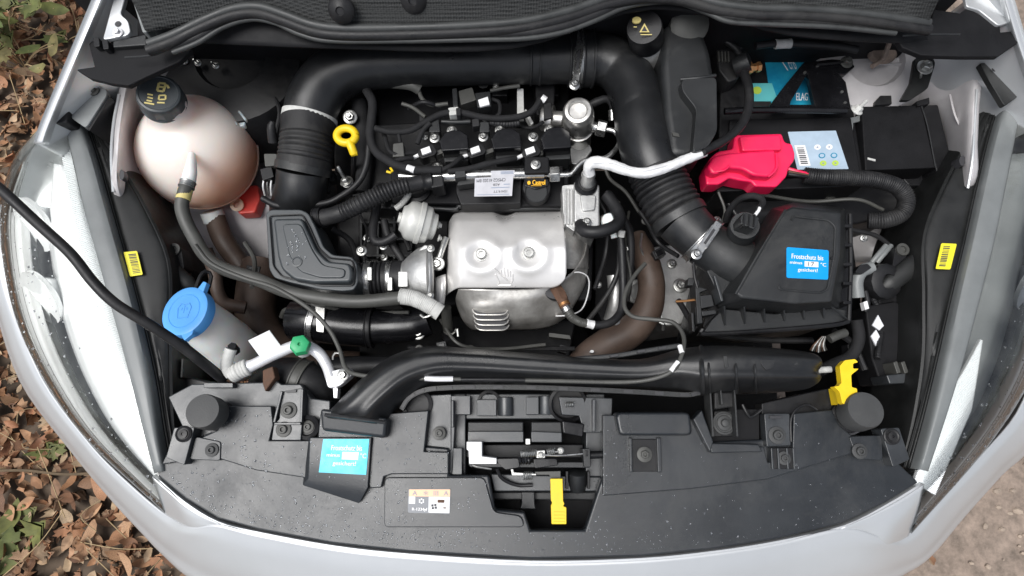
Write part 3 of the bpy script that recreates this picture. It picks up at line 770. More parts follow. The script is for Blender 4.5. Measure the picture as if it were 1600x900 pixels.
    lipp = [(262, 740)] + [(x, y - 8) for x, y in front[::-1][1:-1]] + [(1420, 752), (1200, 756), (945, 782), (916, 832), (826, 832), (770, 826), (596, 826), (596, 768), (470, 762), (400, 742), (300, 722)]
    n = 0
    while n < 900:
        x = rn.uniform(260, 1400); y = rn.uniform(640, 872)
        dens = 1.0 if x < 950 else .22
        if y > 800 and x < 1000: dens *= 1.6
        if rn.random() > dens / 1.6: continue
        if 636 < x < 706 and 762 < y < 805: continue
        r = rn.choice((.6, .7, .8, 1.0, 1.2, 1.7)) * rn.uniform(.8, 1.2)
        if inside(x, y, wedge): drop(x, y, .8067, r)
        elif inside(x, y, plate): drop(x, y, .7948, r)
        elif inside(x, y, left) or inside(x, y, right): drop(x, y, .8002, r)
        elif inside(x, y, lipp): drop(x, y, .7907, r)
        else: continue
        n += 1
    ed = front[::-1]
    for i in range(520):          # a denser band of fine drops along the front lip
        k = rn.randrange(len(ed) - 1); f = rn.random(); x = ed[k][0] + (ed[k + 1][0] - ed[k][0]) * f; y = ed[k][1] + (ed[k + 1][1] - ed[k][1]) * f - abs(rn.gauss(0, 14)) - 6
        if x > 1050 and rn.random() < .75: continue
        if inside(x, y, lipp): drop(x, y, .7907, rn.choice((.5, .6, .8, 1.1)))
    o = d.build('raindrops', 'droplet', t); o['kind'] = 'stuff'
    return t
front_panel()

# ------------------------------------------------------------------ bonnet latch in the opening
def coil_spring(a, c, r, turns, wire):
    p, q = V(a), V(c); ax = (q - p).normalized(); u = ax.orthogonal().normalized(); v = ax.cross(u)
    n = turns * 12; P = [p.lerp(q, i / n) + (u * math.cos(i * math.pi / 6) + v * math.sin(i * math.pi / 6)) * r for i in range(n + 1)]
    return MB().tube(P, [wire] * len(P), 6)
def latch():
    t = thing('bonnet_latch', 'bonnet latch with coil springs and a white plastic switch block', 'latch', (820, 740, .70))
    MB().prism([(690, 615), (945, 615), (945, 835), (690, 835)], .700, .68).build('recess_floor', 'black_matt', t)
    for q in ([(690, 615), (728, 615), (728, 745), (690, 745)], [(728, 615), (915, 615), (915, 655), (728, 655)], [(915, 615), (945, 615), (945, 745), (915, 745)], [(766, 740), (940, 745), (934, 768), (772, 768)]):
        MB().prism(q, .764, .70).build('crossmember_face', 'panel_frame', t, bevel=.002)
    def blk(name, q, z0, z1, m='panel_frame', bv=.0012, r=0):
        return MB().prism(rnd(q, r) if r else q, z0, z1).build(name, m, t, bevel=bv)
    blk('support_beam', [(690, 618), (735, 618), (735, 648), (712, 648), (706, 745), (690, 745)], .782, .70)
    blk('support_rib', [(705, 625), (709, 625), (709, 668), (705, 668)], .80, .77)
    blk('support_beam', [(745, 624), (776, 624), (776, 650), (745, 650)], .776, .70)
    blk('support_beam', [(822, 620), (842, 620), (842, 648), (822, 648)], .780, .70)
    blk('support_beam', [(873, 620), (957, 622), (956, 650), (938, 676), (912, 676), (905, 650), (878, 648)], .784, .70)
    blk('support_rib', [(926, 624), (931, 624), (931, 674), (926, 674)], .80, .77)
    for (x, y) in ((790, 636), (853, 634)):
        p = W(x, y + 14, .768); q = W(x, y - 14, .768); k = 12 * mpp(p)
        MB().lathe(p, q - p, [(k * .95, 0), (k, .001), (k, (q - p).length), (k * .9, (q - p).length + .001)], 24).build('roller_boss', 'panel_frame', t)
    MB().lathe(W(886, 628, .77), (0, -.3, 1), [(.028, 0), (.028, .012), (.024, .014), (.023, .002), (.001, .002)], 28).build('spring_seat', 'black', t)
    coil_spring((883, 632, .79), (897, 632, .79), .0035, 5, .0008).build('coil_spring', 'zinc', t)
    MB().lathe(W(764, 628, .765), (0, 0, 1), [(.017, -.05), (.017, .005), (.013, .006), (.012, -.03), (.001, -.03)], 24).build('pipe_end', 'rubber', t)
    blk('striker_guide', [(731, 659), (818, 659), (818, 690), (731, 690)], .775, .74, 'dark_box', .002)
    blk('striker_guide', [(830, 659), (877, 659), (880, 690), (830, 690)], .775, .74, 'dark_box', .002)
    blk('striker_guide', [(878, 657), (913, 662), (911, 683), (880, 677)], .79, .74, 'black_gloss', .002)
    blk('striker_ledge', [(731, 674), (818, 674), (818, 691), (731, 691)], .781, .76, 'panel_frame', .001)
    blk('striker_ledge', [(830, 674), (878, 676), (878, 691), (830, 691)], .781, .76, 'panel_frame', .001)
    blk('guide_pin', [(821, 685), (829, 685), (829, 695), (821, 695)], .785, .75, 'zinc', .001, 2)
    blk('cross_bar', [(715, 694), (912, 694), (912, 716), (715, 716)], .752, .70, 'black', .002)
    blk('side_post', [(708, 700), (722, 700), (722, 742), (706, 742)], .783, .70, 'panel_frame', .001)
    w = MB().prism([(729, 690), (753, 690), (753, 713), (776, 716), (776, 725), (733, 725), (732, 704), (729, 703)], .80, .765).build('switch_block', 'white', t, bevel=.0012)
    blk('latch_plate', [(731, 724), (840, 722), (922, 722), (922, 731), (735, 730)], .786, .775, 'dark_box', .001)
    blk('pawl', [(776, 717), (810, 716), (812, 730), (790, 734), (778, 724)], .793, .78, 'black_gloss', .001, 3)
    blk('pawl', [(833, 717), (870, 716), (872, 727), (836, 732)], .792, .78, 'black_gloss', .001, 3)
    blk('anchor_plate', [(838, 704), (852, 703), (852, 716), (838, 716)], .797, .785, 'zinc', .001, 2)
    bolt(t, 845, 711, .798, 4, 'zinc', name='rivet')
    bolt(t, 876, 704, .797, 4.5, 'zinc', name='rivet')
    coil_spring((814, 709, .799), (838, 708, .799), .0045, 9, .0009).build('coil_spring', 'zinc', t)
    coil_spring((855, 706, .799), (867, 704, .799), .0042, 4, .0009).build('coil_spring', 'zinc', t)
    coil_spring((818, 743, .787), (832, 743, .787), .0052, 5, .001).build('coil_spring', 'zinc', t)
    coil_spring((812, 719, .797), (830, 719, .797), .0045, 4, .0018).build('coil_spring', 'black_gloss', t)
    MB().path([(846, 711, .801), (875, 712, .80), (912, 709, .80)], 1.3, 6).build('pull_rod', 'steel', t)
    MB().path([(862, 706, .799), (872, 706, .799), (878, 703, .799)], 1.5, 6).build('spring_hook', 'zinc', t)
    blk('end_bracket', [(910, 701), (922, 701), (923, 730), (913, 730)], .803, .77, 'dark_box', .001)
    blk('bracket_slot', [(914, 704), (919, 704), (919, 713), (914, 713)], .8045, .79, 'black_gloss', .0005)
    MB().path([(922, 711, .79), (945, 710, .79)], 6, 12).build('cable_end', 'black', t)
    MB().path([(738, 727, .788), (742, 729, .79), (768, 733, .788)], 1.6, 6).build('switch_wire', 'zinc', t)
    blk('swing_arm', [(798, 733), (802, 733), (803, 738), (838, 740), (838, 743), (800, 743)], .79, .782, 'zinc', .0006)
    blk('release_arm', [(835, 737), (876, 736), (876, 748), (862, 748), (858, 742), (838, 742)], .788, .782, 'hose_grey', .0006)
    y = MB().prism(rnd([(860, 748), (879, 748), (880, 783), (882, 787), (880, 791), (885, 793), (885, 819), (862, 819), (861, 790), (863, 786), (861, 782)], 1.2), .796, .789).build('release_lever', 'yellow', t, bevel=.0012)
    for k in range(4): MB().prism([(865, 800 + 5 * k), (882, 800 + 5 * k), (882, 801.6 + 5 * k), (865, 801.6 + 5 * k)], .7972, .795).build('grip_rib', 'yellow', y)
    p = W(902, 764, .755); q = W(902, 738, .765); k = 15 * mpp(p)
    MB().lathe(p, q - p, [(k * .95, 0), (k, .001), (k, (q - p).length), (k * .9, (q - p).length + .001)], 28).build('guide_drum', 'dark_box', t)
    for x in (884, 918): blk('drum_cheek', [(x, 736), (x + 4, 736), (x + 4, 764), (x, 764)], .777, .73, 'black', .0008)
    blk('lower_beam', [(765, 768), (935, 768), (935, 782), (768, 782)], .742, .70, 'dark_box', .003)
    blk('lower_boss', [(815, 768), (836, 768), (836, 786), (838, 796), (812, 796), (815, 786)], .755, .70, 'dark_box', .002)
    MB().path([(776, 732, .78), (785, 748, .775), (808, 758, .77), (832, 758, .77)], 3, 8).build('cable', 'black', t)
latch()

# ------------------------------------------------------------------ bonnet buffers and the yellow prop clip
def buffer_(px, py, bx, by, label, r):
    a, c = W(bx, by, .792), W(px, py, .845); ax = c - a; L_ = ax.length; k = r * mpp(c)
    t = thing('bonnet_buffer', label, 'rubber buffer', (bx, by, .79), 'rubber bonnet buffers')
    MB().lathe(a, ax, [(k * .55, -.005), (k * .6, L_ * .3), (k * .95, L_ * .38), (k * 1.0, L_ * .5), (k, L_ * .93), (k * .94, L_), (k * .4, L_ * 1.02)], 40).build('rubber_head', 'buffer', t)
    MB().lathe(a, (0, 0, 1), [(k * .9, -.004), (k * .9, .003), (k * .7, .006), (k * .5, .006)], 24).build('base_ring', 'black', t)
    MB().prism(oval(bx - (1 if bx < 800 else -1) * 2, by + 4, r * 1.05, r * .85, 20), .7935, .78).build('socket', 'wing_dark', t)
buffer_(316, 642, 343, 650, 'round grey rubber bonnet buffer near the blue washer cap', 27)
buffer_(1353, 640, 1322, 652, 'round grey rubber bonnet buffer under the yellow clip', 29)
def prop_clip():
    t = thing('prop_clip', 'bright yellow plastic clip standing behind a rubber buffer', 'clip', (1325, 630, .79))
    MB().prism(rnd([(1312, 572), (1320, 563), (1336, 561), (1341, 566), (1333, 568), (1333, 576), (1342, 576), (1330, 586), (1331, 605), (1339, 607), (1341, 628), (1326, 634), (1316, 630), (1312, 612), (1303, 604), (1311, 603), (1315, 598)], 2), .835, .823).build('blade', 'yellow', t, bevel=.0012)
    MB().prism([(1313, 605), (1338, 608), (1340, 628), (1318, 632)], .824, .79).build('foot', 'yellow', t, bevel=.001)
prop_clip()
# ================================================================== headlights
def headlight(side):
    S = side
    if S < 0:
        lab = 'headlight crossed by the thin black cable, glaring white beside the leaves'
        inner = [(108, 192), (122, 255), (140, 330), (165, 420), (190, 510), (214, 600), (232, 672), (249, 738)]
        outer = [(66, 196), (28, 250), (4, 330), (8, 420), (30, 510), (74, 600), (140, 690), (258, 800)]
        bar = [(98, 215), (112, 290), (130, 370), (151, 450), (174, 540), (197, 620), (219, 690)]
        at = (130, 450, .62)
    else:
        lab = 'rain-spotted headlight over bare brown earth with a ribbed white strip'
        inner = [(1592, 150), (1578, 220), (1562, 300), (1545, 380), (1522, 470), (1498, 560), (1470, 650), (1442, 735)]
        outer = [(1640, 190), (1664, 260), (1668, 330), (1662, 410), (1640, 500), (1604, 600), (1540, 700), (1424, 832)]
        bar = [(1540, 530), (1520, 590), (1498, 645), (1476, 700), (1450, 765)]
        at = (1540, 450, .62)
    t = thing('headlight', lab, 'headlight', at, 'headlights')
    zi = [.80, .80, .80, .80, .80, .80, .798, .792]; zo = [.80, .74, .71, .70, .70, .705, .72, .748]
    secs = []; shell = []
    for k in range(8):
        a = W(*inner[k], zi[k]); c = W(*outer[k], zo[k]); L_ = (c - a).length
        up = Vector((0, 0, 1))
        bul = [.0, .085, .11, .10, .095, .085, .06, .02][k] * .38
        secs.append([a, a.lerp(c, .25) + up * bul * .9, a.lerp(c, .6) + up * bul * 1.1, a.lerp(c, .88) + up * bul * .6, c, c + Vector((S * .004, 0, -.03))])
        d = .075
        shell.append([a - up * .012, a.lerp(c, .2) - up * d * .7, a.lerp(c, .5) - up * d, a.lerp(c, .85) - up * d * .6, c - up * .012])
    MB().loft(secs, 6, 6).build('lens', 'lens', t)
    MB().loft(shell, 6, 6).build('housing', 'lamp_bezel' if S < 0 else 'lamp_dark', t, solid=.002)  # pale housing has glare painted in, the other lamp's stays dark
    # chrome reflector bowls and their lamps
    cen = [(.60, 1.9, .040), (.62, 3.2, .040)]
    for (u, kk, rad) in cen:
        k = int(kk); f = kk - k
        a = W(*inner[k], zi[k]).lerp(W(*inner[k + 1], zi[k + 1]), f); c = W(*outer[k], zo[k]).lerp(W(*outer[k + 1], zo[k + 1]), f)
        p = a.lerp(c, u) - Vector((0, 0, .05)); ax = Vector((S * .42, -.55, .62)).normalized()
        prof = [(rad * (x ** .5), rad * .9 * x) for x in (.02, .08, .18, .32, .5, .72, 1.0)] + [(rad * 1.06, rad * .9), (rad * 1.06, rad * .8)]
        o = MB().lathe(p, ax, prof, 40).build('reflector', 'chrome', t)
        MB().lathe(p + ax * rad * .12, ax, [(.011, 0), (.011, .022), (.008, .03), (.002, .033)], 16).build('bulb', 'clear_plastic', o)
        MB().lathe(p + ax * rad * .93, ax, [(rad * 1.04, -.003), (rad * 1.16, -.003), (rad * 1.18, .004), (rad * 1.04, .002)], 40).build('bezel_ring', 'chrome_glare', o)
    # sweep panels between bowl and strip; the white ones carry painted sky glare
    sw = []
    for k in range(1, 8):
        a = W(*inner[k], zi[k]); c = W(*outer[k], zo[k])
        sw.append([a.lerp(c, .20) - Vector((0, 0, .03)), a.lerp(c, .42) - Vector((0, 0, .008)), a.lerp(c, .58 + .018 * k) - Vector((0, 0, .03))])
    MB().loft(sw, 5, 5).build('reflector_sweep', 'chrome_glare' if S < 0 else 'lamp_rim', t, solid=.0015)
    sw = []
    for k in range(2, 8):
        a = W(*inner[k], zi[k]); c = W(*outer[k], zo[k])
        sw.append([a.lerp(c, .79) - Vector((0, 0, .020)), a.lerp(c, .85) - Vector((0, 0, .006)), a.lerp(c, .97) - Vector((0, 0, .008))])
    MB().loft(sw, 5, 5).build('reflector_sweep', 'chrome_glare', t, solid=.0015)
    sw = []
    for k in range(2, 8):
        a = W(*inner[k], zi[k]); c = W(*outer[k], zo[k])
        sw.append([a.lerp(c, .70) - Vector((0, 0, .045)), a.lerp(c, .74) - Vector((0, 0, .026)), a.lerp(c, .79) - Vector((0, 0, .034))])
    MB().loft(sw, 5, 3).build('dark_fin', 'lamp_dark', t, solid=.0015)
    # ribbed light strip along the bay edge: one base with fine cross ribs
    P = spline([W(x, y, .79) for x, y in bar], 55); b = MB()
    for i in range(len(P) - 1):
        tdir = (P[i + 1] - P[i]).normalized(); sd = Vector((tdir.y, -tdir.x, 0)) * (1 if S < 0 else 1)
        wd = (.0125 if S < 0 else .019) * (1 - .3 * abs(i / len(P) - .45))
        if S > 0: wd *= min(1, .08 + 2.2 * i / len(P))
        L_ = (P[i + 1] - P[i]).length
        ax = Matrix((sd, tdir, Vector((0, 0, 1)))).transposed()
        b.box(P[i] + Vector((0, 0, -.012 + (.002 if i % 2 else 0))), (wd * 2, L_ * .97, .006), ax=ax)
    o = b.build('ribbed_strip', 'strip_clear', t); o['kind'] = 'stuff'
    # frame rim along the bay edge, and the black rear casing
    rim = []; cas = []
    for k in range(8):
        a = W(*inner[k], zi[k]); n = Vector((-S * 1.0, .25, 0)).normalized()
        w_ = [.012, .018, .02, .02, .018, .014, .008, .004][k]
        rim.append([a + Vector((0, 0, .002)) - n * .006, a + n * .002 + Vector((0, 0, .004)), a + n * (w_ + .003) + Vector((0, 0, .001)), a + n * (w_ + .004) + Vector((0, 0, -.02))])
        cw = [.010, .026, .046, .056, .036, .018, .010, .006][k]
        cas.append([a + n * (w_ + .004) + Vector((0, 0, -.016)), a + n * (w_ + .007) + Vector((0, 0, -.022)), a + n * (w_ + .012) + Vector((0, 0, -.018)), a + n * (w_ + cw * .6) + Vector((0, 0, -.020)), a + n * (w_ + cw) + Vector((0, 0, -.026)), a + n * (w_ + cw + .004) + Vector((0, 0, -.04)), a + n * (w_ + cw + .006) + Vector((0, 0, -.16))])
    MB().loft(rim, 5, 4).build('rim', 'lamp_rim', t, solid=.002)
    MB().loft(cas, 5, 5).build('casing', 'lamp_casing', t, solid=.003)
    # yellow bar-code label and moulded lettering on the casing
    q = [(193, 394), (214, 392), (223, 429), (203, 432)] if S < 0 else [(1471, 380), (1495, 381), (1485, 421), (1462, 420)]
    z = .790
    s = patch(t, 'barcode_label', q, z, 'yellow_label', rr=2)
    rn = random.Random(11 + S); rects = []; y = .1
    while y < .88:
        h = rn.choice((.018, .03, .045)); rects.append((.30 if S < 0 else .18, y, .86 if S < 0 else .62, y + h)); y += h + rn.choice((.02, .035))
    marks(s, q, z + .0012, rects, 'ink', 'bar_code')
    for u, m_, r_ in ((1.0, 'lamp_rim', .0022), (.94, 'lamp_bezel', .0012), (.88, 'lamp_rim', .0009)):
        q_ = [W(*inner[k], zi[k]).lerp(W(*outer[k], zo[k]), u) - Vector((0, 0, .002 if u == 1 else .006)) for k in range(1, 8)]
        q_ = spline(q_, 8); MB().tube(q_, [r_] * len(q_), 6).build('edge_bead', m_, t)
    # raindrops on the lens
    rn = random.Random(21 + S); d = MB()
    for i in range(150 if S < 0 else 330):
        k = rn.randrange(2, 7); f = rn.random(); u = rn.uniform(.3, .97)
        A = [q_.copy() for q_ in secs[k]]; B = secs[k + 1]
        pt = [A[j].lerp(B[j], f) for j in range(6)]
        x = u * 4; j = min(3, int(x)); p = cr(pt[max(j - 1, 0)], pt[j], pt[j + 1], pt[min(j + 2, 5)], x - j)
        r = rn.choice((.0009, .0011, .0015, .0021)); d.lathe(p, (S * .4, -.1, 1), [(r, -.0004), (r * .9, r * .3), (r * .5, r * .6), (r * .1, r * .68)], 8)
    o = d.build('raindrops', 'droplet', t); o['kind'] = 'stuff'
    return t
headlight(-1); headlight(1)
# ================================================================== cooling and washer parts on the leaf side
def coolant_tank():
    t = thing('coolant_tank', 'round translucent pinkish coolant tank with a black screw cap', 'coolant tank', (310, 238, .60))
    c = W(310, 238, .70); k = 87 * mpp(c)
    prof = []
    for i in range(25):
        a = -math.pi / 2 + math.pi * i / 24
        prof.append((k * math.cos(a), k * .98 * math.sin(a)))
    b = MB().lathe(c, (0, 0, 1), prof, 56)
    # neck towards the cap
    n0, n1 = W(290, 205, .735), W(256, 160, .818); ax = (n1 - n0)
    L_ = ax.length
    b.lathe(n0, ax, [(k * .62, -.01), (k * .50, L_ * .35), (k * .37, L_ * .7), (k * .34, L_ * .9), (k * .34, L_)], 40)
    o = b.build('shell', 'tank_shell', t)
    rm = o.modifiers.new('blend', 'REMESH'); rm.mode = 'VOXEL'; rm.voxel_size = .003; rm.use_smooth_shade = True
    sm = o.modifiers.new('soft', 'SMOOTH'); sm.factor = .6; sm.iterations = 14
    # material: coolant orange with its glow painted in, tilted towards the lower right
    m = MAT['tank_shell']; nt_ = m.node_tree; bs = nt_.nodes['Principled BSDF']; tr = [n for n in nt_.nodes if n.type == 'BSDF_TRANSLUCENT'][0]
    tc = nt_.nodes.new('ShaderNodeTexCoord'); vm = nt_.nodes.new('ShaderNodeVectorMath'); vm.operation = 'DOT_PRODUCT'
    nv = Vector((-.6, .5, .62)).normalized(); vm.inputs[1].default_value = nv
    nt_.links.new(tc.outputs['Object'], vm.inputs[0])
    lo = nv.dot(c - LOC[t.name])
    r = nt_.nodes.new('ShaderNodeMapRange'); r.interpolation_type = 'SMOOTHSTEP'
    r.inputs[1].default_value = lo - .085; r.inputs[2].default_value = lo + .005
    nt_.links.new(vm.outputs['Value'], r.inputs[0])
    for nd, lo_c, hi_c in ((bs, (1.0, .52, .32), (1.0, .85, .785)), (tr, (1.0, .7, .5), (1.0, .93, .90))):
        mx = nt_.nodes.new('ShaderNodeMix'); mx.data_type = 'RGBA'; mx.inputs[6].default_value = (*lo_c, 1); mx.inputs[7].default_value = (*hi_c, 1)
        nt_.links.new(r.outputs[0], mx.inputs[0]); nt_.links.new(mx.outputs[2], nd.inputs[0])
    # moulded seam round the tank and the outlet nipple
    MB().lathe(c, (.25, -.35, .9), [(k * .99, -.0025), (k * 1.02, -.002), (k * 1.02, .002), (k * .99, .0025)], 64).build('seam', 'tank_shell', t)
    MB().path([(300, 240, .775, 5), (299, 258, .792, 8), (297, 272, .80, 10), (293, 288, .802, 11)], 9, 18).build('outlet_nipple', 'neck_white', t)
    MB().path([(330, 330, .64), (336, 345, .63)], 17, 20).build('outlet_nipple', 'neck_white', t)
    # clear mounting bracket behind
    b = MB()
    MB().prism([(322, 145), (343, 137), (384, 183), (382, 196), (362, 200)], .735, .715).build('mounting_bracket', 'neck_shell', t, bevel=.002)
    for q in ([(330, 143), (334, 141), (371, 194), (367, 196)], [(346, 141), (349, 140), (385, 186), (382, 188)]):
        MB().prism(q, .742, .72).build('bracket_rib', 'neck_shell', t, bevel=.001)
    # tank foot with a bolt eye; its red paints in the coolant's glow
    MB().prism(rnd([(366, 310), (385, 290), (402, 288), (406, 310), (398, 332), (372, 334)], 4), .63, .60).build('foot', 'coolant', t, bevel=.003)
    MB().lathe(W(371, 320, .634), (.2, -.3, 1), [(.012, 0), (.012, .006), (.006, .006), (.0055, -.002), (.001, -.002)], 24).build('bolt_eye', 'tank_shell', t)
    # cap
    p0 = W(256, 161, .815); ax = (W(245, 142, .852) - p0).normalized(); kr = 34 * mpp(p0)
    cap = MB(); seg = 48; prof = [(1.0, 0), (1.0, .003), (.96, .005), (.96, .024), (.90, .030), (.80, .0315), (.78, .0305), (.02, .0305)]
    u = ax.orthogonal().normalized(); v = ax.cross(u); vs = []; fs = []
    for r_, h in prof:
        for q in range(seg):
            a = 2 * math.pi * q / seg; lob = 1 - (.035 if (q % 6 in (0, 1)) and .003 < h < .03 else 0)
            vs.append(p0 + ax * h + (u * math.cos(a) + v * math.sin(a)) * kr * r_ * lob)
    for i in range(len(prof) - 1):
        for q in range(seg):
            q2 = (q + 1) % seg; fs.append((i * seg + q, i * seg + q2, (i + 1) * seg + q2, (i + 1) * seg + q))
    fs.append(tuple(range(seg - 1, -1, -1))); fs.append(tuple((len(prof) - 1) * seg + q for q in range(seg)))
    cp = cap.add(vs, fs).build('cap', 'resonator', t, bevel=.0008)
    def on_cap(x, y):
        e1 = Vector((1, 0, 0)); e1 = (e1 - ax * e1.dot(ax)).normalized(); e2 = ax.cross(e1)
        return p0 + ax * .0312 + (e1 * x + e2 * y) * kr
    def strokes(lst, wd=.05):
        for (x0, y0, x1, y1) in lst:
            d = Vector((x1 - x0, y1 - y0)); n = Vector((-d.y, d.x)).normalized() * wd
            MB().add([on_cap(x0 - n.x, y0 - n.y), on_cap(x1 - n.x, y1 - n.y), on_cap(x1 + n.x, y1 + n.y), on_cap(x0 + n.x, y0 + n.y)], [(0, 1, 2, 3)]).build('printed_symbol', 'gold_print', cp, smooth=False)
    strokes([(-.05, .12, .2, .12), (-.05, .12, -.02, .5), (-.02, .5, .25, .5), (.25, .5, .2, .12), (.0, .32, .22, .32), (.3, .45, .4, .3)])
    strokes([(-.42, -.1, -.2, -.12), (-.4, -.25, -.18, -.28), (-.42, -.4, -.2, -.42), (-.5, -.52, -.1, -.55)], .035)
    strokes([(.05, -.1, .3, -.05), (.3, -.05, .32, -.25), (.32, -.25, .05, -.3), (.05, -.3, .05, -.1), (.0, -.45, .3, -.42)], .035)
coolant_tank()

def left_hoses():
    t = thing('vent_hose', 'slim grey coolant hose running from the round tank to the turbocharger', 'hose', (400, 440, .74))
    MB().path([(294, 284, .803), (288, 302, .805), (284, 322, .80), (290, 345, .795), (304, 372, .79), (322, 400, .79), (350, 420, .79), (400, 436, .79), (450, 456, .79), (500, 466, .79), (560, 471, .787), (632, 465, .785)], 10.5, 20).build('rubber_hose', 'hose_grey', t)
    band(t, 'hose_clamp', (294, 284, .803), (291, 293, .804), 11, 'zinc')
    band(t, 'hose_collar', (290, 296, .804), (286, 312, .804), 10.5, 'gold_print', 1.04, False)
    MB().path([(624, 463, .785), (645, 466, .785), (668, 476, .782), (688, 489, .778)], 13, 20, step=.0009, ribs=[(.0, .85, 22, .10)]).build('heat_sleeve', 'sleeve_grey', t)
    MB().path([(657, 492, .78), (664, 497, .782), (672, 492, .785), (680, 496, .78)], 2, 8).build('clip', 'zinc', t)
    hose('tank_hose', 'short thick dark hose below the round coolant tank', 'hose', [(337, 338, .635, 14), (341, 356, .63), (352, 380, .63), (368, 402, .62), (384, 424, .61), (400, 450, .58)], 16, 'hose_brown')
    hose('coolant_hose', 'thick brown rubber hose between the resonator box and the white tag', 'hose', [(410, 415, .62), (402, 450, .63), (400, 490, .63), (414, 525, .62), (440, 552, .62), (475, 575, .60), (560, 580, .58)], 31, 'hose_brown')
    hose('washer_pipe', 'dark bent pipe above the blue washer cap', 'hose', [(322, 390, .74), (335, 425, .73), (340, 455, .72), (352, 474, .71), (384, 481, .70)], 10, 'hose_brown')
    t = thing('release_cable', 'long thin grey-blue cable looping from washer cap over the front duct', 'cable', (780, 592, .82))
    MB().path([(305, 383, .80), (330, 412, .80), (380, 434, .80), (430, 450, .80), (480, 480, .80), (512, 512, .80), (530, 545, .80), (540, 575, .81), (562, 586, .82), (620, 590, .835), (700, 592, .84), (860, 595, .838), (970, 597, .84), (1020, 592, .85), (1052, 578, .858), (1066, 552, .855), (1068, 525, .84), (1052, 504, .83), (1020, 499, .82), (990, 495, .81), (976, 480, .80), (978, 455, .79), (992, 430, .78), (1008, 412, .77)], 3.4, 10).build('outer_sheath', 'hose_grey', t)
    MB().path([(664, 591, .842), (680, 592, .842), (708, 592, .842)], 4.4, 10).build('sheath_joint', 'ac_alu', t)
    for (a, c) in (((1048, 580, .858), (1060, 565, .858)), ((1062, 540, .85), (1066, 552, .855))): band(t, 'paint_mark', a, c, 3.6, 'white', 1.1, False)
    o = MB().path([(720, 593, .841), (760, 593, .841), (820, 594, .84)], 3.7, 10).build('printed_sleeve', 'black', t)
    t = thing('bonnet_strap', 'thin black cable hanging over the headlight into the engine bay', 'cable', (200, 480, .86))
    MB().path([(-40, 262, .97), (8, 302, .965), (60, 350, .95), (110, 396, .94), (145, 440, .93), (180, 474, .92), (230, 505, .90), (280, 538, .87), (315, 565, .84), (348, 592, .79)], 8.2, 16).build('sheath', 'rubber', t)
left_hoses()

def washer():
    t = thing('washer_filler', 'white washer filler neck under a round bright blue cap', 'washer filler', (340, 530, .62))
    MB().path([(296, 488, .80, 33), (312, 500, .78, 35), (338, 522, .74, 38), (358, 540, .70, 40), (372, 556, .64, 42)], 36, 32).build('neck', 'neck_shell', t)
    p = W(291, 487, .812); ax = Vector((-.22, .16, .96)).normalized(); k = 40 * mpp(p)
    c = MB().lathe(p, ax, [(k * .93, -.016), (k * 1.0, -.014), (k * 1.02, -.002), (k * .99, .003), (k * .93, .0042), (k * .70, .0042), (k * .68, .0034), (k * .66, .0042), (k * .02, .0048)], 56).build('cap', 'blue_cap', t)
    e1 = (Vector((1, 0, 0)) - ax * ax.x).normalized(); e2 = ax.cross(e1)
    def P2(x, y, h=.0): return p + (e1 * x + e2 * y) * k + ax * h
    for pts, th in (([(.25, .75), (.55, 1.22), (.72, 1.14), (.62, .55)], 0), ([(-.1, -.8), (.25, -1.22), (.55, -.98), (.6, -.6)], 0)):
        top = [P2(x, y, .003) for x, y in pts]; bot = [P2(x, y, -.006) for x, y in pts]
        MB().hexa(top, bot).build('cap_tab', 'blue_cap', c, bevel=.0015)
    # windscreen and fountain symbol, raised
    def ridge(pts):
        P = [P2(x, y, .0046) for x, y in pts]; MB().tube(P, [.0009] * len(P), 6).build('embossed_symbol', 'blue_cap', c)
    ridge([(-.3, .12), (-.22, -.3), (.22, -.3), (.3, .12)]); ridge([(-.3, .12), (-.18, .3), (0, .22), (.18, .3), (.3, .12)]); ridge([(0, .22), (0, -.1)]); ridge([(-.12, .02), (-.1, .12)]); ridge([(.12, .02), (.1, .12)])
    MB().path([(306, 450, .80), (314, 430, .80), (322, 424, .795), (330, 430, .79), (326, 450, .79)], 3, 8).build('cap_strap', 'black', t)
washer()

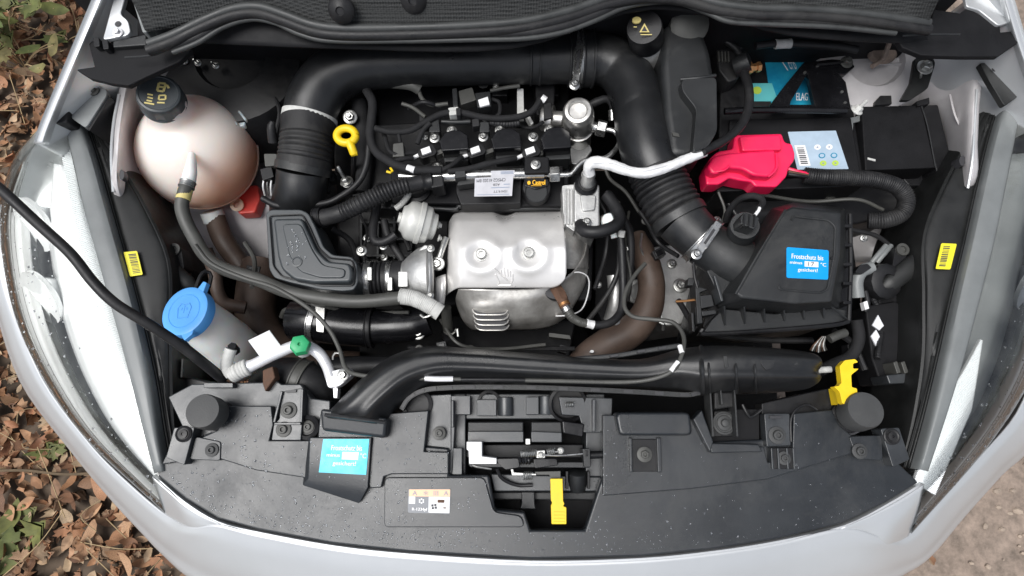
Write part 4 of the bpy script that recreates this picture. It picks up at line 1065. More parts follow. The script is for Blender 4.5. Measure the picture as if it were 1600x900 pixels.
def ac_line():
    t = thing('air_conditioning_pipe', 'bare aluminium air-conditioning pipe with a bright green valve cap', 'pipe', (440, 560, .76))
    MB().path([(366, 583, .80, 12), (380, 576, .80, 12), (398, 569, .802, 9), (430, 553, .805, 9), (462, 540, .807, 9), (482, 542, .805, 9), (500, 554, .80, 9), (511, 572, .80, 8.5), (517, 590, .80, 8.5)], 9, 18).build('pipe', 'ac_alu', t)
    MB().path([(361, 586, .80), (374, 579, .802), (388, 573, .802)], 14, 18, step=.0012, ribs=[(0, 1, 6, .12)]).build('crimp_sleeve', 'sleeve_grey', t)
    MB().path([(361, 545, .815), (356, 560, .812), (354, 574, .805), (362, 586, .80)], 9, 16).build('elbow', 'sleeve_grey', t)
    MB().path([(362, 541, .815), (369, 549, .80)], 7, 6).build('elbow_cap', 'black', t)
    MB().lathe(W(474, 545, .80), W(468, 536, .84) - W(474, 545, .80), [(.013, 0), (.012, .012), (.010, .02)], 20).build('valve_stem', 'sleeve_grey', t)
    p = W(470, 541, .822); ax = W(465, 533, .86) - p
    MB().lathe(p, ax, [(.0142, -.004), (.0150, .002), (.0150, .008), (.0135, .010), (.0135, .017), (.012, .018), (.0025, .018), (.0022, .015)], 6, rot=.25).build('valve_cap', 'green_cap', t, bevel=.0007)
    MB().prism(rnd([(507, 588), (515, 580), (546, 573), (551, 586), (530, 604), (512, 607)], 6), .805, .787).build('flange_block', 'ac_alu', t, bevel=.002)
    bolt(t, 536, 586, .808, 8, 'zinc')
    MB().prism([(520, 606), (528, 606), (527, 622), (521, 622)], .795, .78).build('flange_tab', 'ac_alu', t, bevel=.001)
    a = [W(*q) for q in ((388, 532, .825), (421, 516, .83), (443, 546, .808), (410, 562, .806))]
    n = (a[1] - a[0]).cross(a[3] - a[0]).normalized() * .0008
    o = MB().hexa([q + n for q in a], [q - n for q in a]).build('blank_tag', 'white', t); o['label'] = 'blank white tag on the pipe'
ac_line()

def lamp_carrier(S, label):
    """black plastic carrier between headlight and bay"""
    def X(x): return x if S < 0 else 1682 - x
    def q(*p): return [(X(a), b_) for a, b_ in p]
    t = thing('headlight_carrier', label, 'bracket', (X(260), 450, .60), 'headlight carriers')
    MB().prism(q((175, 330), (215, 345), (265, 400), (300, 420), (310, 470), (270, 590), (250, 640), (225, 600), (195, 470)), .715, .66).build('plate', 'black_matt', t, bevel=.004)
    MB().path([(X(216), 384, .75, 9), (X(235), 398, .752, 14), (X(262), 420, .75, 16), (X(290), 442, .745, 14), (X(304), 452, .74, 8)], 14, 20, squash=.55).build('arm', 'lamp_casing', t)
    c = MB().prism(rnd(q((262, 382), (283, 386), (288, 420), (270, 422)), 4), .748, .72).build('lug', 'black', t, bevel=.002)
    MB().lathe(W(X(272), 390, .75), (0, 0, 1), [(.010, -.002), (.010, .002), (.0055, .002), (.005, -.001), (.0005, -.001)], 28).build('lug_bush', 'hose_grey', c)
    MB().prism(rnd(q((220, 448), (236, 430), (250, 436), (256, 455), (244, 500), (226, 490)), 4), .738, .70).build('pocket', 'lamp_casing', t, bevel=.003)
    o = MB().prism(q((236, 431), (243, 433), (242, 449), (236, 455), (234, 468), (228, 466), (229, 452), (231, 450)), .7405, .737).build('white_patch', 'paper', t); o['label'] = 'white patch on the dark pocket'
    MB().prism(q((262, 470), (290, 520), (270, 590), (240, 590), (236, 520)), .70, .62).build('lower_plate', 'black', t, bevel=.004)
    return t
lamp_carrier(-1, 'black plastic headlight carrier beside the blue washer cap')
def left_details():
    # headlight bracket with a screw, and dark block under the fender edge
    t = thing('headlight_bracket', 'grey sheet bracket with one screw above the headlight by the leaves', 'bracket', (140, 165, .78))
    MB().prism(rnd([(132, 140), (150, 136), (166, 138), (167, 148), (134, 200), (108, 182)], 6), .822, .812).build('plate', 'bracket_grey', t, bevel=.0015)
    MB().prism([(167, 146), (172, 152), (140, 204), (134, 199)], .818, .76).build('side_wall', 'black', t)
    screw(t, 146, 141, .824, 6, 'hose_grey')
    MB().prism([(84, 176), (108, 172), (104, 190), (80, 194)], .83, .80).build('rubber_block', 'rubber', t, bevel=.002)
    # connector cluster beside the tank
    t = thing('tank_connector', 'small black electrical connector beside the coolant tank', 'connector', (420, 265, .68))
    MB().prism(rnd([(412, 240), (432, 240), (434, 258), (414, 260)], 2), .76, .74).build('housing', 'hose_grey', t, bevel=.001)
    MB().prism(rnd([(406, 264), (424, 260), (428, 276), (410, 282)], 2), .755, .73).build('housing', 'black', t, bevel=.001)
    for k in range(3): MB().path([(412 + 6 * k, 282, .745), (411 + 6 * k, 292, .74), (414 + 5 * k, 305, .72)], 1.4, 6).build('wire', ('foil', 'zinc', 'white')[k], t)
    o = MB().path([(427, 222, .77, 8), (424, 200, .785, 7), (426, 190, .79, 4)], 7, 12).build('hose_stub', 'rubber'); tag(o, 'black rubber hose stub standing beside the pipe bellows', 'hose')
    # lower black radiator hose with clamp under the green cap
    t = thing('radiator_hose', 'black radiator hose with a metal clamp under the green capped pipe', 'hose', (470, 590, .68))
    MB().path([(520, 640, .70), (500, 612, .735), (470, 592, .745), (440, 590, .735), (415, 610, .70)], 30, 28).build('rubber_hose', 'rubber', t)
    band(t, 'hose_clamp', (478, 596, .745), (462, 590, .745), 30, 'hose_grey')
    MB().prism([(410, 578), (426, 572), (430, 590), (414, 612), (410, 600)], .80, .78).build('clamp_screw', 'rust', t, bevel=.002)
    o = MB().path([(500, 575, .70), (560, 572, .70), (640, 572, .70)], 16, 20).build('cooling_pipe', 'black'); tag(o, 'black cooling pipe behind the front air duct', 'pipe')
    b = thing('pipe_clip', 'small dark wire clip on the black cooling pipe', 'clip', (525, 560, .72))
    MB().path([(520, 562, .725), (522, 552, .728), (536, 552, .728)], 2, 6).build('wire_clip', 'zinc', b)
    # scattered dark plastic under the headlight
    t = thing('support_bracket', 'dark ribbed plastic support below the thin black cable', 'bracket', (290, 610, .70))
    MB().prism([(250, 590), (300, 590), (345, 600), (330, 640), (290, 680), (262, 650)], .74, .66).build('plate', 'black', t, bevel=.003)
    for x in (270, 283): MB().prism([(x, 560), (x + 4, 560), (x + 2, 590), (x - 2, 590)], .76, .70).build('rib', 'lamp_casing', t, bevel=.001)
    MB().prism(rnd([(318, 598), (364, 598), (364, 606), (318, 606)], 2), .80, .785).build('ledge', 'panel_frame', t, bevel=.001)
left_details()
# ================================================================== engine
def engine():
    t = thing('engine', 'black-topped petrol engine filling the middle of the bay', 'engine', (760, 300, .35))
    MB().prism([(560, 180), (885, 170), (930, 300), (925, 470), (640, 480), (570, 420), (556, 300)], .66, .36).build('block', 'black_matt', t, bevel=.006)
    # cam cover with stepped deck
    MB().prism(rnd([(572, 195), (640, 190), (880, 190), (892, 250), (888, 326), (760, 332), (640, 330), (575, 325)], 8), .715, .66).build('cam_cover', 'black', t, bevel=.005)
    MB().prism(rnd([(610, 262), (700, 262), (712, 250), (880, 250), (882, 322), (800, 322), (795, 314), (715, 318), (612, 318)], 5), .735, .70).build('cover_deck', 'black_matt', t, bevel=.003)
    MB().prism(rnd([(712, 268), (816, 266), (814, 318), (720, 320), (712, 300)], 3), .752, .72).build('injector_cover', 'black', t, bevel=.002)
    MB().path([(612, 322, .722), (680, 326, .724), (712, 327, .724), (720, 322, .724), (790, 320, .724), (800, 326, .724), (886, 324, .722)], 4, 10).build('gasket_flange', 'dark_box', t)
    for (x, y, r) in ((651, 296, 22), (596, 300, 14)):
        MB().lathe(W(x, y, .737), (0, 0, 1), [(.024 * r / 22, 0), (.024 * r / 22, .004), (.018 * r / 22, .006), (.016 * r / 22, .003), (.001, .003)], 28).build('cover_boss', 'black', t)
    for (x, y, r) in ((683, 260, 7), (837, 256, 7), (565, 392, 7), (599, 385, 5), (542, 284, 8), (729, 270, 4)):
        bolt(t, x, y, .74, r, 'zinc', name='cover_bolt')
    # ribbed black side of the engine under the harness
    MB().prism([(560, 330), (700, 332), (700, 420), (560, 410)], .668, .60).build('front_cover', 'black', t, bevel=.002)
    for k in range(3):
        y = 345 + 26 * k
        MB().prism([(562, y), (640, y), (640, y + 4), (562, y + 4)], .684, .65).build('cover_rib', 'dark_box', t, bevel=.0008)
    for k in range(4):
        x = 562 + 26 * k
        MB().prism([(x, 338), (x + 4, 338), (x + 4, 404), (x, 404)], .683, .65).build('cover_rib', 'dark_box', t, bevel=.0008)
    MB().prism([(520, 220), (560, 215), (575, 420), (530, 420)], .66, .5).build('timing_cover', 'black', t, bevel=.004)
    for k in range(9):
        MB().prism([(545 + k, 232 + 12 * k), (560 + k, 230 + 12 * k), (560 + k, 232.5 + 12 * k), (545 + k, 234.5 + 12 * k)], .672, .65).build('timing_rib', 'dark_box', t)
    # black slab of the intake side
    MB().prism([(590, 130), (890, 128), (890, 190), (590, 200)], .69, .5).build('intake_manifold', 'black_matt', t, bevel=.006)
    for x in (735, 770, 850):
        MB().prism([(x, 122), (x + 22, 122), (x + 24, 150), (x - 2, 150)], .715, .66).build('manifold_runner', 'black', t, bevel=.003)
    bolt(t, 755, 130, .72, 7, 'zinc', name='manifold_bolt')
    # gearbox casting on the battery side
    MB().prism(rnd([(1020, 385), (1062, 380), (1075, 400), (1105, 420), (1110, 500), (1040, 510), (1015, 470)], 6), .58, .38).build('gearbox_casting', 'cast_alu', t, bevel=.004)
    bolt(t, 1063, 446, .585, 9, 'zinc', name='gearbox_bolt'); bolt(t, 1050, 412, .585, 6, 'zinc', name='gearbox_bolt')
    MB().prism(rnd([(930, 360), (990, 350), (1010, 480), (960, 540), (930, 480)], 6), .56, .36).build('gearbox_casting', 'black_matt', t, bevel=.004)
    MB().prism(rnd([(560, 480), (700, 490), (900, 500), (890, 560), (560, 560)], 6), .56, .36).build('sump_side', 'black_matt', t, bevel=.004)
    MB().path([(960, 430, .66), (962, 470, .65), (955, 500, .63)], 12, 14).build('shift_tower', 'cast_alu', t)
    MB().lathe(W(992, 455, .60), (.3, -.3, .9), [(.022, 0), (.022, .01), (.016, .012), (.015, .004), (.001, .004)], 28).build('breather_ring', 'cast_alu', t)
engine()

def coil(k, pad, bolts, clip, conn, label):
    x0, y0, x1, y1 = pad
    t = thing('ignition_coil', label, 'ignition coil', ((x0 + x1) / 2, y1, .72), 'ignition coils')
    z = .788
    MB().prism([(x0 + 8, y0 + 2), (x0 + 20, y0 - 2), (x1 - 14, y0 - 2), (x1 - 2, y0 + 6), (x1, y1), (x0 + 4, y1 + 3), (x0, y0 + 14)], z, .72).build('head', 'black_gloss', t, bevel=.002)
    MB().prism([(x0 + 5, y1 + 1), (x1 - 1, y1 - 2), (x1 - 1, y1 + 18), (x0 + 8, y1 + 20)], .762, .72).build('front_block', 'dark_box', t, bevel=.002)
    for (x, y) in bolts: bolt(t, x, y, .772, 6.5, 'zinc', rod=.004)
    cx, cy = clip
    c = MB().prism(rnd([(cx - 10, cy - 2), (cx + 10, cy - 10), (cx + 18, cy + 2), (cx + 14, cy + 8), (cx - 6, cy + 14), (cx - 13, cy + 6)], 2), .776, .75).build('connector', 'black', t, bevel=.001)
    MB().prism([(cx - 8, cy - 1), (cx + 6, cy - 6), (cx + 9, cy + 3), (cx - 5, cy + 8)], .781, .776).build('locking_tab', 'white', c, bevel=.0006)
    MB().prism([(cx + 10, cy + 4), (cx + 34, cy - 5), (cx + 36, cy + 1), (cx + 12, cy + 11)], .768, .75).build('connector_neck', 'hose_grey', c, bevel=.001)
    MB().path([(cx - 10, cy + 8, .77), (cx - 22, cy + 14, .768)], 3, 8).build('wire_seal', 'white', c)
coil(0, (686, 205, 733, 233), [(679, 216), (706, 204)], (665, 234), None, 'ignition coil nearest the dipstick, first of three')
coil(1, (767, 202, 815, 230), [(755, 214), (781, 203)], (742, 233), None, 'middle ignition coil of the three in a row')
coil(2, (845, 200, 893, 230), [(833, 214), (858, 203)], (828, 234), None, 'ignition coil beside the silver fuel pump, last of three')

def fuel_system():
    t = thing('fuel_rail', 'silver fuel rail tube with a white paper part label', 'fuel rail', (770, 275, .74))
    MB().path([(666, 277, .772), (760, 273, .772), (850, 271, .772)], 8.5, 24).build('tube', 'steel', t)
    band(t, 'end_fitting', (624, 275, .765), (660, 277, .77), 6, 'steel', 1.0, False)
    MB().path([(850, 271, .772), (862, 272, .772)], 6, 18).build('neck', 'steel', t)
    p, q = W(858, 273, .772), W(874, 272, .772)
    MB().lathe(p, q - p, [(.0125, 0), (.0135, .0012), (.0135, (q - p).length - .001), (.0125, (q - p).length)], 6, rot=.1).build('hex_nut', 'steel', t, bevel=.0006)
    q4 = [(742, 278), (802, 275), (800, 306), (741, 307)]
    s = patch(t, 'part_label', q4, .7835, 'paper_grey', .0006); z = .7847
    s['label'] = 'white paper part label printed upside down'
    lettering(s, 'CM5G2 41202 BM', q4, z, .05, .08, .80, .25, 'ink', flip=True); lettering(s, 'A2B', q4, z, .48, .35, .66, .46, 'ink', flip=True)
    lettering(s, '15419,TT', q4, z, .50, .68, .86, .82, 'ink', flip=True);
    marks(s, q4, z, [(.08, .90, .92, .925), (.76, .38, .92, .42), (.44, .54, .92, .575)], 'ink_pale')
    b = [(767, 267), (804, 266), (804, 276), (767, 277)]
    s2 = patch(t, 'bar_label', b, .7815, 'paper_grey', .0005); marks(s2, b, .7826, [(.42 + .045 * k, .1, .42 + .045 * k + .022, .55) for k in range(12)], 'ink_pale', 'bar_code')
    # black clamp over the rail
    t2 = thing('rail_clamp', 'black arched clamp holding the fuel rail beside the oil cap', 'clamp', (838, 262, .74))
    MB().prism(rnd([(820, 244), (858, 244), (859, 270), (819, 271)], 4), .786, .74).build('arch', 'black_matt', t2, bevel=.003)
    bolt(t2, 837, 257, .789, 6.5, 'zinc')
    t3 = thing('oil_filler_cap', 'black oil filler cap with yellow lettering on its rim', 'oil cap', (840, 297, .74))
    p = W(838, 297, .752); k = 22 * mpp(p)
    MB().lathe(p, (0, 0, 1), [(k, -.012), (k, .008), (k * .95, .013), (k * .6, .014), (k * .1, .0142)], 48).build('cap', 'black', t3)
    MB().lathe(W(838, 300, .767), (0, 0, 1), [(k * .72, 0), (k * .76, .001), (k * .80, 0), (k * .76, -.001)], 40).build('cap_ring', 'dark_box', t3)
    MB().prism(rnd([(819, 280), (838, 276), (857, 280), (857, 290), (838, 296), (819, 290)], 3), .770, .76).build('grip', 'black_gloss', t3, bevel=.001)
    q4 = [(824, 281), (852, 281), (852, 291), (824, 291)]; 
    lettering(t3, 'Castrol', q4, .7715, .28, .02, .98, .78, 'orange_print', bold=.02); marks(t3, q4, .7715, [(.2, .88, .8, .95)], 'orange_print', 'underline')
    MB().prism(oval(826.5, 285.5, 2.6, 3, 14), .7715, .770).build('round_logo', 'orange_print', t3)
    # high pressure pump
    t = thing('fuel_pump', 'silver domed high-pressure fuel pump with hex fittings', 'fuel pump', (905, 215, .68))
    p = W(905, 214, .71); top = W(903, 172, .815); ax = top - p; L_ = ax.length; k = 25.5 * mpp(top)
    MB().lathe(p, ax, [(k * .8, -.02), (k * .8, L_ * .45), (k * .98, L_ * .5), (k, L_ * .58), (k, L_ * .84), (k * .93, L_ * .95), (k * .8, L_ * .995), (k * .62, L_), (k * .56, L_ * .985), (k * .52, L_ * .96), (k * .05, L_ * .955)], 48).build('body', 'pump_metal', t)
    MB().lathe(p, ax, [(k * .7, L_ * .3), (k * .99, L_ * .32), (k * .99, L_ * .40), (k * .7, L_ * .42)], 40).build('body_flange', 'pump_metal', t)
    MB().prism(rnd([(890, 226), (920, 222), (926, 234), (908, 258), (892, 256)], 4), .70, .66).build('mounting_foot', 'cast_alu', t, bevel=.002)
    a, c = W(847, 184, .755), W(872, 186, .76)
    MB().lathe(a, c - a, [(.02, 0), (.0215, .002), (.0215, (c - a).length * .7), (.013, (c - a).length * .75), (.013, (c - a).length * 1.3)], 32).build('solenoid', 'pump_metal', t)
    a, c = W(924, 197, .765), W(932, 199, .766); MB().lathe(a, c - a, [(.008, -.006), (.0085, 0), (.0085, .012)], 20).build('outlet', 'steel', t)
    a, c = W(932, 199, .766), W(946, 202, .766)
    MB().lathe(a, c - a, [(.0125, 0), (.0138, .001), (.0138, (c - a).length), (.0125, (c - a).length + .001)], 6, rot=.2).build('hex_nut', 'steel', t, bevel=.0006)
    MB().path([(920, 165, .77, 6), (935, 158, .775, 7), (948, 155, .775, 6), (956, 162, .77, 5.5), (958, 176, .765, 5)], 6, 14, ribs=[(0, .5, 6, .1)]).build('inlet_hose', 'rubber', t)
    band(t, 'inlet_fitting', (957, 172, .768), (957, 189, .762), 6.5, 'steel', 1.0)
    o = hose('fuel_line', 'thin bent steel fuel line joining the pump and the rail', 'pipe', [(946, 202, .766), (958, 204, .768), (967, 213, .77), (967, 226, .772), (958, 238, .774), (946, 247, .775), (928, 249, .776), (912, 252, .776), (901, 262, .775), (892, 272, .773), (874, 273, .772)], 4.2, 'steel')
fuel_system()

def dipstick():
    t = thing('dipstick', 'yellow oil dipstick handle with an oval loop', 'dipstick', (545, 225, .72))
    P = []; n = 28
    for i in range(n + 1):
        a = 2 * math.pi * i / n; P.append(W(541 + 14.5 * math.cos(a), 212 + 11.5 * math.sin(a), .80))
    MB().tube(P, [.0064] * len(P), 10, cap=False).build('loop', 'yellow', t)
    MB().path([(546, 222, .80, 7), (550, 232, .80, 6.5), (553, 240, .795, 6.5)], 6, 14).build('stem', 'yellow', t)
    MB().path([(548, 240, .795), (558, 238, .795)], 5, 12).build('stem_foot', 'yellow', t)
    MB().path([(553, 240, .79), (552, 280, .70), (550, 330, .62)], 4, 10).build('tube', 'black', t)
    o = bolt(None, 547, 183, .765, 9, 'zinc', (.1, -.3, 1), 'flange_bolt', rod=.012); tag(o, 'bright flange bolt just above the yellow dipstick loop', 'bolt')
    o = bolt(None, 541, 284, .745, 8, 'zinc', (-.25, .5, .9), 'stud_bolt', rod=.03); tag(o, 'long bright stud bolt between bellows and corrugated harness', 'bolt')
dipstick()

# ------------------------------------------------------------------ air path: pipes and bellows
def intake():
    t = thing('intake_pipe', 'wide black intake pipe crossing the back of the engine bay', 'intake pipe', (700, 95, .72))
    MB().path([(905, 92, .79, 38), (860, 92, .79, 38), (780, 94, .79, 37), (690, 96, .79, 37), (610, 98, .79, 38), (555, 104, .79, 40), (515, 124, .785, 42), (492, 158, .78, 42), (484, 185, .775, 41)], 40, 40).build('pipe', 'duct', t)
    band(t, 'band', (485, 180, .776), (483, 190, .774), 41, 'sleeve_grey', 1.03, False)
    MB().path([(483, 188, .775), (481, 215, .772), (478, 240, .768), (475, 262, .762)], 42, 40, step=.0012, ribs=[(.38, .82, 5, .07)]).build('bellows', 'rubber', t)
    MB().path([(475, 258, .762, 43), (473, 270, .758, 43)], 43, 40).build('collar', 'dark_box', t)
    MB().path([(473, 268, .758, 39), (470, 300, .74, 39), (462, 330, .70, 39)], 39, 36).build('lower_pipe', 'duct', t)
    for (a, c, r) in (((845, 92, .79), (828, 92, .79), 38), ((905, 91, .79), (888, 91, .79), 41), ((927, 92, .79), (908, 92, .79), 42)): band(t, 'collar', a, c, r, 'duct', 1.04)
    MB().prism([(836, 120), (868, 120), (866, 180), (838, 180)], .755, .70).build('pipe_bracket', 'black', t, bevel=.003)
    MB().prism([(808, 138), (818, 138), (819, 178), (808, 179)], .765, .74).build('pale_stay', 'sleeve_grey', t, bevel=.001)
    MB().prism([(818, 172), (822, 170), (834, 192), (830, 195)], .76, .74).build('pale_stay', 'sleeve_grey', t, bevel=.001)
    # strap clamp with its screw
    c = thing('strap_clamp', 'slotted silver strap clamp upright across the rear intake joint', 'hose clamp', (903, 95, .80), 'strap clamps on the intake')
    def strap(px, py, w, h, z, rot, root):
        def q(pts): return [(px + x * math.cos(rot) - y * math.sin(rot), py + x * math.sin(rot) + y * math.cos(rot)) for x, y in pts]
        MB().prism(q([(-w, -h), (w, -h), (w, h), (-w, h)]), z, z - .003).build('strap', 'steel', root, bevel=.0008)
        MB().prism(q([(-w * .35, -h * .55), (w * .35, -h * .55), (w * .35, h * .35), (-w * .35, h * .35)]), z + .0008, z - .002).build('slot', 'wing_dark', root)
        for sx in (-1, 1): MB().prism(q([(sx * w - 1, -h * .7), (sx * w + 1, -h * .7), (sx * w + 1, h * .5), (sx * w - 1, h * .5)]), z + .003, z - .002).build('strap_edge', 'steel', root, bevel=.0005)
        x, y = q([(-w * .2, h * 1.05)])[0]
        bolt(root, x, y, z + .002, 7, 'steel', name='clamp_screw')
    P = W(903, 95, .79); band(c, 'ring', (908, 92, .79), (898, 92, .79), 42, 'steel', 1.06)
    strap(903, 97, 5.5, 34, .842, .12, c)
    t = thing('filter_hose', 'black intake hose bending down with corrugations to the air filter box', 'intake hose', (1000, 220, .74))
    MB().path([(918, 92, .79, 39), (945, 94, .79, 39), (970, 108, .79, 39), (990, 140, .795, 40), (1000, 180, .80, 41), (1008, 215, .805, 42), (1018, 250, .805, 42), (1030, 280, .80, 42)], 40, 40).build('elbow', 'duct', t)
    MB().path([(1000, 165, .797, 41.5), (1004, 200, .803, 42.5), (1014, 240, .805, 43), (1024, 265, .803, 43)], 43, 40).build('sleeve', 'duct', t)
    MB().path([(1022, 262, .803), (1034, 290, .80), (1048, 318, .80), (1062, 342, .80)], 44, 40, step=.0011, ribs=[(.0, .97, 9, .12)]).build('bellows', 'rubber', t)
    MB().path([(1058, 336, .80, 45), (1064, 346, .80, 45)], 45, 40).build('collar', 'duct', t)
    MB().path([(1062, 342, .80, 40), (1082, 362, .80, 38), (1098, 376, .80, 37)], 38, 40).build('cuff', 'duct', t)
    c = thing('strap_clamp', 'slotted silver strap clamp tilted where hose meets air filter box', 'hose clamp', (1105, 378, .80), 'strap clamps on the intake')
    band(c, 'ring', (1093, 372, .80), (1102, 380, .80), 38, 'steel', 1.07)
    strap(1107, 372, 6, 30, .846, .60, c)
intake()

def resonator():
    t = thing('resonator_box', 'dark grey boot-shaped plastic resonator with water spots', 'resonator box', (470, 400, .70))
    out_ = [(415, 332), (424, 327), (470, 327), (482, 333), (492, 352), (506, 386), (520, 398), (550, 401), (558, 412), (560, 440), (553, 453), (535, 455), (500, 452), (455, 442), (428, 434), (420, 420)]
    MB().prism(rnd(out_, 5), .792, .70).build('flange', 'resonator', t, bevel=.002)
    ins = [(427, 342), (472, 341), (478, 356), (494, 390), (512, 408), (546, 411), (550, 424), (548, 440), (490, 441), (460, 436), (440, 420), (434, 400)]
    MB().prism(rnd(ins, 6), .806, .79, 1.05).build('lid', 'resonator', t, bevel=.005)
    MB().prism(rnd([(440, 350), (470, 349), (488, 390), (504, 414), (540, 420), (538, 434), (500, 434), (468, 424), (452, 400)], 8), .8085, .80, 1.02).build('lid_swell', 'resonator', t, bevel=.002)
    MB().lathe(W(464, 409, .8088), (0, 0, 1), [(.0078, 0), (.0078, .0012), (.006, .0014), (.0055, .0006), (.001, .0006)], 24).build('moulded_mark', 'resonator', t)
    P = [W(x, y, .795) for x, y in rnd([(421, 337), (472, 335), (482, 352), (498, 388), (514, 403), (550, 406), (555, 424), (552, 446), (500, 446), (440, 432), (427, 416)], 5)]
    MB().tube(P + [P[0]], [.0012] * (len(P) + 1), 6, cap=False).build('groove_bead', 'black', t)
    rn = random.Random(8); d = MB()
    for i in range(46):
        x = rn.gauss(462, 12); y = rn.gauss(378, 24); p = W(x, y, .8086); r = rn.uniform(.0008, .0022)
        if 446 < x < 480 and 352 < y < 415: d.lathe(p, (0, 0, 1), [(r, 0), (r * .8, r * .35), (r * .2, r * .5)], 9, sq=(1, rn.uniform(.8, 1.6)))
    o = d.build('water_spots', 'droplet', t); o['kind'] = 'stuff'
    hose('breather_hose', 'corrugated black breather hose above the resonator box', 'hose', [(498, 341, .77, 14), (515, 338, .775, 13), (535, 332, .78, 14), (560, 320, .785, 14.5), (590, 306, .785, 14.5), (620, 294, .785, 14), (655, 286, .782, 12), (676, 283, .78, 11)], 14, 'rubber', ribs=[(.22, .80, 20, .16)], step=.0011)
    t = thing('breather_joint', 'black plug joint where breather hose meets the cam cover', 'connector', (680, 284, .75))
    band(t, 'collar', (660, 286, .782), (676, 283, .782), 12, 'black', 1.1)
    MB().prism(rnd([(670, 276), (692, 273), (694, 290), (674, 294)], 3), .79, .75).build('plug', 'black', t, bevel=.002)
    band(t, 'collar', (494, 341, .768), (506, 339, .772), 15, 'black', 1.08)
resonator()

def turbo():
    t = thing('turbocharger', 'cast turbocharger inlet with clamped rubber bellows beside the heat shield', 'turbocharger', (640, 440, .64))
    MB().path([(548, 436, .735), (575, 436, .735), (605, 435, .735), (630, 434, .735)], 27, 36, step=.0011, ribs=[(.1, .32, 2, .12), (.38, .62, 3, .14)]).build('bellows', 'rubber', t)
    band(t, 'hose_clamp', (572, 436, .735), (582, 436, .735), 27, 'steel', 1.06); band(t, 'hose_clamp', (606, 435, .735), (614, 435, .735), 26, 'steel', 1.06)
    for (x, y) in ((577, 428), (609, 444)): MB().prism(rnd([(x - 4, y - 11), (x + 4, y - 11), (x + 4, y + 10), (x - 4, y + 10)], 2), .768, .758).build('clamp_screw', 'zinc', t, bevel=.001)
    a, c = W(620, 434, .735), W(672, 432, .735)
    MB().lathe(a, c - a, [(.022, 0), (.026, .003), (.026, .012), (.034, .02), (.046, .036), (.05, (c - a).length), (.03, (c - a).length + .004)], 40).build('compressor_cone', 'cast_alu', t)
    MB().prism(rnd([(622, 424), (637, 424), (637, 448), (622, 448)], 2), .772, .74).build('casting_tab', 'cast_alu', t, bevel=.001)
    MB().prism(rnd([(655, 388), (664, 381), (672, 384), (674, 440), (672, 462), (660, 462), (650, 440), (640, 420)], 4), .768, .70).build('volute_web', 'cast_alu', t, bevel=.003)
    MB().path([(668, 390, .76), (671, 420, .765), (670, 455, .755), (666, 480, .73)], 7, 16).build('volute_rim', 'cast_alu', t)
    for (x, y) in ((673, 388), (672, 462)): bolt(t, x, y, .772, 5, 'zinc', name='housing_bolt')
    bolt(t, 684, 412, .755, 9, 'zinc', (-.2, -.2, 1), 'banjo_bolt'); MB().path([(684, 412, .75), (690, 392, .755), (697, 372, .752)], 5, 12).build('oil_feed', 'zinc', t)
    # wastegate actuator
    t = thing('wastegate_actuator', 'pale grey drum-shaped wastegate actuator above the turbocharger', 'actuator', (655, 360, .70))
    a, c = W(632, 342, .775), W(684, 356, .76); ax = c - a; L_ = ax.length; k = 31 * mpp(a)
    MB().lathe(a, ax, [(k * .3, -.006), (k * .62, -.005), (k * .72, 0), (k * .95, .005), (k * 1.02, .012), (k * 1.0, L_ * .38), (k * 1.08, L_ * .40), (k * 1.08, L_ * .52), (k * .98, L_ * .54), (k * .92, L_ * .72), (k * .70, L_ * .80), (k * .66, L_ * .92), (k * .4, L_ * .96)], 44).build('drum', 'actuator', t)
    MB().lathe(a, ax, [(k * .26, -.010), (k * .26, -.004)], 20).build('port', 'actuator', t)
    for y in (352, 372): bolt(t, 686, y, .755, 4.5, 'actuator', ax.normalized(), 'stud')
    # vacuum hoses to it
    hose('vacuum_hose', 'thin black vacuum hose curving up to the pale actuator', 'hose', [(592, 300, .74), (588, 325, .74), (583, 355, .745), (584, 374, .75), (594, 379, .752), (608, 374, .756), (619, 366, .76)], 7, 'rubber')
    hose('oil_hose', 'thin black hose passing below the pale actuator to the bellows', 'hose', [(600, 345, .735), (606, 368, .735), (618, 390, .735), (628, 405, .735), (633, 420, .735)], 6, 'rubber')
    t = thing('grey_bracket_hose', 'short light grey sleeve above the pale actuator', 'hose', (630, 310, .74)); MB().path([(618, 326, .75), (628, 318, .752), (637, 306, .755), (638, 296, .755)], 5, 12, step=.001, ribs=[(0, 1, 9, .1)]).build('sleeve', 'sleeve_grey', t)
    # charge pipe below
    t = thing('charge_pipe', 'glossy black charge pipe with a clamp below the grey hose', 'pipe', (560, 515, .62))
    MB().path([(458, 500, .67, 30), (490, 502, .675, 32), (530, 508, .68, 31), (575, 512, .685, 30), (580, 512, .685, 27), (615, 510, .69, 26), (645, 508, .69, 26), (668, 500, .69, 24)], 30, 36).build('pipe', 'black_gloss', t)
    band(t, 'hose_clamp', (492, 502, .675), (502, 504, .676), 32, 'steel', 1.05)
    MB().prism([(492, 470), (508, 474), (506, 520), (494, 518)], .715, .705).build('clamp_strap', 'zinc', t, bevel=.001)
    band(t, 'ridge', (575, 512, .685), (584, 512, .685), 30, 'black', 1.05)
    MB().path([(440, 495, .66), (445, 485, .67), (462, 480, .672)], 4, 10).build('wire_loop', 'hose_grey', t)
    o = bolt(None, 654, 521, .70, 8, 'zinc', name='flange_bolt'); tag(o, 'bright bolt below the end of the glossy charge pipe', 'bolt')
    t = thing('oil_return_pipe', 'short dark oil pipe with a spring clip under the shield tab', 'pipe', (700, 510, .62))
    MB().path([(697, 480, .70), (698, 500, .68), (701, 520, .65)], 8, 16).build('pipe', 'hose_grey', t)
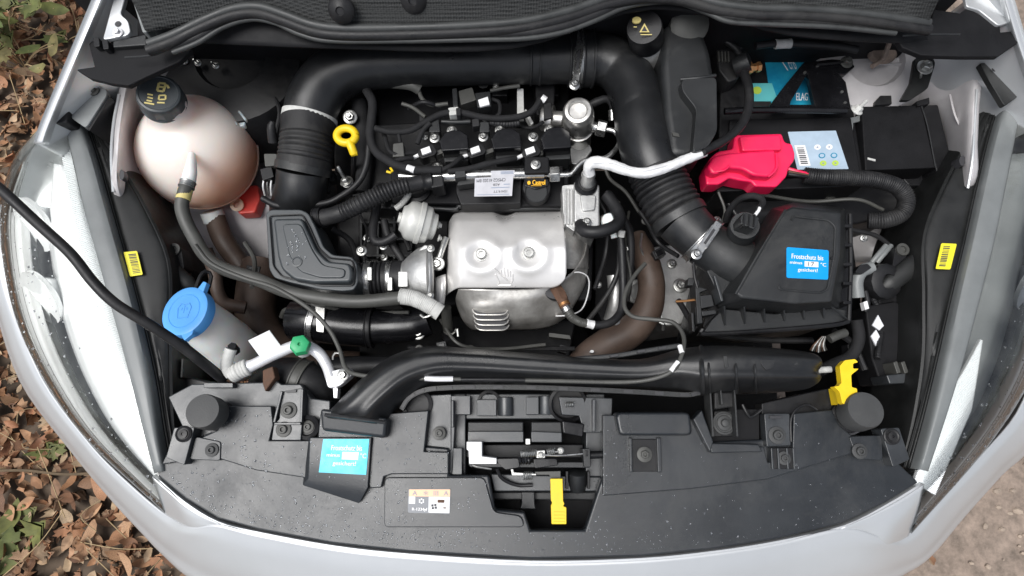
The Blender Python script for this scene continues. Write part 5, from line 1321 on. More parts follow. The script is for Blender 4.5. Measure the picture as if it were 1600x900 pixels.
    MB().path([(694, 518, .66), (702, 523, .665), (710, 520, .66), (714, 512, .665), (716, 526, .665)], 1.8, 6).build('spring_clip', 'zinc', t)
    band(t, 'collar', (700, 516, .655), (702, 526, .645), 10, 'black', 1.1)
turbo()

def heat_shield():
    t = thing('heat_shield', 'bright pressed-metal heat shield with two bolts and a hand symbol', 'heat shield', (790, 400, .60))
    def hgt(x, y):
        # ridge across the plate, a roll-off at the back and left, two dished bolt seats
        z = .772 - .000012 * (y - 395) ** 2 * (1.0 if y < 395 else .55)
        if y < 345: z -= .0009 * (345 - y)
        if x < 722: z -= .00005 * (722 - x) ** 2
        for (bx, by) in ((752, 398), (826, 396)):
            d = math.hypot(x - bx, (y - by) * 1.05)
            z -= .008 * math.exp(-(d / 15) ** 2); z += .0035 * math.exp(-((d - 27) / 9) ** 2)
        dn = math.hypot((x - 789), (y - 326) * .8); z -= .022 * math.exp(-(dn / 14) ** 4)
        z += .0022 * math.exp(-((y - 385) / 8) ** 2) * (1 if 770 < x < 808 or x > 845 else .3)
        z += .0006 * noise.noise(Vector((x * .04, y * .04, 0)))
        return z
    b = MB(); nx, ny = 70, 50; vs = []
    for j in range(ny + 1):
        v = j / ny
        for i in range(nx + 1):
            u = i / nx
            y0 = 329 + 8 * math.exp(-((u - .5) / .09) ** 2) * 1.0 - 3 * u
            if u < .10: y0 += (1 - u / .10) ** 2 * 18
            if u > .95: y0 += ((u - .95) / .05) ** 2 * 9
            y1 = 450
            if u > .86: y1 -= (1 - math.sqrt(max(0, 1 - ((u - .86) / .14) ** 2))) * 24
            if u < .13: y1 += (1 - u / .13) ** 1.5 * 16
            y = y0 + (y1 - y0) * v
            xl = 701 - 5 * v - (4 * ((v - .85) / .15) if v > .85 else 0); xr = 879 + 6 * min(1, v * 1.5)
            x = xl + (xr - xl) * u
            vs.append(W(x, y, hgt(x, y)))
    fs = [(j * (nx + 1) + i, j * (nx + 1) + i + 1, (j + 1) * (nx + 1) + i + 1, (j + 1) * (nx + 1) + i) for j in range(ny) for i in range(nx)]
    b.add(vs, fs).build('upper_plate', 'shield', t, solid=.0015, ang=80)
    # side tab
    MB().loft([[W(697, 428, .735), W(690, 430, .738), W(680, 434, .732)], [W(697, 450, .735), W(690, 452, .738), W(680, 452, .73)], [W(694, 478, .72), W(688, 479, .722), W(680, 478, .715)]], 5, 4).build('side_tab', 'shield', t, solid=.0015)
    for (x, y) in ((752, 398), (826, 396)):
        p = W(x, y, .7655); k = .0118
        MB().lathe(p, (0, -.05, 1), [(k, -.002), (k, .001), (k * .9, .002), (k * .74, .002), (k * .70, .007), (k * .6, .008), (k * .35, .008), (k * .3, .006), (k * .02, .006)], 28).build('shield_bolt', 'zinc', t)
    # embossed hand with a stroke through it
    def ridge(pts, r=1.1):
        P = [W(x, y, hgt(x, y) + .0008) for x, y in pts]; MB().tube(P, [.001 * r] * len(P), 6).build('hand_symbol', 'shield', t)
    ridge([(780, 440), (778, 446), (797, 446), (801, 438), (801, 428)], .8)
    for x, y0 in ((783, 422), (788, 418), (793, 419), (797, 423)): ridge([(x, y0), (x + .5, 432)], .9)
    ridge([(780, 440), (776, 432), (774, 429)], .9); ridge([(772, 419), (788, 434), (804, 448)], 1.3)
    # lower shell
    secs = [[(716, 452, .735), (750, 452, .745), (800, 452, .746), (850, 448, .742), (890, 430, .73), (912, 400, .71), (918, 375, .69)],
            [(712, 468, .71), (745, 468, .735), (800, 468, .738), (850, 466, .73), (892, 452, .71), (916, 425, .69), (920, 390, .68)],
            [(716, 485, .68), (742, 484, .722), (800, 484, .724), (850, 482, .712), (890, 472, .69), (914, 445, .67), (918, 410, .66)],
            [(724, 502, .65), (745, 503, .70), (800, 503, .702), (848, 500, .69), (884, 490, .67), (906, 462, .65), (914, 430, .64)],
            [(736, 516, .60), (752, 516, .66), (800, 516, .66), (845, 514, .65), (876, 502, .64), (896, 480, .62), (908, 450, .61)]]
    rn = random.Random(2)
    S_ = []
    for q in secs: S_.append([W(x, y, z + rn.uniform(-.004, .004)) for x, y, z in q])
    MB().loft(S_, 6, 6).build('lower_shell', 'shield_old', t, solid=.0015, ang=80)
    # back side shell rising on the right
    secs = [[(880, 345, .74), (898, 352, .725), (912, 366, .70), (918, 380, .68)], [(882, 380, .745), (902, 384, .73), (914, 392, .70), (920, 400, .67)], [(882, 420, .74), (900, 420, .725), (914, 420, .70), (920, 420, .66)]]
    MB().loft([[V(p) for p in q] for q in secs], 6, 6).build('side_shell', 'shield_old', t, solid=.0015)
    for k in range(4):
        y = 487 + 8 * k; x0 = 739 + 1.5 * k; x1 = 793 + .4 * k; z = .722 - .006 * k
        MB().prism([(x0, y - 2), (x1, y - 2), (x1 - 4, y + 4), (x0 + 4, y + 4)], z + .003, z - .006).build('louvre_slot', 'wing_dark', t)
        MB().path([(x0 - 1, y - 3, z + .003), (x0 + 5, y + 4, z + .007), ((x0 + x1) / 2, y + 5, z + .008), (x1 - 5, y + 4, z + .007), (x1 + 1, y - 3, z + .003)], 1.3, 8).build('louvre_lip', 'shield_old', t)
    MB().prism(oval(868, 458, 16, 9, 18), .735, .715).build('sensor_opening', 'wing_dark', t)
    # oxygen sensor and its lead
    t = thing('oxygen_sensor', 'rusty oxygen sensor with a ribbed silver lead under the shield', 'sensor', (880, 470, .68))
    MB().path([(868, 450, .735, 10), (876, 462, .742, 11), (880, 472, .745, 9)], 10, 6).build('hex_body', 'rust', t)
    MB().path([(879, 470, .745, 9), (884, 482, .748, 8)], 9, 18).build('barrel', 'rust', t)
    band(t, 'crimp', (881, 474, .746), (883, 478, .747), 8, 'copper', 1.12); band(t, 'crimp', (883, 480, .748), (887, 486, .748), 7.5, 'steel', 1.1)
    MB().path([(886, 484, .748, 8), (893, 495, .748, 7.5), (906, 503, .746, 7), (918, 506, .744, 6.5)], 7, 18, step=.0009, ribs=[(0, 1, 16, .14)]).build('ribbed_sleeve', 'hose_grey', t)
    band(t, 'ferrule', (916, 505, .744), (928, 508, .742), 6.5, 'foil', 1.05)
    MB().path([(928, 508, .742), (945, 507, .74), (960, 500, .735), (971, 484, .73), (974, 455, .73), (973, 420, .735), (971, 380, .74), (968, 362, .745)], 6.5, 14).build('lead', 'rubber', t)
    MB().path([(888, 430, .72), (902, 425, .725), (918, 432, .715), (920, 452, .70), (910, 482, .69), (890, 492, .70), (862, 494, .68)], 1.1, 6).build('thin_wire', 'foil', t)
heat_shield()

def thermostat():
    t = thing('thermostat_housing', 'cast aluminium housing between the heat shield and intake bellows', 'housing', (910, 320, .68))
    MB().prism(rnd([(878, 290), (898, 288), (898, 362), (884, 352), (880, 330)], 3), .765, .66).build('ribbed_half', 'cast_alu', t, bevel=.003)
    for k in range(3): MB().prism([(882 + 5 * k, 294), (884.5 + 5 * k, 294), (884.5 + 5 * k, 350), (882 + 5 * k, 350)], .770, .75).build('casting_rib', 'cast_alu', t, bevel=.0006)
    MB().prism(rnd([(897, 283), (937, 288), (937, 355), (912, 358), (897, 345)], 4), .778, .66).build('main_half', 'cast_alu', t, bevel=.004)
    MB().prism(rnd([(906, 304), (932, 304), (930, 328), (910, 330)], 4), .783, .77).build('boss', 'cast_alu', t, bevel=.002)
    MB().lathe(W(915, 292, .775), (0, 0, 1), [(.018, 0), (.018, .008), (.014, .012), (.014, .018), (.008, .018)], 28).build('port', 'black', t)
    MB().lathe(W(918, 286, .79), W(920, 266, .83) - W(918, 286, .79), [(.012, -.01), (.011, .006), (.009, .016), (.011, .026), (.009, .034)], 24).build('union', 'cast_alu', t)
    bolt(t, 917, 347, .785, 6, 'zinc')
    hose('bypass_hose', 'short black hose curling round the aluminium housing', 'hose', [(907, 350, .775), (912, 360, .785), (928, 363, .79), (948, 359, .79), (964, 351, .785), (968, 340, .778), (960, 322, .77), (948, 305, .765)], 10, 'rubber')
    t = thing('vacuum_valve', 'small tan and white plastic valve by the black curled hose', 'valve', (955, 350, .70))
    MB().lathe(W(952, 346, .76), (-.3, .1, 1), [(.012, 0), (.013, .004), (.010, .008), (.002, .009)], 24).build('disc', 'neck_white', t)
    MB().path([(957, 360, .76), (960, 372, .758)], 5, 10).build('nozzle', 'neck_white', t); MB().path([(972, 360, .755), (970, 370, .75)], 6, 8).build('white_joint', 'sleeve_grey', t)
thermostat()

def harness():
    t = thing('engine_harness', 'black taped wiring harness branching over the ignition coils', 'wiring harness', (640, 230, .74))
    def w_(pts, r, m='cloth_tape', name='branch', **k): return MB().path(pts, r, 12, **k).build(name, m, t)
    w_([(572, 140, .78), (582, 160, .785), (580, 190, .785), (578, 215, .785), (586, 235, .785), (604, 250, .785), (630, 262, .785), (650, 266, .785), (690, 266, .785)], 7)
    w_([(580, 200, .785), (576, 230, .78), (572, 260, .77), (560, 285, .76), (535, 305, .75), (505, 318, .745), (440, 322, .75), (410, 310, .75)], 5, 'rubber')
    w_([(586, 200, .785), (610, 206, .785), (640, 204, .785), (662, 192, .785), (690, 178, .785), (720, 176, .785), (760, 184, .785), (800, 184, .785), (830, 175, .785), (845, 155, .785)], 5)
    w_([(622, 207, .785), (624, 215, .783), (625, 222, .78)], 3)
    w_([(672, 192, .785), (660, 205, .782), (652, 225, .778)], 4)
    w_([(690, 266, .785), (706, 258, .785), (716, 250, .78), (722, 246, .775)], 4)
    w_([(700, 268, .786), (730, 264, .787), (760, 256, .785), (790, 250, .782), (806, 247, .775)], 4.5)
    w_([(612, 253, .785), (630, 248, .783), (645, 247, .775)], 4)
    w_([(600, 128, .775), (640, 132, .78), (656, 140, .775)], 9, 'hose_grey')
    w_([(654, 140, .776), (660, 155, .776), (675, 164, .776), (700, 162, .776)], 3.4, 'hose_grey')
    w_([(628, 162, .77), (645, 168, .77), (665, 183, .775)], 3, 'hose_grey')
    w_([(768, 155, .78), (780, 160, .78), (780, 178, .785), (770, 184, .785)], 3)
    w_([(766, 142, .78), (790, 137, .78), (812, 134, .78)], 3, 'hose_grey')
    w_([(765, 191, .775), (790, 194, .775), (812, 192, .775)], 6, 'rubber', 'corrugated_branch', step=.001, ribs=[(0, 1, 11, .18)])
    w_([(690, 190, .775), (712, 191, .775), (735, 190, .775)], 4, 'dark_box')
    w_([(560, 160, .74), (565, 200, .74), (570, 250, .73), (566, 300, .72)], 13, 'cloth_tape', 'trunk_branch')
    # plugs and clips of the harness
    def plug(q, z, m='dark_box', name='plug', r=2): return MB().prism(rnd(q, r), z, z - .02).build(name, m, t, bevel=.0015)
    plug([(706, 138), (714, 137), (716, 166), (708, 167)], .79); plug([(716, 142), (738, 136), (744, 156), (720, 164)], .785, 'hose_grey')
    c = plug([(742, 145), (766, 142), (768, 166), (746, 168)], .79, 'dark_box'); MB().prism([(747, 156), (762, 151), (765, 163), (750, 167)], .7935, .79).build('white_tab', 'white', c)
    plug([(700, 168), (716, 166), (718, 178), (702, 180)], .79, 'sleeve_grey'); plug([(712, 168), (720, 168), (720, 180), (713, 180)], .794, 'cloth_tape')
    plug([(672, 188), (686, 186), (688, 206), (670, 206)], .782, 'dark_box'); plug([(737, 186), (748, 184), (750, 196), (738, 198)], .785, 'rubber'); plug([(750, 190), (764, 190), (765, 206), (749, 206)], .782)
    plug([(614, 224), (630, 222), (632, 244), (613, 245)], .785, 'hose_grey', 'ribbed_plug')
    plug([(712, 262), (726, 262), (728, 276), (710, 278)], .79); plug([(722, 268), (744, 268), (742, 286), (714, 290)], .775)
    for (a, c) in (((636, 262, .788), (648, 266, .788)), ((846, 152, .787), (853, 157, .785))): band(t, 'tape_end', a, c, 5, 'foil', 1.1, False)
    MB().prism([(849, 160), (862, 158), (864, 184), (850, 186)], .78, .75).build('plug', 'rubber', t, bevel=.002)
    b = MB().path([(610, 262, .78), (614, 270, .78), (604, 268, .78)], 2, 6).build('yellow_tie', 'yellow', t)
    plug([(655, 178), (668, 182), (672, 196), (656, 198)], .765, 'rubber')
    for (x, y) in ((664, 214), (758, 186), (775, 136)): bolt(t, x, y, .77, 4, 'zinc', name='clip_bolt')
harness()
# ================================================================== front air duct, air filter box, battery
def front_duct():
    t = thing('air_duct', 'long black front air duct lying behind the trim panel', 'air duct', (850, 580, .78))
    # lofted body: back edge, crown, front edge for stations along the duct
    st = [((1276, 560, .80), (1279, 580, .835), (1272, 602, .80)), ((1262, 550, .80), (1265, 578, .858), (1257, 608, .80)), ((1200, 543, .80), (1202, 576, .868), (1196, 612, .80)),
          ((1130, 540, .80), (1130, 575, .870), (1128, 614, .80)), ((1096, 541, .80), (1094, 576, .866), (1092, 616, .80)), ((1060, 546, .80), (1050, 574, .855), (1060, 608, .80)),
          ((1000, 561, .805), (1000, 580, .848), (1005, 606, .80)), ((920, 559, .805), (920, 577, .845), (925, 604, .80)), ((820, 551, .805), (820, 571, .846), (820, 601, .80)),
          ((740, 545, .805), (742, 566, .848), (748, 599, .80)), ((668, 541, .805), (680, 566, .852), (694, 599, .80)), ((612, 556, .805), (632, 580, .856), (660, 608, .80)),
          ((566, 590, .80), (598, 604, .858), (634, 626, .80)), ((526, 630, .80), (566, 636, .856), (610, 648, .80)), ((504, 652, .80), (552, 658, .845), (606, 664, .80))]
    secs = []
    for a, m_, c in st:
        A, M, Cc = V(a), V(m_), V(c)
        lift = (M.z - .80)
        q1 = A.lerp(M, .5); q1.z = .80 + lift * .93; q2 = M.lerp(Cc, .5); q2.z = .80 + lift * .93
        secs.append([Vector((A.x, A.y, .74)), A, q1, M, q2, Cc, Vector((Cc.x, Cc.y, .74))])
    MB().loft(secs, 6, 5).build('body', 'duct', t, ang=70)
    # moulded bands on the round end
    for (x, w_) in ((1095, 3), (1148, 2), (1106, 1.5), (1178, 1.5)):
        P = [W(x + d * .05, 542 + d, .802 + .071 * math.sin(math.pi * (d + 1) / 75) ** .6) for d in (0, 8, 18, 30, 42, 54, 64, 71)]
        P = spline(P, 4); MB().tube(P, [.0011 * w_] * len(P), 6).build('moulded_band', 'duct', t)
    MB().prism(rnd([(1130, 556), (1137, 556), (1139, 575), (1133, 575)], 2), .8725, .86).build('lock_tab', 'dark_box', t, bevel=.001)
    MB().prism(rnd([(1188, 562), (1212, 562), (1208, 574), (1198, 578), (1192, 573)], 2), .8715, .86).build('lock_tab', 'duct', t, bevel=.001)
    MB().prism(rnd([(1240, 564), (1246, 563), (1248, 570), (1242, 571)], 1), .866, .85).build('lock_tab', 'dark_box', t, bevel=.001)
    # slotted rail along the lower edge
    rail = [(628, 640, .80), (640, 622, .803), (664, 610, .805), (700, 606, .806), (760, 605, .806), (840, 606, .806), (920, 609, .806), (1000, 613, .806), (1068, 617, .806), (1092, 614, .806)]
    P = spline([V(p) for p in rail], 8); b = MB()
    for i in range(len(P) - 1):
        d = (P[i + 1] - P[i]); ax = Matrix((d.normalized(), Vector((-d.y, d.x, 0)).normalized(), Vector((0, 0, 1)))).transposed()
        b.box((P[i] + P[i + 1]) / 2, (d.length * 1.02, .0065, .010), ax=ax)
    o = b.build('rail', 'dark_box', t)
    for i in range(4, len(P) - 2, 5):
        d = (P[i + 1] - P[i]); ax = Matrix((d.normalized(), Vector((-d.y, d.x, 0)).normalized(), Vector((0, 0, 1)))).transposed()
        MB().box(P[i] + Vector((0, 0, .0035)), (.013, .0045, .006), ax=ax).build('rail_slot', 'wing_dark', o)
    rail2 = [(900, 561, .815), (960, 556, .818), (1010, 548, .822), (1062, 540, .826)]
    o = MB().path(rail2, 4, 8, squash=.6).build('rail', 'dark_box', t)
    for (x, y) in ((960, 556), (1002, 549), (1035, 544)): MB().prism([(x - 6, y - 1), (x + 6, y - 3), (x + 6, y + .5), (x - 6, y + 2.5)], .829, .82).build('rail_slot', 'wing_dark', o)
    # mouth collar on the panel
    a = [W(*p) for p in ((499, 638, .830), (605, 653, .830), (602, 685, .822), (502, 673, .822))]
    c = [Vector((p.x, p.y, .79)) for p in a]
    MB().hexa(a[::-1], c[::-1]).build('mouth_collar', 'panel', t, bevel=.005)
    MB().path([(508, 648, .852), (550, 653, .855), (602, 660, .852)], 3, 8).build('mouth_seam', 'duct', t)
    # foot bracket with two ribs and a washer bolt
    for (x0, x1) in ((1108, 1113), (1124, 1127), (1146, 1151)):
        MB().prism([(x0, 598), (x0 + 2.5, 598), (x1 + 3, 682 if x0 != 1124 else 632), (x1, 682 if x0 != 1124 else 632)], .818, .79).build('foot_rib', 'dark_box', t, bevel=.0006)
    MB().prism([(1116, 612), (1146, 612), (1150, 636), (1116, 640)], .808, .79).build('foot_bridge', 'black', t, bevel=.003)
    MB().prism(rnd([(1116, 642), (1145, 642), (1148, 682), (1114, 682)], 3), .799, .785).build('foot_plate', 'black', t, bevel=.0015)
    p = W(1131, 661, .80)
    MB().lathe(p, (0, 0, 1), [(.016, -.001), (.016, .002), (.0135, .003), (.0125, .0018), (.011, .0018), (.010, .0035), (.006, .0045), (.005, .008), (.003, .009)], 32).build('foot_bolt', 'buffer', t)
    MB().path([(1160, 632, .80), (1166, 644, .80), (1172, 652, .798), (1180, 648, .798), (1190, 640, .80)], 2.4, 8).build('moulded_lip', 'black', t)
front_duct()

def air_box():
    t = thing('air_filter_box', 'black air filter box with a slanted lid and blue antifreeze sticker', 'air filter box', (1225, 430, .62))
    base = [(1098, 512), (1110, 470), (1126, 400), (1150, 340), (1190, 330), (1326, 335), (1330, 420), (1326, 500), (1210, 514)]
    MB().prism(rnd(base, 4), .775, .62).build('base', 'black', t, bevel=.004)
    # rim of the base with ribs
    rim = [(1098, 520), (1112, 500), (1130, 482), (1210, 490), (1300, 480), (1322, 484), (1325, 503), (1210, 516)]
    MB().prism(rim, .795, .76).build('rim', 'dark_box', t, bevel=.002)
    P = [V(p) for p in ((1098, 514, .802), (1104, 522, .80), (1210, 516, .80), (1300, 508, .80), (1326, 502, .80))]
    MB().tube(spline(P, 4), [.0035] * 17, 8).build('rim_bead', 'black', t)
    MB().path([(1326, 502, .80), (1329, 420, .80), (1328, 335, .80)], 3.5, 8).build('rim_bead', 'black', t)
    # lid: sloping skirt up to the top face
    lo = [(1122, 482, .79), (1120, 460, .79), (1140, 430, .79), (1205, 326, .79), (1240, 316, .79), (1322, 326, .79), (1322, 400, .79), (1312, 482, .79), (1240, 490, .79)]
    hi = [(1160, 466, .86), (1149, 459, .86), (1158, 446, .86), (1222, 330, .86), (1237, 323, .86), (1314, 332, .86), (1313, 396, .86), (1299, 472, .86), (1242, 475, .86)]
    L0 = [V(p) for p in lo]; H0 = [V(p) for p in hi]; n = len(lo)
    b = MB().add(L0 + H0, [tuple(range(n, 2 * n))] + [(i, (i + 1) % n, n + (i + 1) % n, n + i) for i in range(n)])
    b.build('lid', 'dark_box', t, bevel=.004)
    # bead along two sides of the lid's top and the raised centre
    MB().path([(1149, 460, .8595), (1186, 395, .861), (1227, 328, .8605)], 2.2, 8).build('lid_edge', 'dark_box', t)
    top = [(1232, 340), (1296, 345), (1306, 352), (1304, 400), (1294, 452), (1284, 457), (1216, 452), (1172, 448)]
    b = MB()
    P = [W(x, y, .8605) for x, y in rnd([(1238, 338), (1294, 344), (1305, 354), (1303, 400), (1293, 452), (1282, 458), (1216, 452)], 6)]
    MB().tube(P, [.0016] * len(P), 8).build('lid_bead', 'dark_box', t)
    MB().prism(oval(1300, 403, 2.4, 2.4, 12), .8625, .86).build('lid_pip', 'black', t)
    for k in range(6):
        x = 1132 + 31 * k; y = 494 - 2.2 * k
        a0, a1 = W(x, y - 16, .815), W(x + 1, y + 14, .797)
        dx = Vector((.0012, 0, 0)); dn = Vector((0, 0, -.03))
        MB().hexa([a0 - dx, a0 + dx, a1 + dx, a1 - dx], [a0 - dx + dn, a0 + dx + dn, a1 + dx + dn, a1 - dx + dn]).build('rim_rib', 'dark_box', t)
    a0, a1 = W(1298, 478, .815), W(1323, 498, .80)
    MB().tube([a0, a1], [.0016, .0016], 6).build('rim_rib', 'dark_box', t)
    for k in range(5):
        y = 350 + 30 * k; MB().prism([(1318, y), (1332, y), (1332, y + 5), (1318, y + 5)], .806, .77).build('side_clip', 'black', t, bevel=.001)
    # inlet neck and sensor tower
    MB().path([(1098, 378, .80, 37), (1118, 390, .80, 37), (1142, 406, .80, 39), (1172, 422, .795, 42)], 38, 40).build('neck', 'dark_box', t)
    MB().prism([(1104, 422), (1120, 418), (1148, 440), (1132, 470), (1126, 468)], .81, .78).build('neck_gusset', 'dark_box', t, bevel=.002)
    MB().prism([(1115, 430), (1119, 431), (1131, 470), (1127, 471)], .818, .79).build('gusset_rib', 'panel_frame', t, bevel=.001)
    # bracket comb at the side of the box
    c = MB().prism([(1086, 440), (1092, 438), (1098, 505), (1090, 506)], .80, .77).build('side_bracket', 'dark_box', t, bevel=.001)
    for (q, z) in (([(1076, 434), (1088, 434), (1088, 446), (1074, 446)], .79), ([(1092, 448), (1106, 452), (1092, 458)], .80), ([(1094, 462), (1112, 460), (1116, 478), (1096, 482)], .80), ([(1096, 486), (1118, 484), (1120, 490), (1098, 494)], .80), ([(1080, 488), (1084, 488), (1086, 518), (1082, 518)], .79), ([(1086, 478), (1096, 478), (1098, 506), (1088, 506)], .795)):
        MB().prism(q, z, z - .02).build('bracket_tooth', 'dark_box', c, bevel=.001)
    MB().path([(1056, 471, .79), (1072, 470, .79), (1088, 468, .79)], 2, 8).build('wire_pin', 'copper', c)
    MB().path([(1084, 410, .80), (1085, 430, .80), (1090, 450, .80)], 2.5, 8).build('strap', 'black', c)
    # sticker
    q = [(1229, 386), (1295, 391), (1294, 437), (1229, 434)]
    s = patch(t, 'sticker', q, .8604, 'sticker_blue', .0007, 3); s['label'] = 'blue antifreeze sticker with white print'; z = .8618
    lettering(s, 'Frostschutz bis', q, z, .12, .20, .87, .36, 'white', bold=.005); lettering(s, 'minus', q, z, .08, .44, .37, .53, 'white', bold=.005)
    o = marks(s, q, z, [(.43, .42, .76, .60)], 'white', 'write_in_box'); lettering(s, '17', q, z + .0006, .52, .44, .66, .58, 'ink')
    lettering(s, '°C', q, z, .81, .44, .94, .56, 'white', bold=.005); lettering(s, 'gesichert!', q, z, .27, .65, .74, .80, 'white', bold=.005)
    # air flow sensor
    t = thing('air_flow_sensor', 'round black air flow sensor with a plug on the filter box neck', 'sensor', (1160, 365, .80))
    p = W(1156, 368, .82); ax = W(1166, 348, .875) - p; k = 22 * mpp(p)
    MB().lathe(p, ax, [(k * .98, -.02), (k, 0), (k, ax.length * .75), (k * .94, ax.length * .8), (k * .5, ax.length * .8)], 36).build('tower', 'dark_box', t)
    MB().prism([(1157, 340), (1163, 331), (1187, 340), (1183, 354), (1178, 358), (1158, 350)], .89, .86).build('plug', 'dark_box', t, bevel=.0015)
    for x in (1164, 1172, 1180): MB().prism([(x - 1, 334), (x + 1, 335), (x - 1, 354), (x - 3, 353)], .893, .88).build('plug_rib', 'black', t, bevel=.0005)
    MB().path([(1180, 336, .89), (1186, 328, .89), (1188, 322, .888)], 2.6, 8).build('cable_seal', 'white', t)
    MB().path([(1186, 326, .888), (1192, 316, .88), (1186, 308, .875), (1170, 306, .87), (1152, 314, .85), (1138, 332, .82), (1134, 345, .80)], 5, 12).build('cable', 'cloth_tape', t)
air_box()

def battery():
    t = thing('battery', 'black car battery with blue top label partly hidden by a bracket', 'battery', (1240, 220, .56))
    MB().prism(rnd([(1128, 86), (1320, 78), (1352, 290), (1120, 300)], 4), .735, .56).build('case', 'black', t, bevel=.004)
    MB().prism([(1140, 186), (1330, 182), (1346, 272), (1136, 280)], .742, .70).build('front_step', 'black_matt', t, bevel=.003)
    q = [(1194, 86), (1300, 84), (1310, 168), (1206, 168)]
    s = patch(t, 'top_label', q, .7355, 'battery_blue'); z = .7366
    MB().prism([(1174, 130), (1206, 130), (1216, 158), (1176, 158)], z, .7345).build('pale_field', 'battery_aqua', s)
    MB().prism(oval(1183, 141, 7, 6, 18), z + .0006, z - .0003).build('lime_disc', 'lime', s); marks(s, [(1216, 88), (1218, 88), (1232, 110), (1230, 110)], z, [(0, 0, 1, 1)], 'paper')
    lettering(s, 'EFB', [(1227, 88), (1238, 88), (1246, 108), (1235, 108)], z, 0, 0, 1, 1, 'paper'); lettering(s, 'ELAG', [(1244, 145), (1262, 145), (1262, 157), (1244, 157)], z, 0, 0, 1, 1, 'white', bold=.02)
    q = [(1231, 206), (1306, 204), (1326, 264), (1246, 265)]
    s = patch(t, 'white_label', q, .7425, 'paper_dim', rr=1); z = .7436
    marks(s, q, z, [(.06, .36, .28, .90)], 'white', 'barcode_field'); marks(s, q, z + .0005, [(.10, .42 + .05 * k, .24, .42 + .05 * k + (.03 if k % 3 else .018)) for k in range(9)], 'ink', 'bar_code')
    for (u, v, m_) in ((.52, .42, 'white'), (.76, .42, 'white'), (.56, .64, 'battery_blue'), (.80, .64, 'battery_blue'), (.54, .84, 'lime'), (.78, .84, 'lime')):
        x, y = on_quad(q, u, v); d = MB().prism(oval(x, y, 5.2, 4.2, 16), z + .0004, z - .0003).build('hazard_symbol', m_, s)
        MB().prism(oval(x, y, 3.6 if m_ == 'battery_blue' else 1.6, 2.8 if m_ == 'battery_blue' else 1.2, 12), z + .0008, z).build('symbol_core', 'paper_dim' if m_ == 'battery_blue' else 'ink_pale', s)
    # red terminal cover
    t = thing('terminal_cover', 'bright red plastic battery terminal cover', 'terminal cover', (1170, 250, .72))
    a = rnd([(1153, 210), (1222, 208), (1227, 222), (1238, 224), (1243, 240), (1242, 250), (1233, 262), (1230, 275), (1214, 292), (1180, 291), (1174, 284), (1158, 282), (1140, 278), (1124, 288), (1104, 288), (1101, 264), (1110, 246), (1122, 236), (1145, 232), (1148, 212)], 4)
    MB().prism(a, .775, .74).build('skirt', 'red_plastic', t, bevel=.004)
    MB().prism(rnd([(1106, 260), (1116, 243), (1140, 238), (1212, 233), (1216, 262), (1204, 276), (1178, 274), (1160, 264), (1140, 262), (1120, 272), (1112, 270)], 6), .792, .77, 1.05).build('crown', 'red_plastic', t, bevel=.006)
    MB().prism(rnd([(1156, 212), (1220, 210), (1222, 234), (1160, 236)], 4), .785, .77, 1.03).build('back_block', 'red_plastic', t, bevel=.003)
    MB().path([(1200, 276, .79), (1210, 268, .793), (1214, 258, .794), (1213, 240, .793)], 2, 8).build('moulded_edge', 'red_plastic', t)
    MB().path([(1118, 268, .79), (1132, 266, .793), (1140, 258, .794)], 1.6, 8).build('moulded_edge', 'red_plastic', t)
    b = thing('battery_lead', 'bundle of thin red and brown leads beside the red cover', 'cable', (1245, 270, .73))
    for k in range(3): MB().path([(1232, 264 + 4 * k, .77), (1246, 268 + 3 * k, .772), (1262, 272 + 2 * k, .77)], 3, 8).build('lead', ('red_plastic', 'rust', 'rubber')[k], b)
    # hold-down bracket with the triangular window
    t = thing('battery_bracket', 'black hold-down bracket with a triangular window over the battery', 'bracket', (1270, 140, .73))
    def slab(q, z0=.775, z1=.764): return MB().prism(q, z0, z1).build('web', 'black_gloss', t, bevel=.0015)
    slab([(1200, 168), (1225, 135), (1256, 97), (1262, 114), (1236, 158), (1234, 168)])
    slab([(1256, 97), (1300, 92), (1330, 94), (1336, 104), (1322, 116), (1262, 116)])
    slab([(1262, 114), (1310, 114), (1322, 128), (1330, 168), (1274, 168), (1272, 160)])
    slab([(1232, 163), (1276, 163), (1276, 170), (1230, 170)])
    MB().path([(1132, 174, .772), (1180, 172, .774), (1260, 172, .776), (1322, 173, .776)], 5.5, 14).build('rolled_edge', 'black_gloss', t)
    bolt(t, 1323, 97, .778, 8, 'hose_grey'); MB().path([(1276, 101, .778), (1300, 99, .778), (1318, 97, .778)], 2, 8).build('stiffener', 'black', t)
    for (x, y) in ((1258, 113), (1278, 102), (1316, 143), (1321, 160)): MB().prism(oval(x, y, 2.4, 2, 10), .777, .774).build('punch_mark', 'zinc', t)
    bolt(t, 1339, 172, .78, 8, 'sleeve_grey', (.3, .3, .9), rod=.02)
    # black control box at the outer end
    t = thing('fuse_box', 'square black control box standing at the battery end', 'control box', (1410, 220, .58))
    MB().prism(rnd([(1346, 166), (1440, 164), (1462, 262), (1352, 266)], 3), .745, .58).build('lid', 'black_matt', t, bevel=.003)
    MB().prism(rnd([(1442, 164), (1466, 163), (1492, 270), (1464, 272)], 3), .735, .58).build('side', 'black', t, bevel=.003)
    MB().path([(1440, 166, .747), (1450, 200, .7475), (1462, 262, .746)], 1, 6).build('edge_line', 'dark_box', t)
    for q in ([(1368, 158), (1376, 149), (1393, 149), (1394, 162), (1368, 164)], [(1432, 158), (1452, 152), (1453, 162), (1434, 166)]): MB().prism(q, .75, .72).build('clip', 'black', t, bevel=.001)
    MB().prism([(1356, 246), (1368, 249), (1368, 252), (1356, 249)], .7465, .744).build('paint_mark', 'sleeve_grey', t)
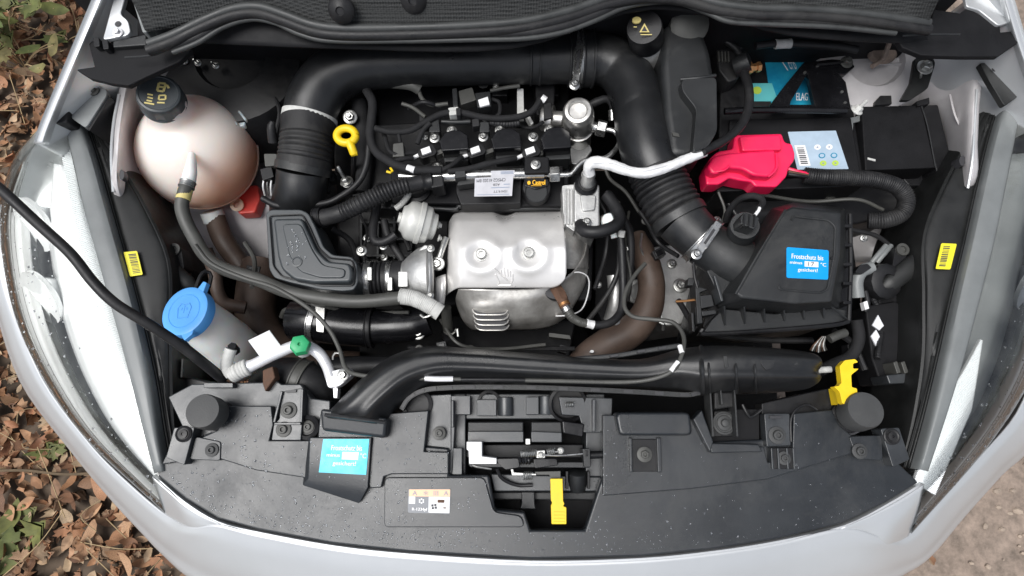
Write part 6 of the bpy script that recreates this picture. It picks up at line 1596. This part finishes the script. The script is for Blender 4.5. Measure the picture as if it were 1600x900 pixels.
    MB().prism([(1398, 264), (1430, 266), (1470, 268), (1490, 280), (1480, 292), (1420, 290)], .70, .6).build('lower_shelf', 'black', t, bevel=.003)
    o = MB().prism([(1326, 185), (1345, 180), (1347, 188), (1333, 192), (1332, 222), (1328, 222)], .738, .734).build('metal_strip', 'bracket_grey'); tag(o, 'short bare metal strip between battery and black control box', 'strip')
    t = thing('bolted_bracket', 'dark bracket with one bright bolt on the rear wing', 'bracket', (1440, 115, .76))
    MB().prism(rnd([(1430, 90), (1456, 88), (1462, 98), (1450, 138), (1422, 156), (1408, 156), (1424, 128)], 4), .79, .782).build('strap', 'lamp_casing', t, bevel=.002); bolt(t, 1445, 105, .793, 10, 'zinc')
    MB().prism(rnd([(1438, 112), (1442, 112), (1440, 122), (1437, 122)], 1), .7915, .79).build('slot', 'zinc', t)
    # loom below the battery
    hose('battery_loom', 'corrugated black wiring loom curving below the battery', 'wiring loom', [(1256, 274, .76), (1290, 277, .765), (1330, 278, .765), (1370, 282, .765), (1402, 292, .765), (1416, 312, .76), (1408, 334, .755), (1384, 344, .75), (1356, 345, .74)], 13, 'rubber', ribs=[(0, 1, 74, .10)], step=.0007)
    t = thing('battery_tray', 'black battery tray edge behind the air filter box', 'battery tray', (1240, 315, .55))
    MB().prism([(1120, 296), (1360, 286), (1400, 300), (1420, 330), (1340, 350), (1150, 340)], .68, .55).build('tray', 'black', t, bevel=.006)
    MB().path([(1170, 296, .70), (1230, 298, .70), (1300, 297, .70)], 3, 8).build('lip', 'dark_box', t)
    MB().lathe(W(1146, 296, .70), (.2, -.2, 1), [(.013, 0), (.013, .006), (.008, .006), (.008, .001), (.001, .001)], 24).build('ring', 'dark_box', t)
    o = MB().prism(rnd([(1290, 306), (1302, 304), (1306, 308), (1294, 312)], 1), .688, .68).build('clip', 'hose_grey', t, bevel=.001)
    # negative terminal and its cable
    t = thing('battery_terminal', 'grey metal battery terminal with a brassy bolt', 'terminal', (1165, 105, .73))
    MB().lathe(W(1146, 62, .775), (.3, -.3, 1), [(.02, -.02), (.022, 0), (.02, .01), (.012, .014)], 24).build('post', 'rubber', t)
    MB().prism(rnd([(1118, 70), (1140, 64), (1160, 96), (1155, 122), (1138, 128), (1124, 110)], 4), .772, .73).build('clamp', 'rubber', t, bevel=.003)
    MB().lathe(W(1158, 102, .785), (.7, .1, .5), [(.016, -.01), (.018, 0), (.018, .014), (.010, .016)], 24).build('lug', 'dark_box', t)
    for k in range(4): MB().prism([(1122 + 5 * k, 80), (1124 + 5 * k, 80), (1125 + 5 * k, 96), (1123 + 5 * k, 96)], .776, .77).build('comb', 'hose_grey', t)
    a, c = W(1168, 107, .79), W(1190, 104, .79)
    MB().lathe(a, c - a, [(.010, 0), (.010, .006), (.0065, .007), (.0065, .014), (.0085, .015), (.0085, .021), (.006, .022)], 6).build('bolt', 'copper', t)
    MB().path([(1130, 62, .79), (1150, 76, .79), (1160, 95, .79)], 5, 10).build('strap', 'dark_box', t)
    MB().path([(1180, 72, .80), (1220, 68, .80), (1300, 72, .80), (1340, 78, .80)], 6, 12).build('cable', 'rubber', t)
    band(t, 'white_sleeve', (1211, 69, .80), (1236, 68, .80), 6, 'sleeve_grey', 1.2)
    t = thing('ground_cable', 'thick cable in crinkled silver-white foil sleeve beside the red cover', 'cable', (1040, 262, .80))
    b = MB().path([(922, 272, .825, 8), (920, 260, .838, 8.5), (930, 253, .846, 9.5), (955, 258, .85, 9), (985, 268, .852, 8), (1010, 270, .853, 8.6), (1040, 262, .853, 8), (1070, 250, .85, 7.6), (1101, 237, .846, 7.8)], 8.5, 18, step=.003)
    for v in b.v: v += Vector((noise.noise(v * 160), noise.noise(v * 160 + Vector((9, 0, 0))), noise.noise(v * 160 + Vector((0, 7, 0))))) * .0010
    b.build('foil_sleeve', 'foil', t, ang=25)
    MB().path([(926, 254, .858), (955, 254, .862), (985, 264, .862), (1010, 266, .863), (1042, 258, .862)], 1.2, 6).build('foil_seam', 'foil', t)
    MB().path([(1098, 237, .855), (1130, 220, .845), (1156, 198, .835), (1169, 170, .825), (1170, 140, .815), (1163, 115, .80)], 7, 14).build('cable', 'rubber', t)
    MB().path([(1100, 234, .858), (1130, 217, .848), (1154, 195, .838), (1166, 168, .828)], 1.6, 8).build('twin_lead', 'hose_grey', t)
battery()

def rear_right():
    t = thing('brake_reservoir', 'brake fluid reservoir with a black cap bearing a warning triangle', 'reservoir', (1010, 60, .78))
    p = W(1010, 62, .84); ax = W(1006, 40, .885) - p; k = 27 * mpp(p)
    MB().lathe(p, ax, [(k * .95, -.07), (k * .98, -.03), (k * .9, -.004), (k * .8, 0)], 36).build('neck', 'sleeve_grey', t)
    c = MB().lathe(p, ax, [(k * .98, -.004), (k, .002), (k, ax.length * .75), (k * .94, ax.length * .9), (k * .1, ax.length * .92)], 48).build('cap', 'black', t)
    z = (p + ax * .93).z
    def tri(x, y, s, m_, dz): MB().add([W(x, y - s, z + dz), W(x - s, y + s * .8, z + dz), W(x + s, y + s * .8, z + dz)], [(0, 1, 2)]).build('warning_triangle', m_, c, smooth=False)
    tri(1007, 44, 8, 'gold_print', .0022); tri(1007, 45, 4.6, 'ink', .0028)
    MB().prism(oval(995, 31, 7, 5, 16), z + .0026, z).build('round_mark', 'gold_print', c); MB().prism([(1014, 24), (1022, 22), (1024, 32), (1016, 33)], z + .0026, z).build('book_mark', 'gold_print', c)
    marks(c, [(990, 40), (1026, 40), (1026, 54), (990, 54)], z + .0022, [(.0, .1, .14, .2), (.82, .0, .95, .12), (.3, .95, .8, 1.05)], 'gold_print')
    t = thing('bulkhead_cover', 'tall smooth black moulded cover behind the intake elbow', 'cover', (1078, 140, .66))
    MB().prism(rnd([(1036, 38), (1062, 28), (1096, 36), (1112, 80), (1122, 140), (1120, 205), (1104, 234), (1070, 246), (1048, 240), (1038, 170), (1034, 100)], 10), .845, .66).build('shell', 'dark_box', t, bevel=.012)
    MB().prism(rnd([(1064, 124), (1120, 120), (1121, 205), (1106, 230), (1082, 238), (1088, 170), (1066, 142)], 8), .862, .83, 1.04).build('step', 'dark_box', t, bevel=.008)
    MB().path([(1064, 124, .85), (1090, 122, .858), (1118, 118, .855)], 3, 8).build('step_edge', 'dark_box', t)
    MB().prism(rnd([(1050, 206), (1060, 208), (1062, 214), (1052, 212)], 1), .847, .84).build('clip', 'hose_grey', t)
    MB().lathe(W(1078, 38, .85), (0, -.5, 1), [(.03, -.02), (.03, 0), (.02, .006)], 20).build('rear_boss', 'hose_grey', t)
    # brown radiator hose and fittings right of the engine
    t = thing('radiator_hose', 'thick brown radiator hose curving down beside the gearbox', 'hose', (1000, 470, .56))
    MB().path([(996, 368, .64, 13), (1004, 392, .65, 18), (1014, 420, .66, 20), (1018, 452, .66, 21), (1010, 488, .66, 23), (985, 518, .655, 25), (950, 538, .65, 26), (918, 564, .64, 27), (894, 600, .62, 28)], 29, 32).build('rubber_hose', 'hose_brown', t)
    MB().prism(oval(925, 549, 3, 2.2, 12), .692, .68).build('white_spot', 'white', t)
    MB().path([(1003, 365, .665), (1001, 385, .67), (1008, 405, .675)], 2, 6).build('spring_clip', 'zinc', t)
    hose('heater_hose', 'slim black hose rising between housing and brown radiator hose', 'hose', [(948, 300, .74), (962, 330, .74), (976, 345, .735), (985, 370, .72), (985, 420, .70), (978, 470, .68)], 6, 'rubber')
    hose('starter_cable', 'thin black cable dipping through the dark gap beside the gearbox', 'cable', [(968, 380, .70), (966, 420, .69), (955, 450, .68), (935, 480, .67), (915, 505, .66)], 4, 'rubber')
    o = MB().prism(rnd([(858, 520), (890, 524), (892, 530), (858, 526)], 1), .62, .60).build('metal_stay', 'hose_grey'); tag(o, 'small metal stay in the dark below the heat shield', 'bracket')
    o = bolt(None, 962, 501, .72, 6, 'zinc', name='small_bolt'); tag(o, 'small bright bolt at the bend of the sensor lead', 'bolt')
    o = MB().path([(1030, 503, .80), (1036, 506, .80), (1036, 515, .79)], 2.4, 8).build('cable_pin', 'zinc'); tag(o, 'small metal pin hanging from the looped cable', 'pin')
    # corner behind the headlight
    lamp_carrier(1, 'black plastic headlight carrier beside the air filter box')
    t = thing('lamp_connector', 'pale plastic bulb holder with wires next to the filter box', 'connector', (1350, 440, .66))
    MB().path([(1340, 465, .74), (1338, 440, .745), (1346, 424, .75), (1362, 418, .75)], 10, 16).build('pale_holder', 'bracket_grey', t)
    MB().prism(rnd([(1336, 425), (1344, 414), (1356, 412), (1362, 418), (1348, 428)], 2), .765, .74).build('black_band', 'black', t, bevel=.001)
    MB().lathe(W(1378, 440, .74), (.2, -.2, 1), [(.028, -.02), (.028, .01), (.022, .014), (.012, .014), (.011, .006), (.001, .006)], 12).build('rubber_plug', 'rubber', t)
    MB().path([(1352, 455, .74), (1356, 475, .74), (1352, 486, .735)], 4, 10).build('lead', 'rubber', t); MB().prism([(1349, 472), (1355, 470), (1358, 482), (1352, 484)], .75, .74).build('white_clip', 'white', t)
    for k in range(2): MB().path([(1362 + 8 * k, 410, .73), (1372 + 8 * k, 398, .735), (1384 + 8 * k, 384, .73)], 4, 10).build('metal_tube', 'bracket_grey', t)
    t = thing('lamp_screen', 'black plate with two white square patches behind the headlight', 'bracket', (1400, 520, .60))
    MB().prism([(1352, 478), (1400, 470), (1440, 500), (1450, 560), (1438, 600), (1376, 600), (1362, 560)], .72, .66).build('plate', 'black_matt', t, bevel=.003)
    for q in ([(1372, 492), (1381, 509), (1374, 516), (1363, 508)], [(1369, 515), (1378, 532), (1369, 541), (1361, 525)]): MB().prism(q, .7225, .72).build('white_patch', 'paper', t)
    for x in (1396, 1408): MB().prism([(x, 566), (x + 6, 564), (x + 12, 582), (x + 6, 584)], .75, .72).build('clip_fin', 'hose_grey', t, bevel=.001)
    MB().prism([(1385, 586), (1440, 580), (1442, 598), (1390, 600)], .745, .70).build('ledge', 'panel_frame', t, bevel=.002)
    t = thing('bare_wires', 'frayed bunch of thin copper-coloured wires below the filter box', 'wires', (1280, 540, .70))
    for k in range(9): MB().path([(1266 + 3.2 * k, 550 - abs(k - 4) * .8, .742), (1272 + 2 * k, 538, .755), (1284 + .8 * k, 526, .75)], 1.1, 6).build('wire', ('rust', 'sleeve_grey', 'hose_grey')[k % 3], t)
    MB().path([(1296, 530, .75), (1308, 524, .75), (1320, 520, .745)], 7, 12).build('foil_end', 'hose_grey', t)
    hose('lamp_loom', 'black loom looping down between filter box and yellow clip', 'wiring loom', [(1338, 500, .74), (1342, 530, .735), (1330, 556, .73), (1305, 568, .735), (1280, 580, .74)], 9, 'cloth_tape')
    o = MB().path([(1272, 579, .79), (1284, 578, .79), (1298, 577, .79)], 5, 12).build('duct_spigot', 'sleeve_grey'); tag(o, 'short pale plastic spigot at the end of the air duct', 'spigot')
    # headlight bracket on this side
    t = thing('headlight_bracket', 'dark rubber-topped bracket above the headlight over bare earth', 'bracket', (1560, 130, .78))
    MB().prism(rnd([(1530, 98), (1570, 98), (1580, 118), (1592, 150), (1570, 166), (1548, 130)], 5), .828, .818).build('plate', 'lamp_casing', t, bevel=.003); screw(t, 1557, 106, .83, 5, 'buffer')
rear_right()

# ------------------------------------------------------------------ rear seal and scuttle ends
def rear_seal():
    t = thing('bonnet_seal', 'long black rubber bonnet seal waving across the rear of the bay', 'rubber seal', (800, 50, .90))
    up = [(232, 68, .92), (270, 54, .925), (320, 30, .93), (365, 13, .932), (405, 10, .932), (445, 22, .932), (490, 38, .932), (540, 44, .932), (640, 43, .932), (740, 39, .932), (820, 32, .932), (890, 16, .932), (950, -4, .932), (1010, -14, .932), (1070, -10, .932), (1120, 4, .932), (1180, 12, .932), (1260, 14, .932), (1340, 20, .932), (1400, 28, .93), (1452, 36, .925)]
    MB().path([(*p[:2], p[2]) for p in up], 6.5, 16).build('upper_bulb', 'seal_rubber', t)
    mid = [(p[0], p[1] + 11, p[2] - .006) for p in up]
    MB().path(mid, 8.5, 14).build('web', 'rubber', t)
    low = [(270, 82, .91), (310, 66, .915), (350, 42, .918), (392, 30, .92), (430, 36, .92), (470, 54, .92), (520, 64, .92), (640, 64, .92), (740, 62, .92), (820, 60, .92), (880, 50, .92), (930, 32, .92), (975, 12, .92), (1015, 4, .92), (1060, 4, .92), (1105, 20, .92), (1140, 34, .92), (1200, 38, .92), (1300, 42, .92), (1400, 52, .918)]
    MB().path([(p[0], p[1] - 9, p[2] + .001) for p in low], 8, 14).build('web', 'rubber', t)
    MB().path(low, 4, 12).build('lower_lip', 'seal_rubber', t)
    t = thing('scuttle_end', 'stepped black plastic scuttle end piece near the coolant cap', 'trim piece', (190, 100, .85), 'scuttle end pieces')
    MB().prism([(138, 68), (150, 58), (166, 70), (176, 62), (228, 52), (232, 72), (300, 76), (280, 96), (228, 120), (200, 134), (172, 130), (140, 122), (118, 108), (147, 104)], .888, .878).build('plate', 'black_matt', t, bevel=.002)
    MB().prism([(176, 64), (228, 53), (229, 70), (176, 74)], .896, .88).build('ledge', 'dark_box', t, bevel=.002)
    for (x, y) in ((150, 62), (164, 66)): MB().prism(rnd([(x - 5, y - 3), (x + 4, y - 4), (x + 6, y + 10), (x - 3, y + 11)], 2), .90, .88).build('peg', 'black', t, bevel=.001)
    MB().path([(195, 90, .907), (240, 86, .908), (275, 72, .91)], 1.5, 6).build('edge_bead', 'dark_box', t)
    t = thing('scuttle_end', 'jagged black plastic scuttle end piece in the upper corner over the battery box', 'trim piece', (1510, 60, .85), 'scuttle end pieces')
    MB().prism([(1400, 58), (1450, 44), (1460, 14), (1500, 20), (1512, 12), (1530, 22), (1546, 14), (1562, 24), (1564, 50), (1582, 48), (1592, 66), (1560, 88), (1500, 88), (1440, 86), (1410, 74)], .888, .878).build('plate', 'black_matt', t, bevel=.002)
    MB().path([(1410, 56, .908), (1450, 54, .909), (1500, 54, .908)], 1.5, 6).build('edge_bead', 'dark_box', t)
    # hinge plate of the bonnet at the upper edge
    t = BODY
    MB().prism(rnd([(182, -20), (200, -20), (188, 22), (200, 32), (204, 50), (196, 56), (160, 62), (166, 40)], 5), .90, .892).build('hinge_plate', 'silver_paint', t, bevel=.0015)
    MB().prism(oval(184, 37, 5, 4, 16, rot=-.5), .9012, .895).build('hinge_hole', 'wing_dark', t); bolt(t, 184, 51, .902, 6.5, 'ac_alu')
    MB().prism([(200, -20), (226, -20), (229, 50), (222, 50)], .925, .90).build('hinge_arm', 'bracket_grey', t, bevel=.002)
    t = BODY
    MB().prism(rnd([(1505, -20), (1560, -20), (1574, 10), (1582, 34), (1560, 40), (1530, 16), (1510, 10)], 4), .893, .887).build('hinge_plate', 'silver_paint', t, bevel=.0015)
    MB().path([(1420, -12, .93), (1426, 4, .935), (1424, 20, .93)], 3, 8).build('hinge_link', 'zinc', t)
    o = MB().path([(395, 62, .86), (425, 50, .865), (440, 46, .865)], 2, 8).build('washer_tube', 'hose_grey'); tag(o, 'thin grey tube in the dark under the rear seal', 'tube')
rear_seal()
# ================================================================== fine wiring in the gaps
def gap_wiring():
    t = thing('gap_wiring', 'thin dark wires and tubes filling the shadowed gaps around the engine', 'wiring', (960, 400, .55))
    rn = random.Random(17)
    runs = [[(930, 300), (950, 340), (945, 400), (930, 450)], [(985, 330), (975, 380), (985, 440), (965, 500)], [(1000, 330), (1012, 350), (1030, 380), (1060, 400)],
            [(940, 250), (950, 280), (975, 300), (1000, 330)], [(560, 330), (575, 360), (570, 400), (600, 430)], [(520, 360), (545, 380), (560, 420)], [(640, 300), (625, 340), (640, 390)],
            [(690, 500), (720, 540), (780, 545), (850, 540)], [(640, 540), (700, 550), (800, 548), (900, 545)], [(470, 470), (500, 475), (560, 485), (640, 490)],
            [(1060, 470), (1100, 520), (1180, 530), (1270, 530)], [(1330, 360), (1370, 370), (1400, 400), (1390, 440)], [(1300, 520), (1330, 540), (1350, 580)], [(1360, 460), (1380, 500), (1372, 560)],
            [(1120, 300), (1135, 330), (1120, 360)], [(1180, 300), (1260, 315), (1340, 312), (1380, 330)], [(420, 130), (435, 170), (430, 210)], [(510, 200), (515, 250), (512, 300)], [(300, 440), (320, 470), (318, 500)],
            [(380, 380), (395, 410), (392, 450)], [(600, 210), (612, 240), (650, 235)], [(640, 170), (660, 160), (690, 165)], [(800, 195), (830, 200), (850, 192)]]
    for k, q in enumerate(runs):
        z = .70 if k < 10 else .72
        if k in (7, 8): z = .66
        if k >= 20: z = .765
        pts = [(x + rn.uniform(-3, 3), y + rn.uniform(-3, 3), z + rn.uniform(-.02, .02)) for x, y in q]
        rib = k % 4 == 1
        MB().path(pts, rn.choice((2.2, 2.8, 3.6, 5)), 8, step=.0012 if rib else None, ribs=[(0, 1, 26, .14)] if rib else None).build('wire', rn.choice(('rubber', 'cloth_tape', 'hose_grey', 'rubber')), t)
    for (x, y, z) in ((944, 340, .70), (978, 390, .71), (1008, 345, .69), (574, 372, .69), (600, 402, .69), (1120, 345, .72), (1350, 372, .73), (935, 445, .68), (735, 545, .67), (655, 545, .67), (1100, 520, .72), (630, 345, .71)):
        bolt(t, x, y, z, rn.uniform(4, 6.5), rn.choice(('zinc', 'hose_grey')), (rn.uniform(-.3, .3), rn.uniform(-.4, .2), 1), 'clip_bolt')
    for (x, y, z) in ((960, 320, .71), (1030, 395, .69), (560, 405, .69), (690, 540, .67), (880, 545, .66), (1335, 545, .72), (1390, 415, .73), (512, 275, .72), (395, 420, .66)):
        a = rn.uniform(-.5, .5); w_, h_ = rn.uniform(6, 11), rn.uniform(5, 8)
        q = [(x + u * w_ * math.cos(a) - v * h_ * math.sin(a), y + u * w_ * math.sin(a) + v * h_ * math.cos(a)) for u, v in ((-1, -1), (1, -1), (1, 1), (-1, 1))]
        o = MB().prism(rnd(q, 1.5), z, z - .02).build('plug', rn.choice(('dark_box', 'black', 'hose_grey')), t, bevel=.0012)
        MB().prism([(p[0] * .6 + x * .4, p[1] * .6 + y * .4) for p in q], z + .002, z - .002).build('latch', 'black_gloss', o, bevel=.0006)
gap_wiring()
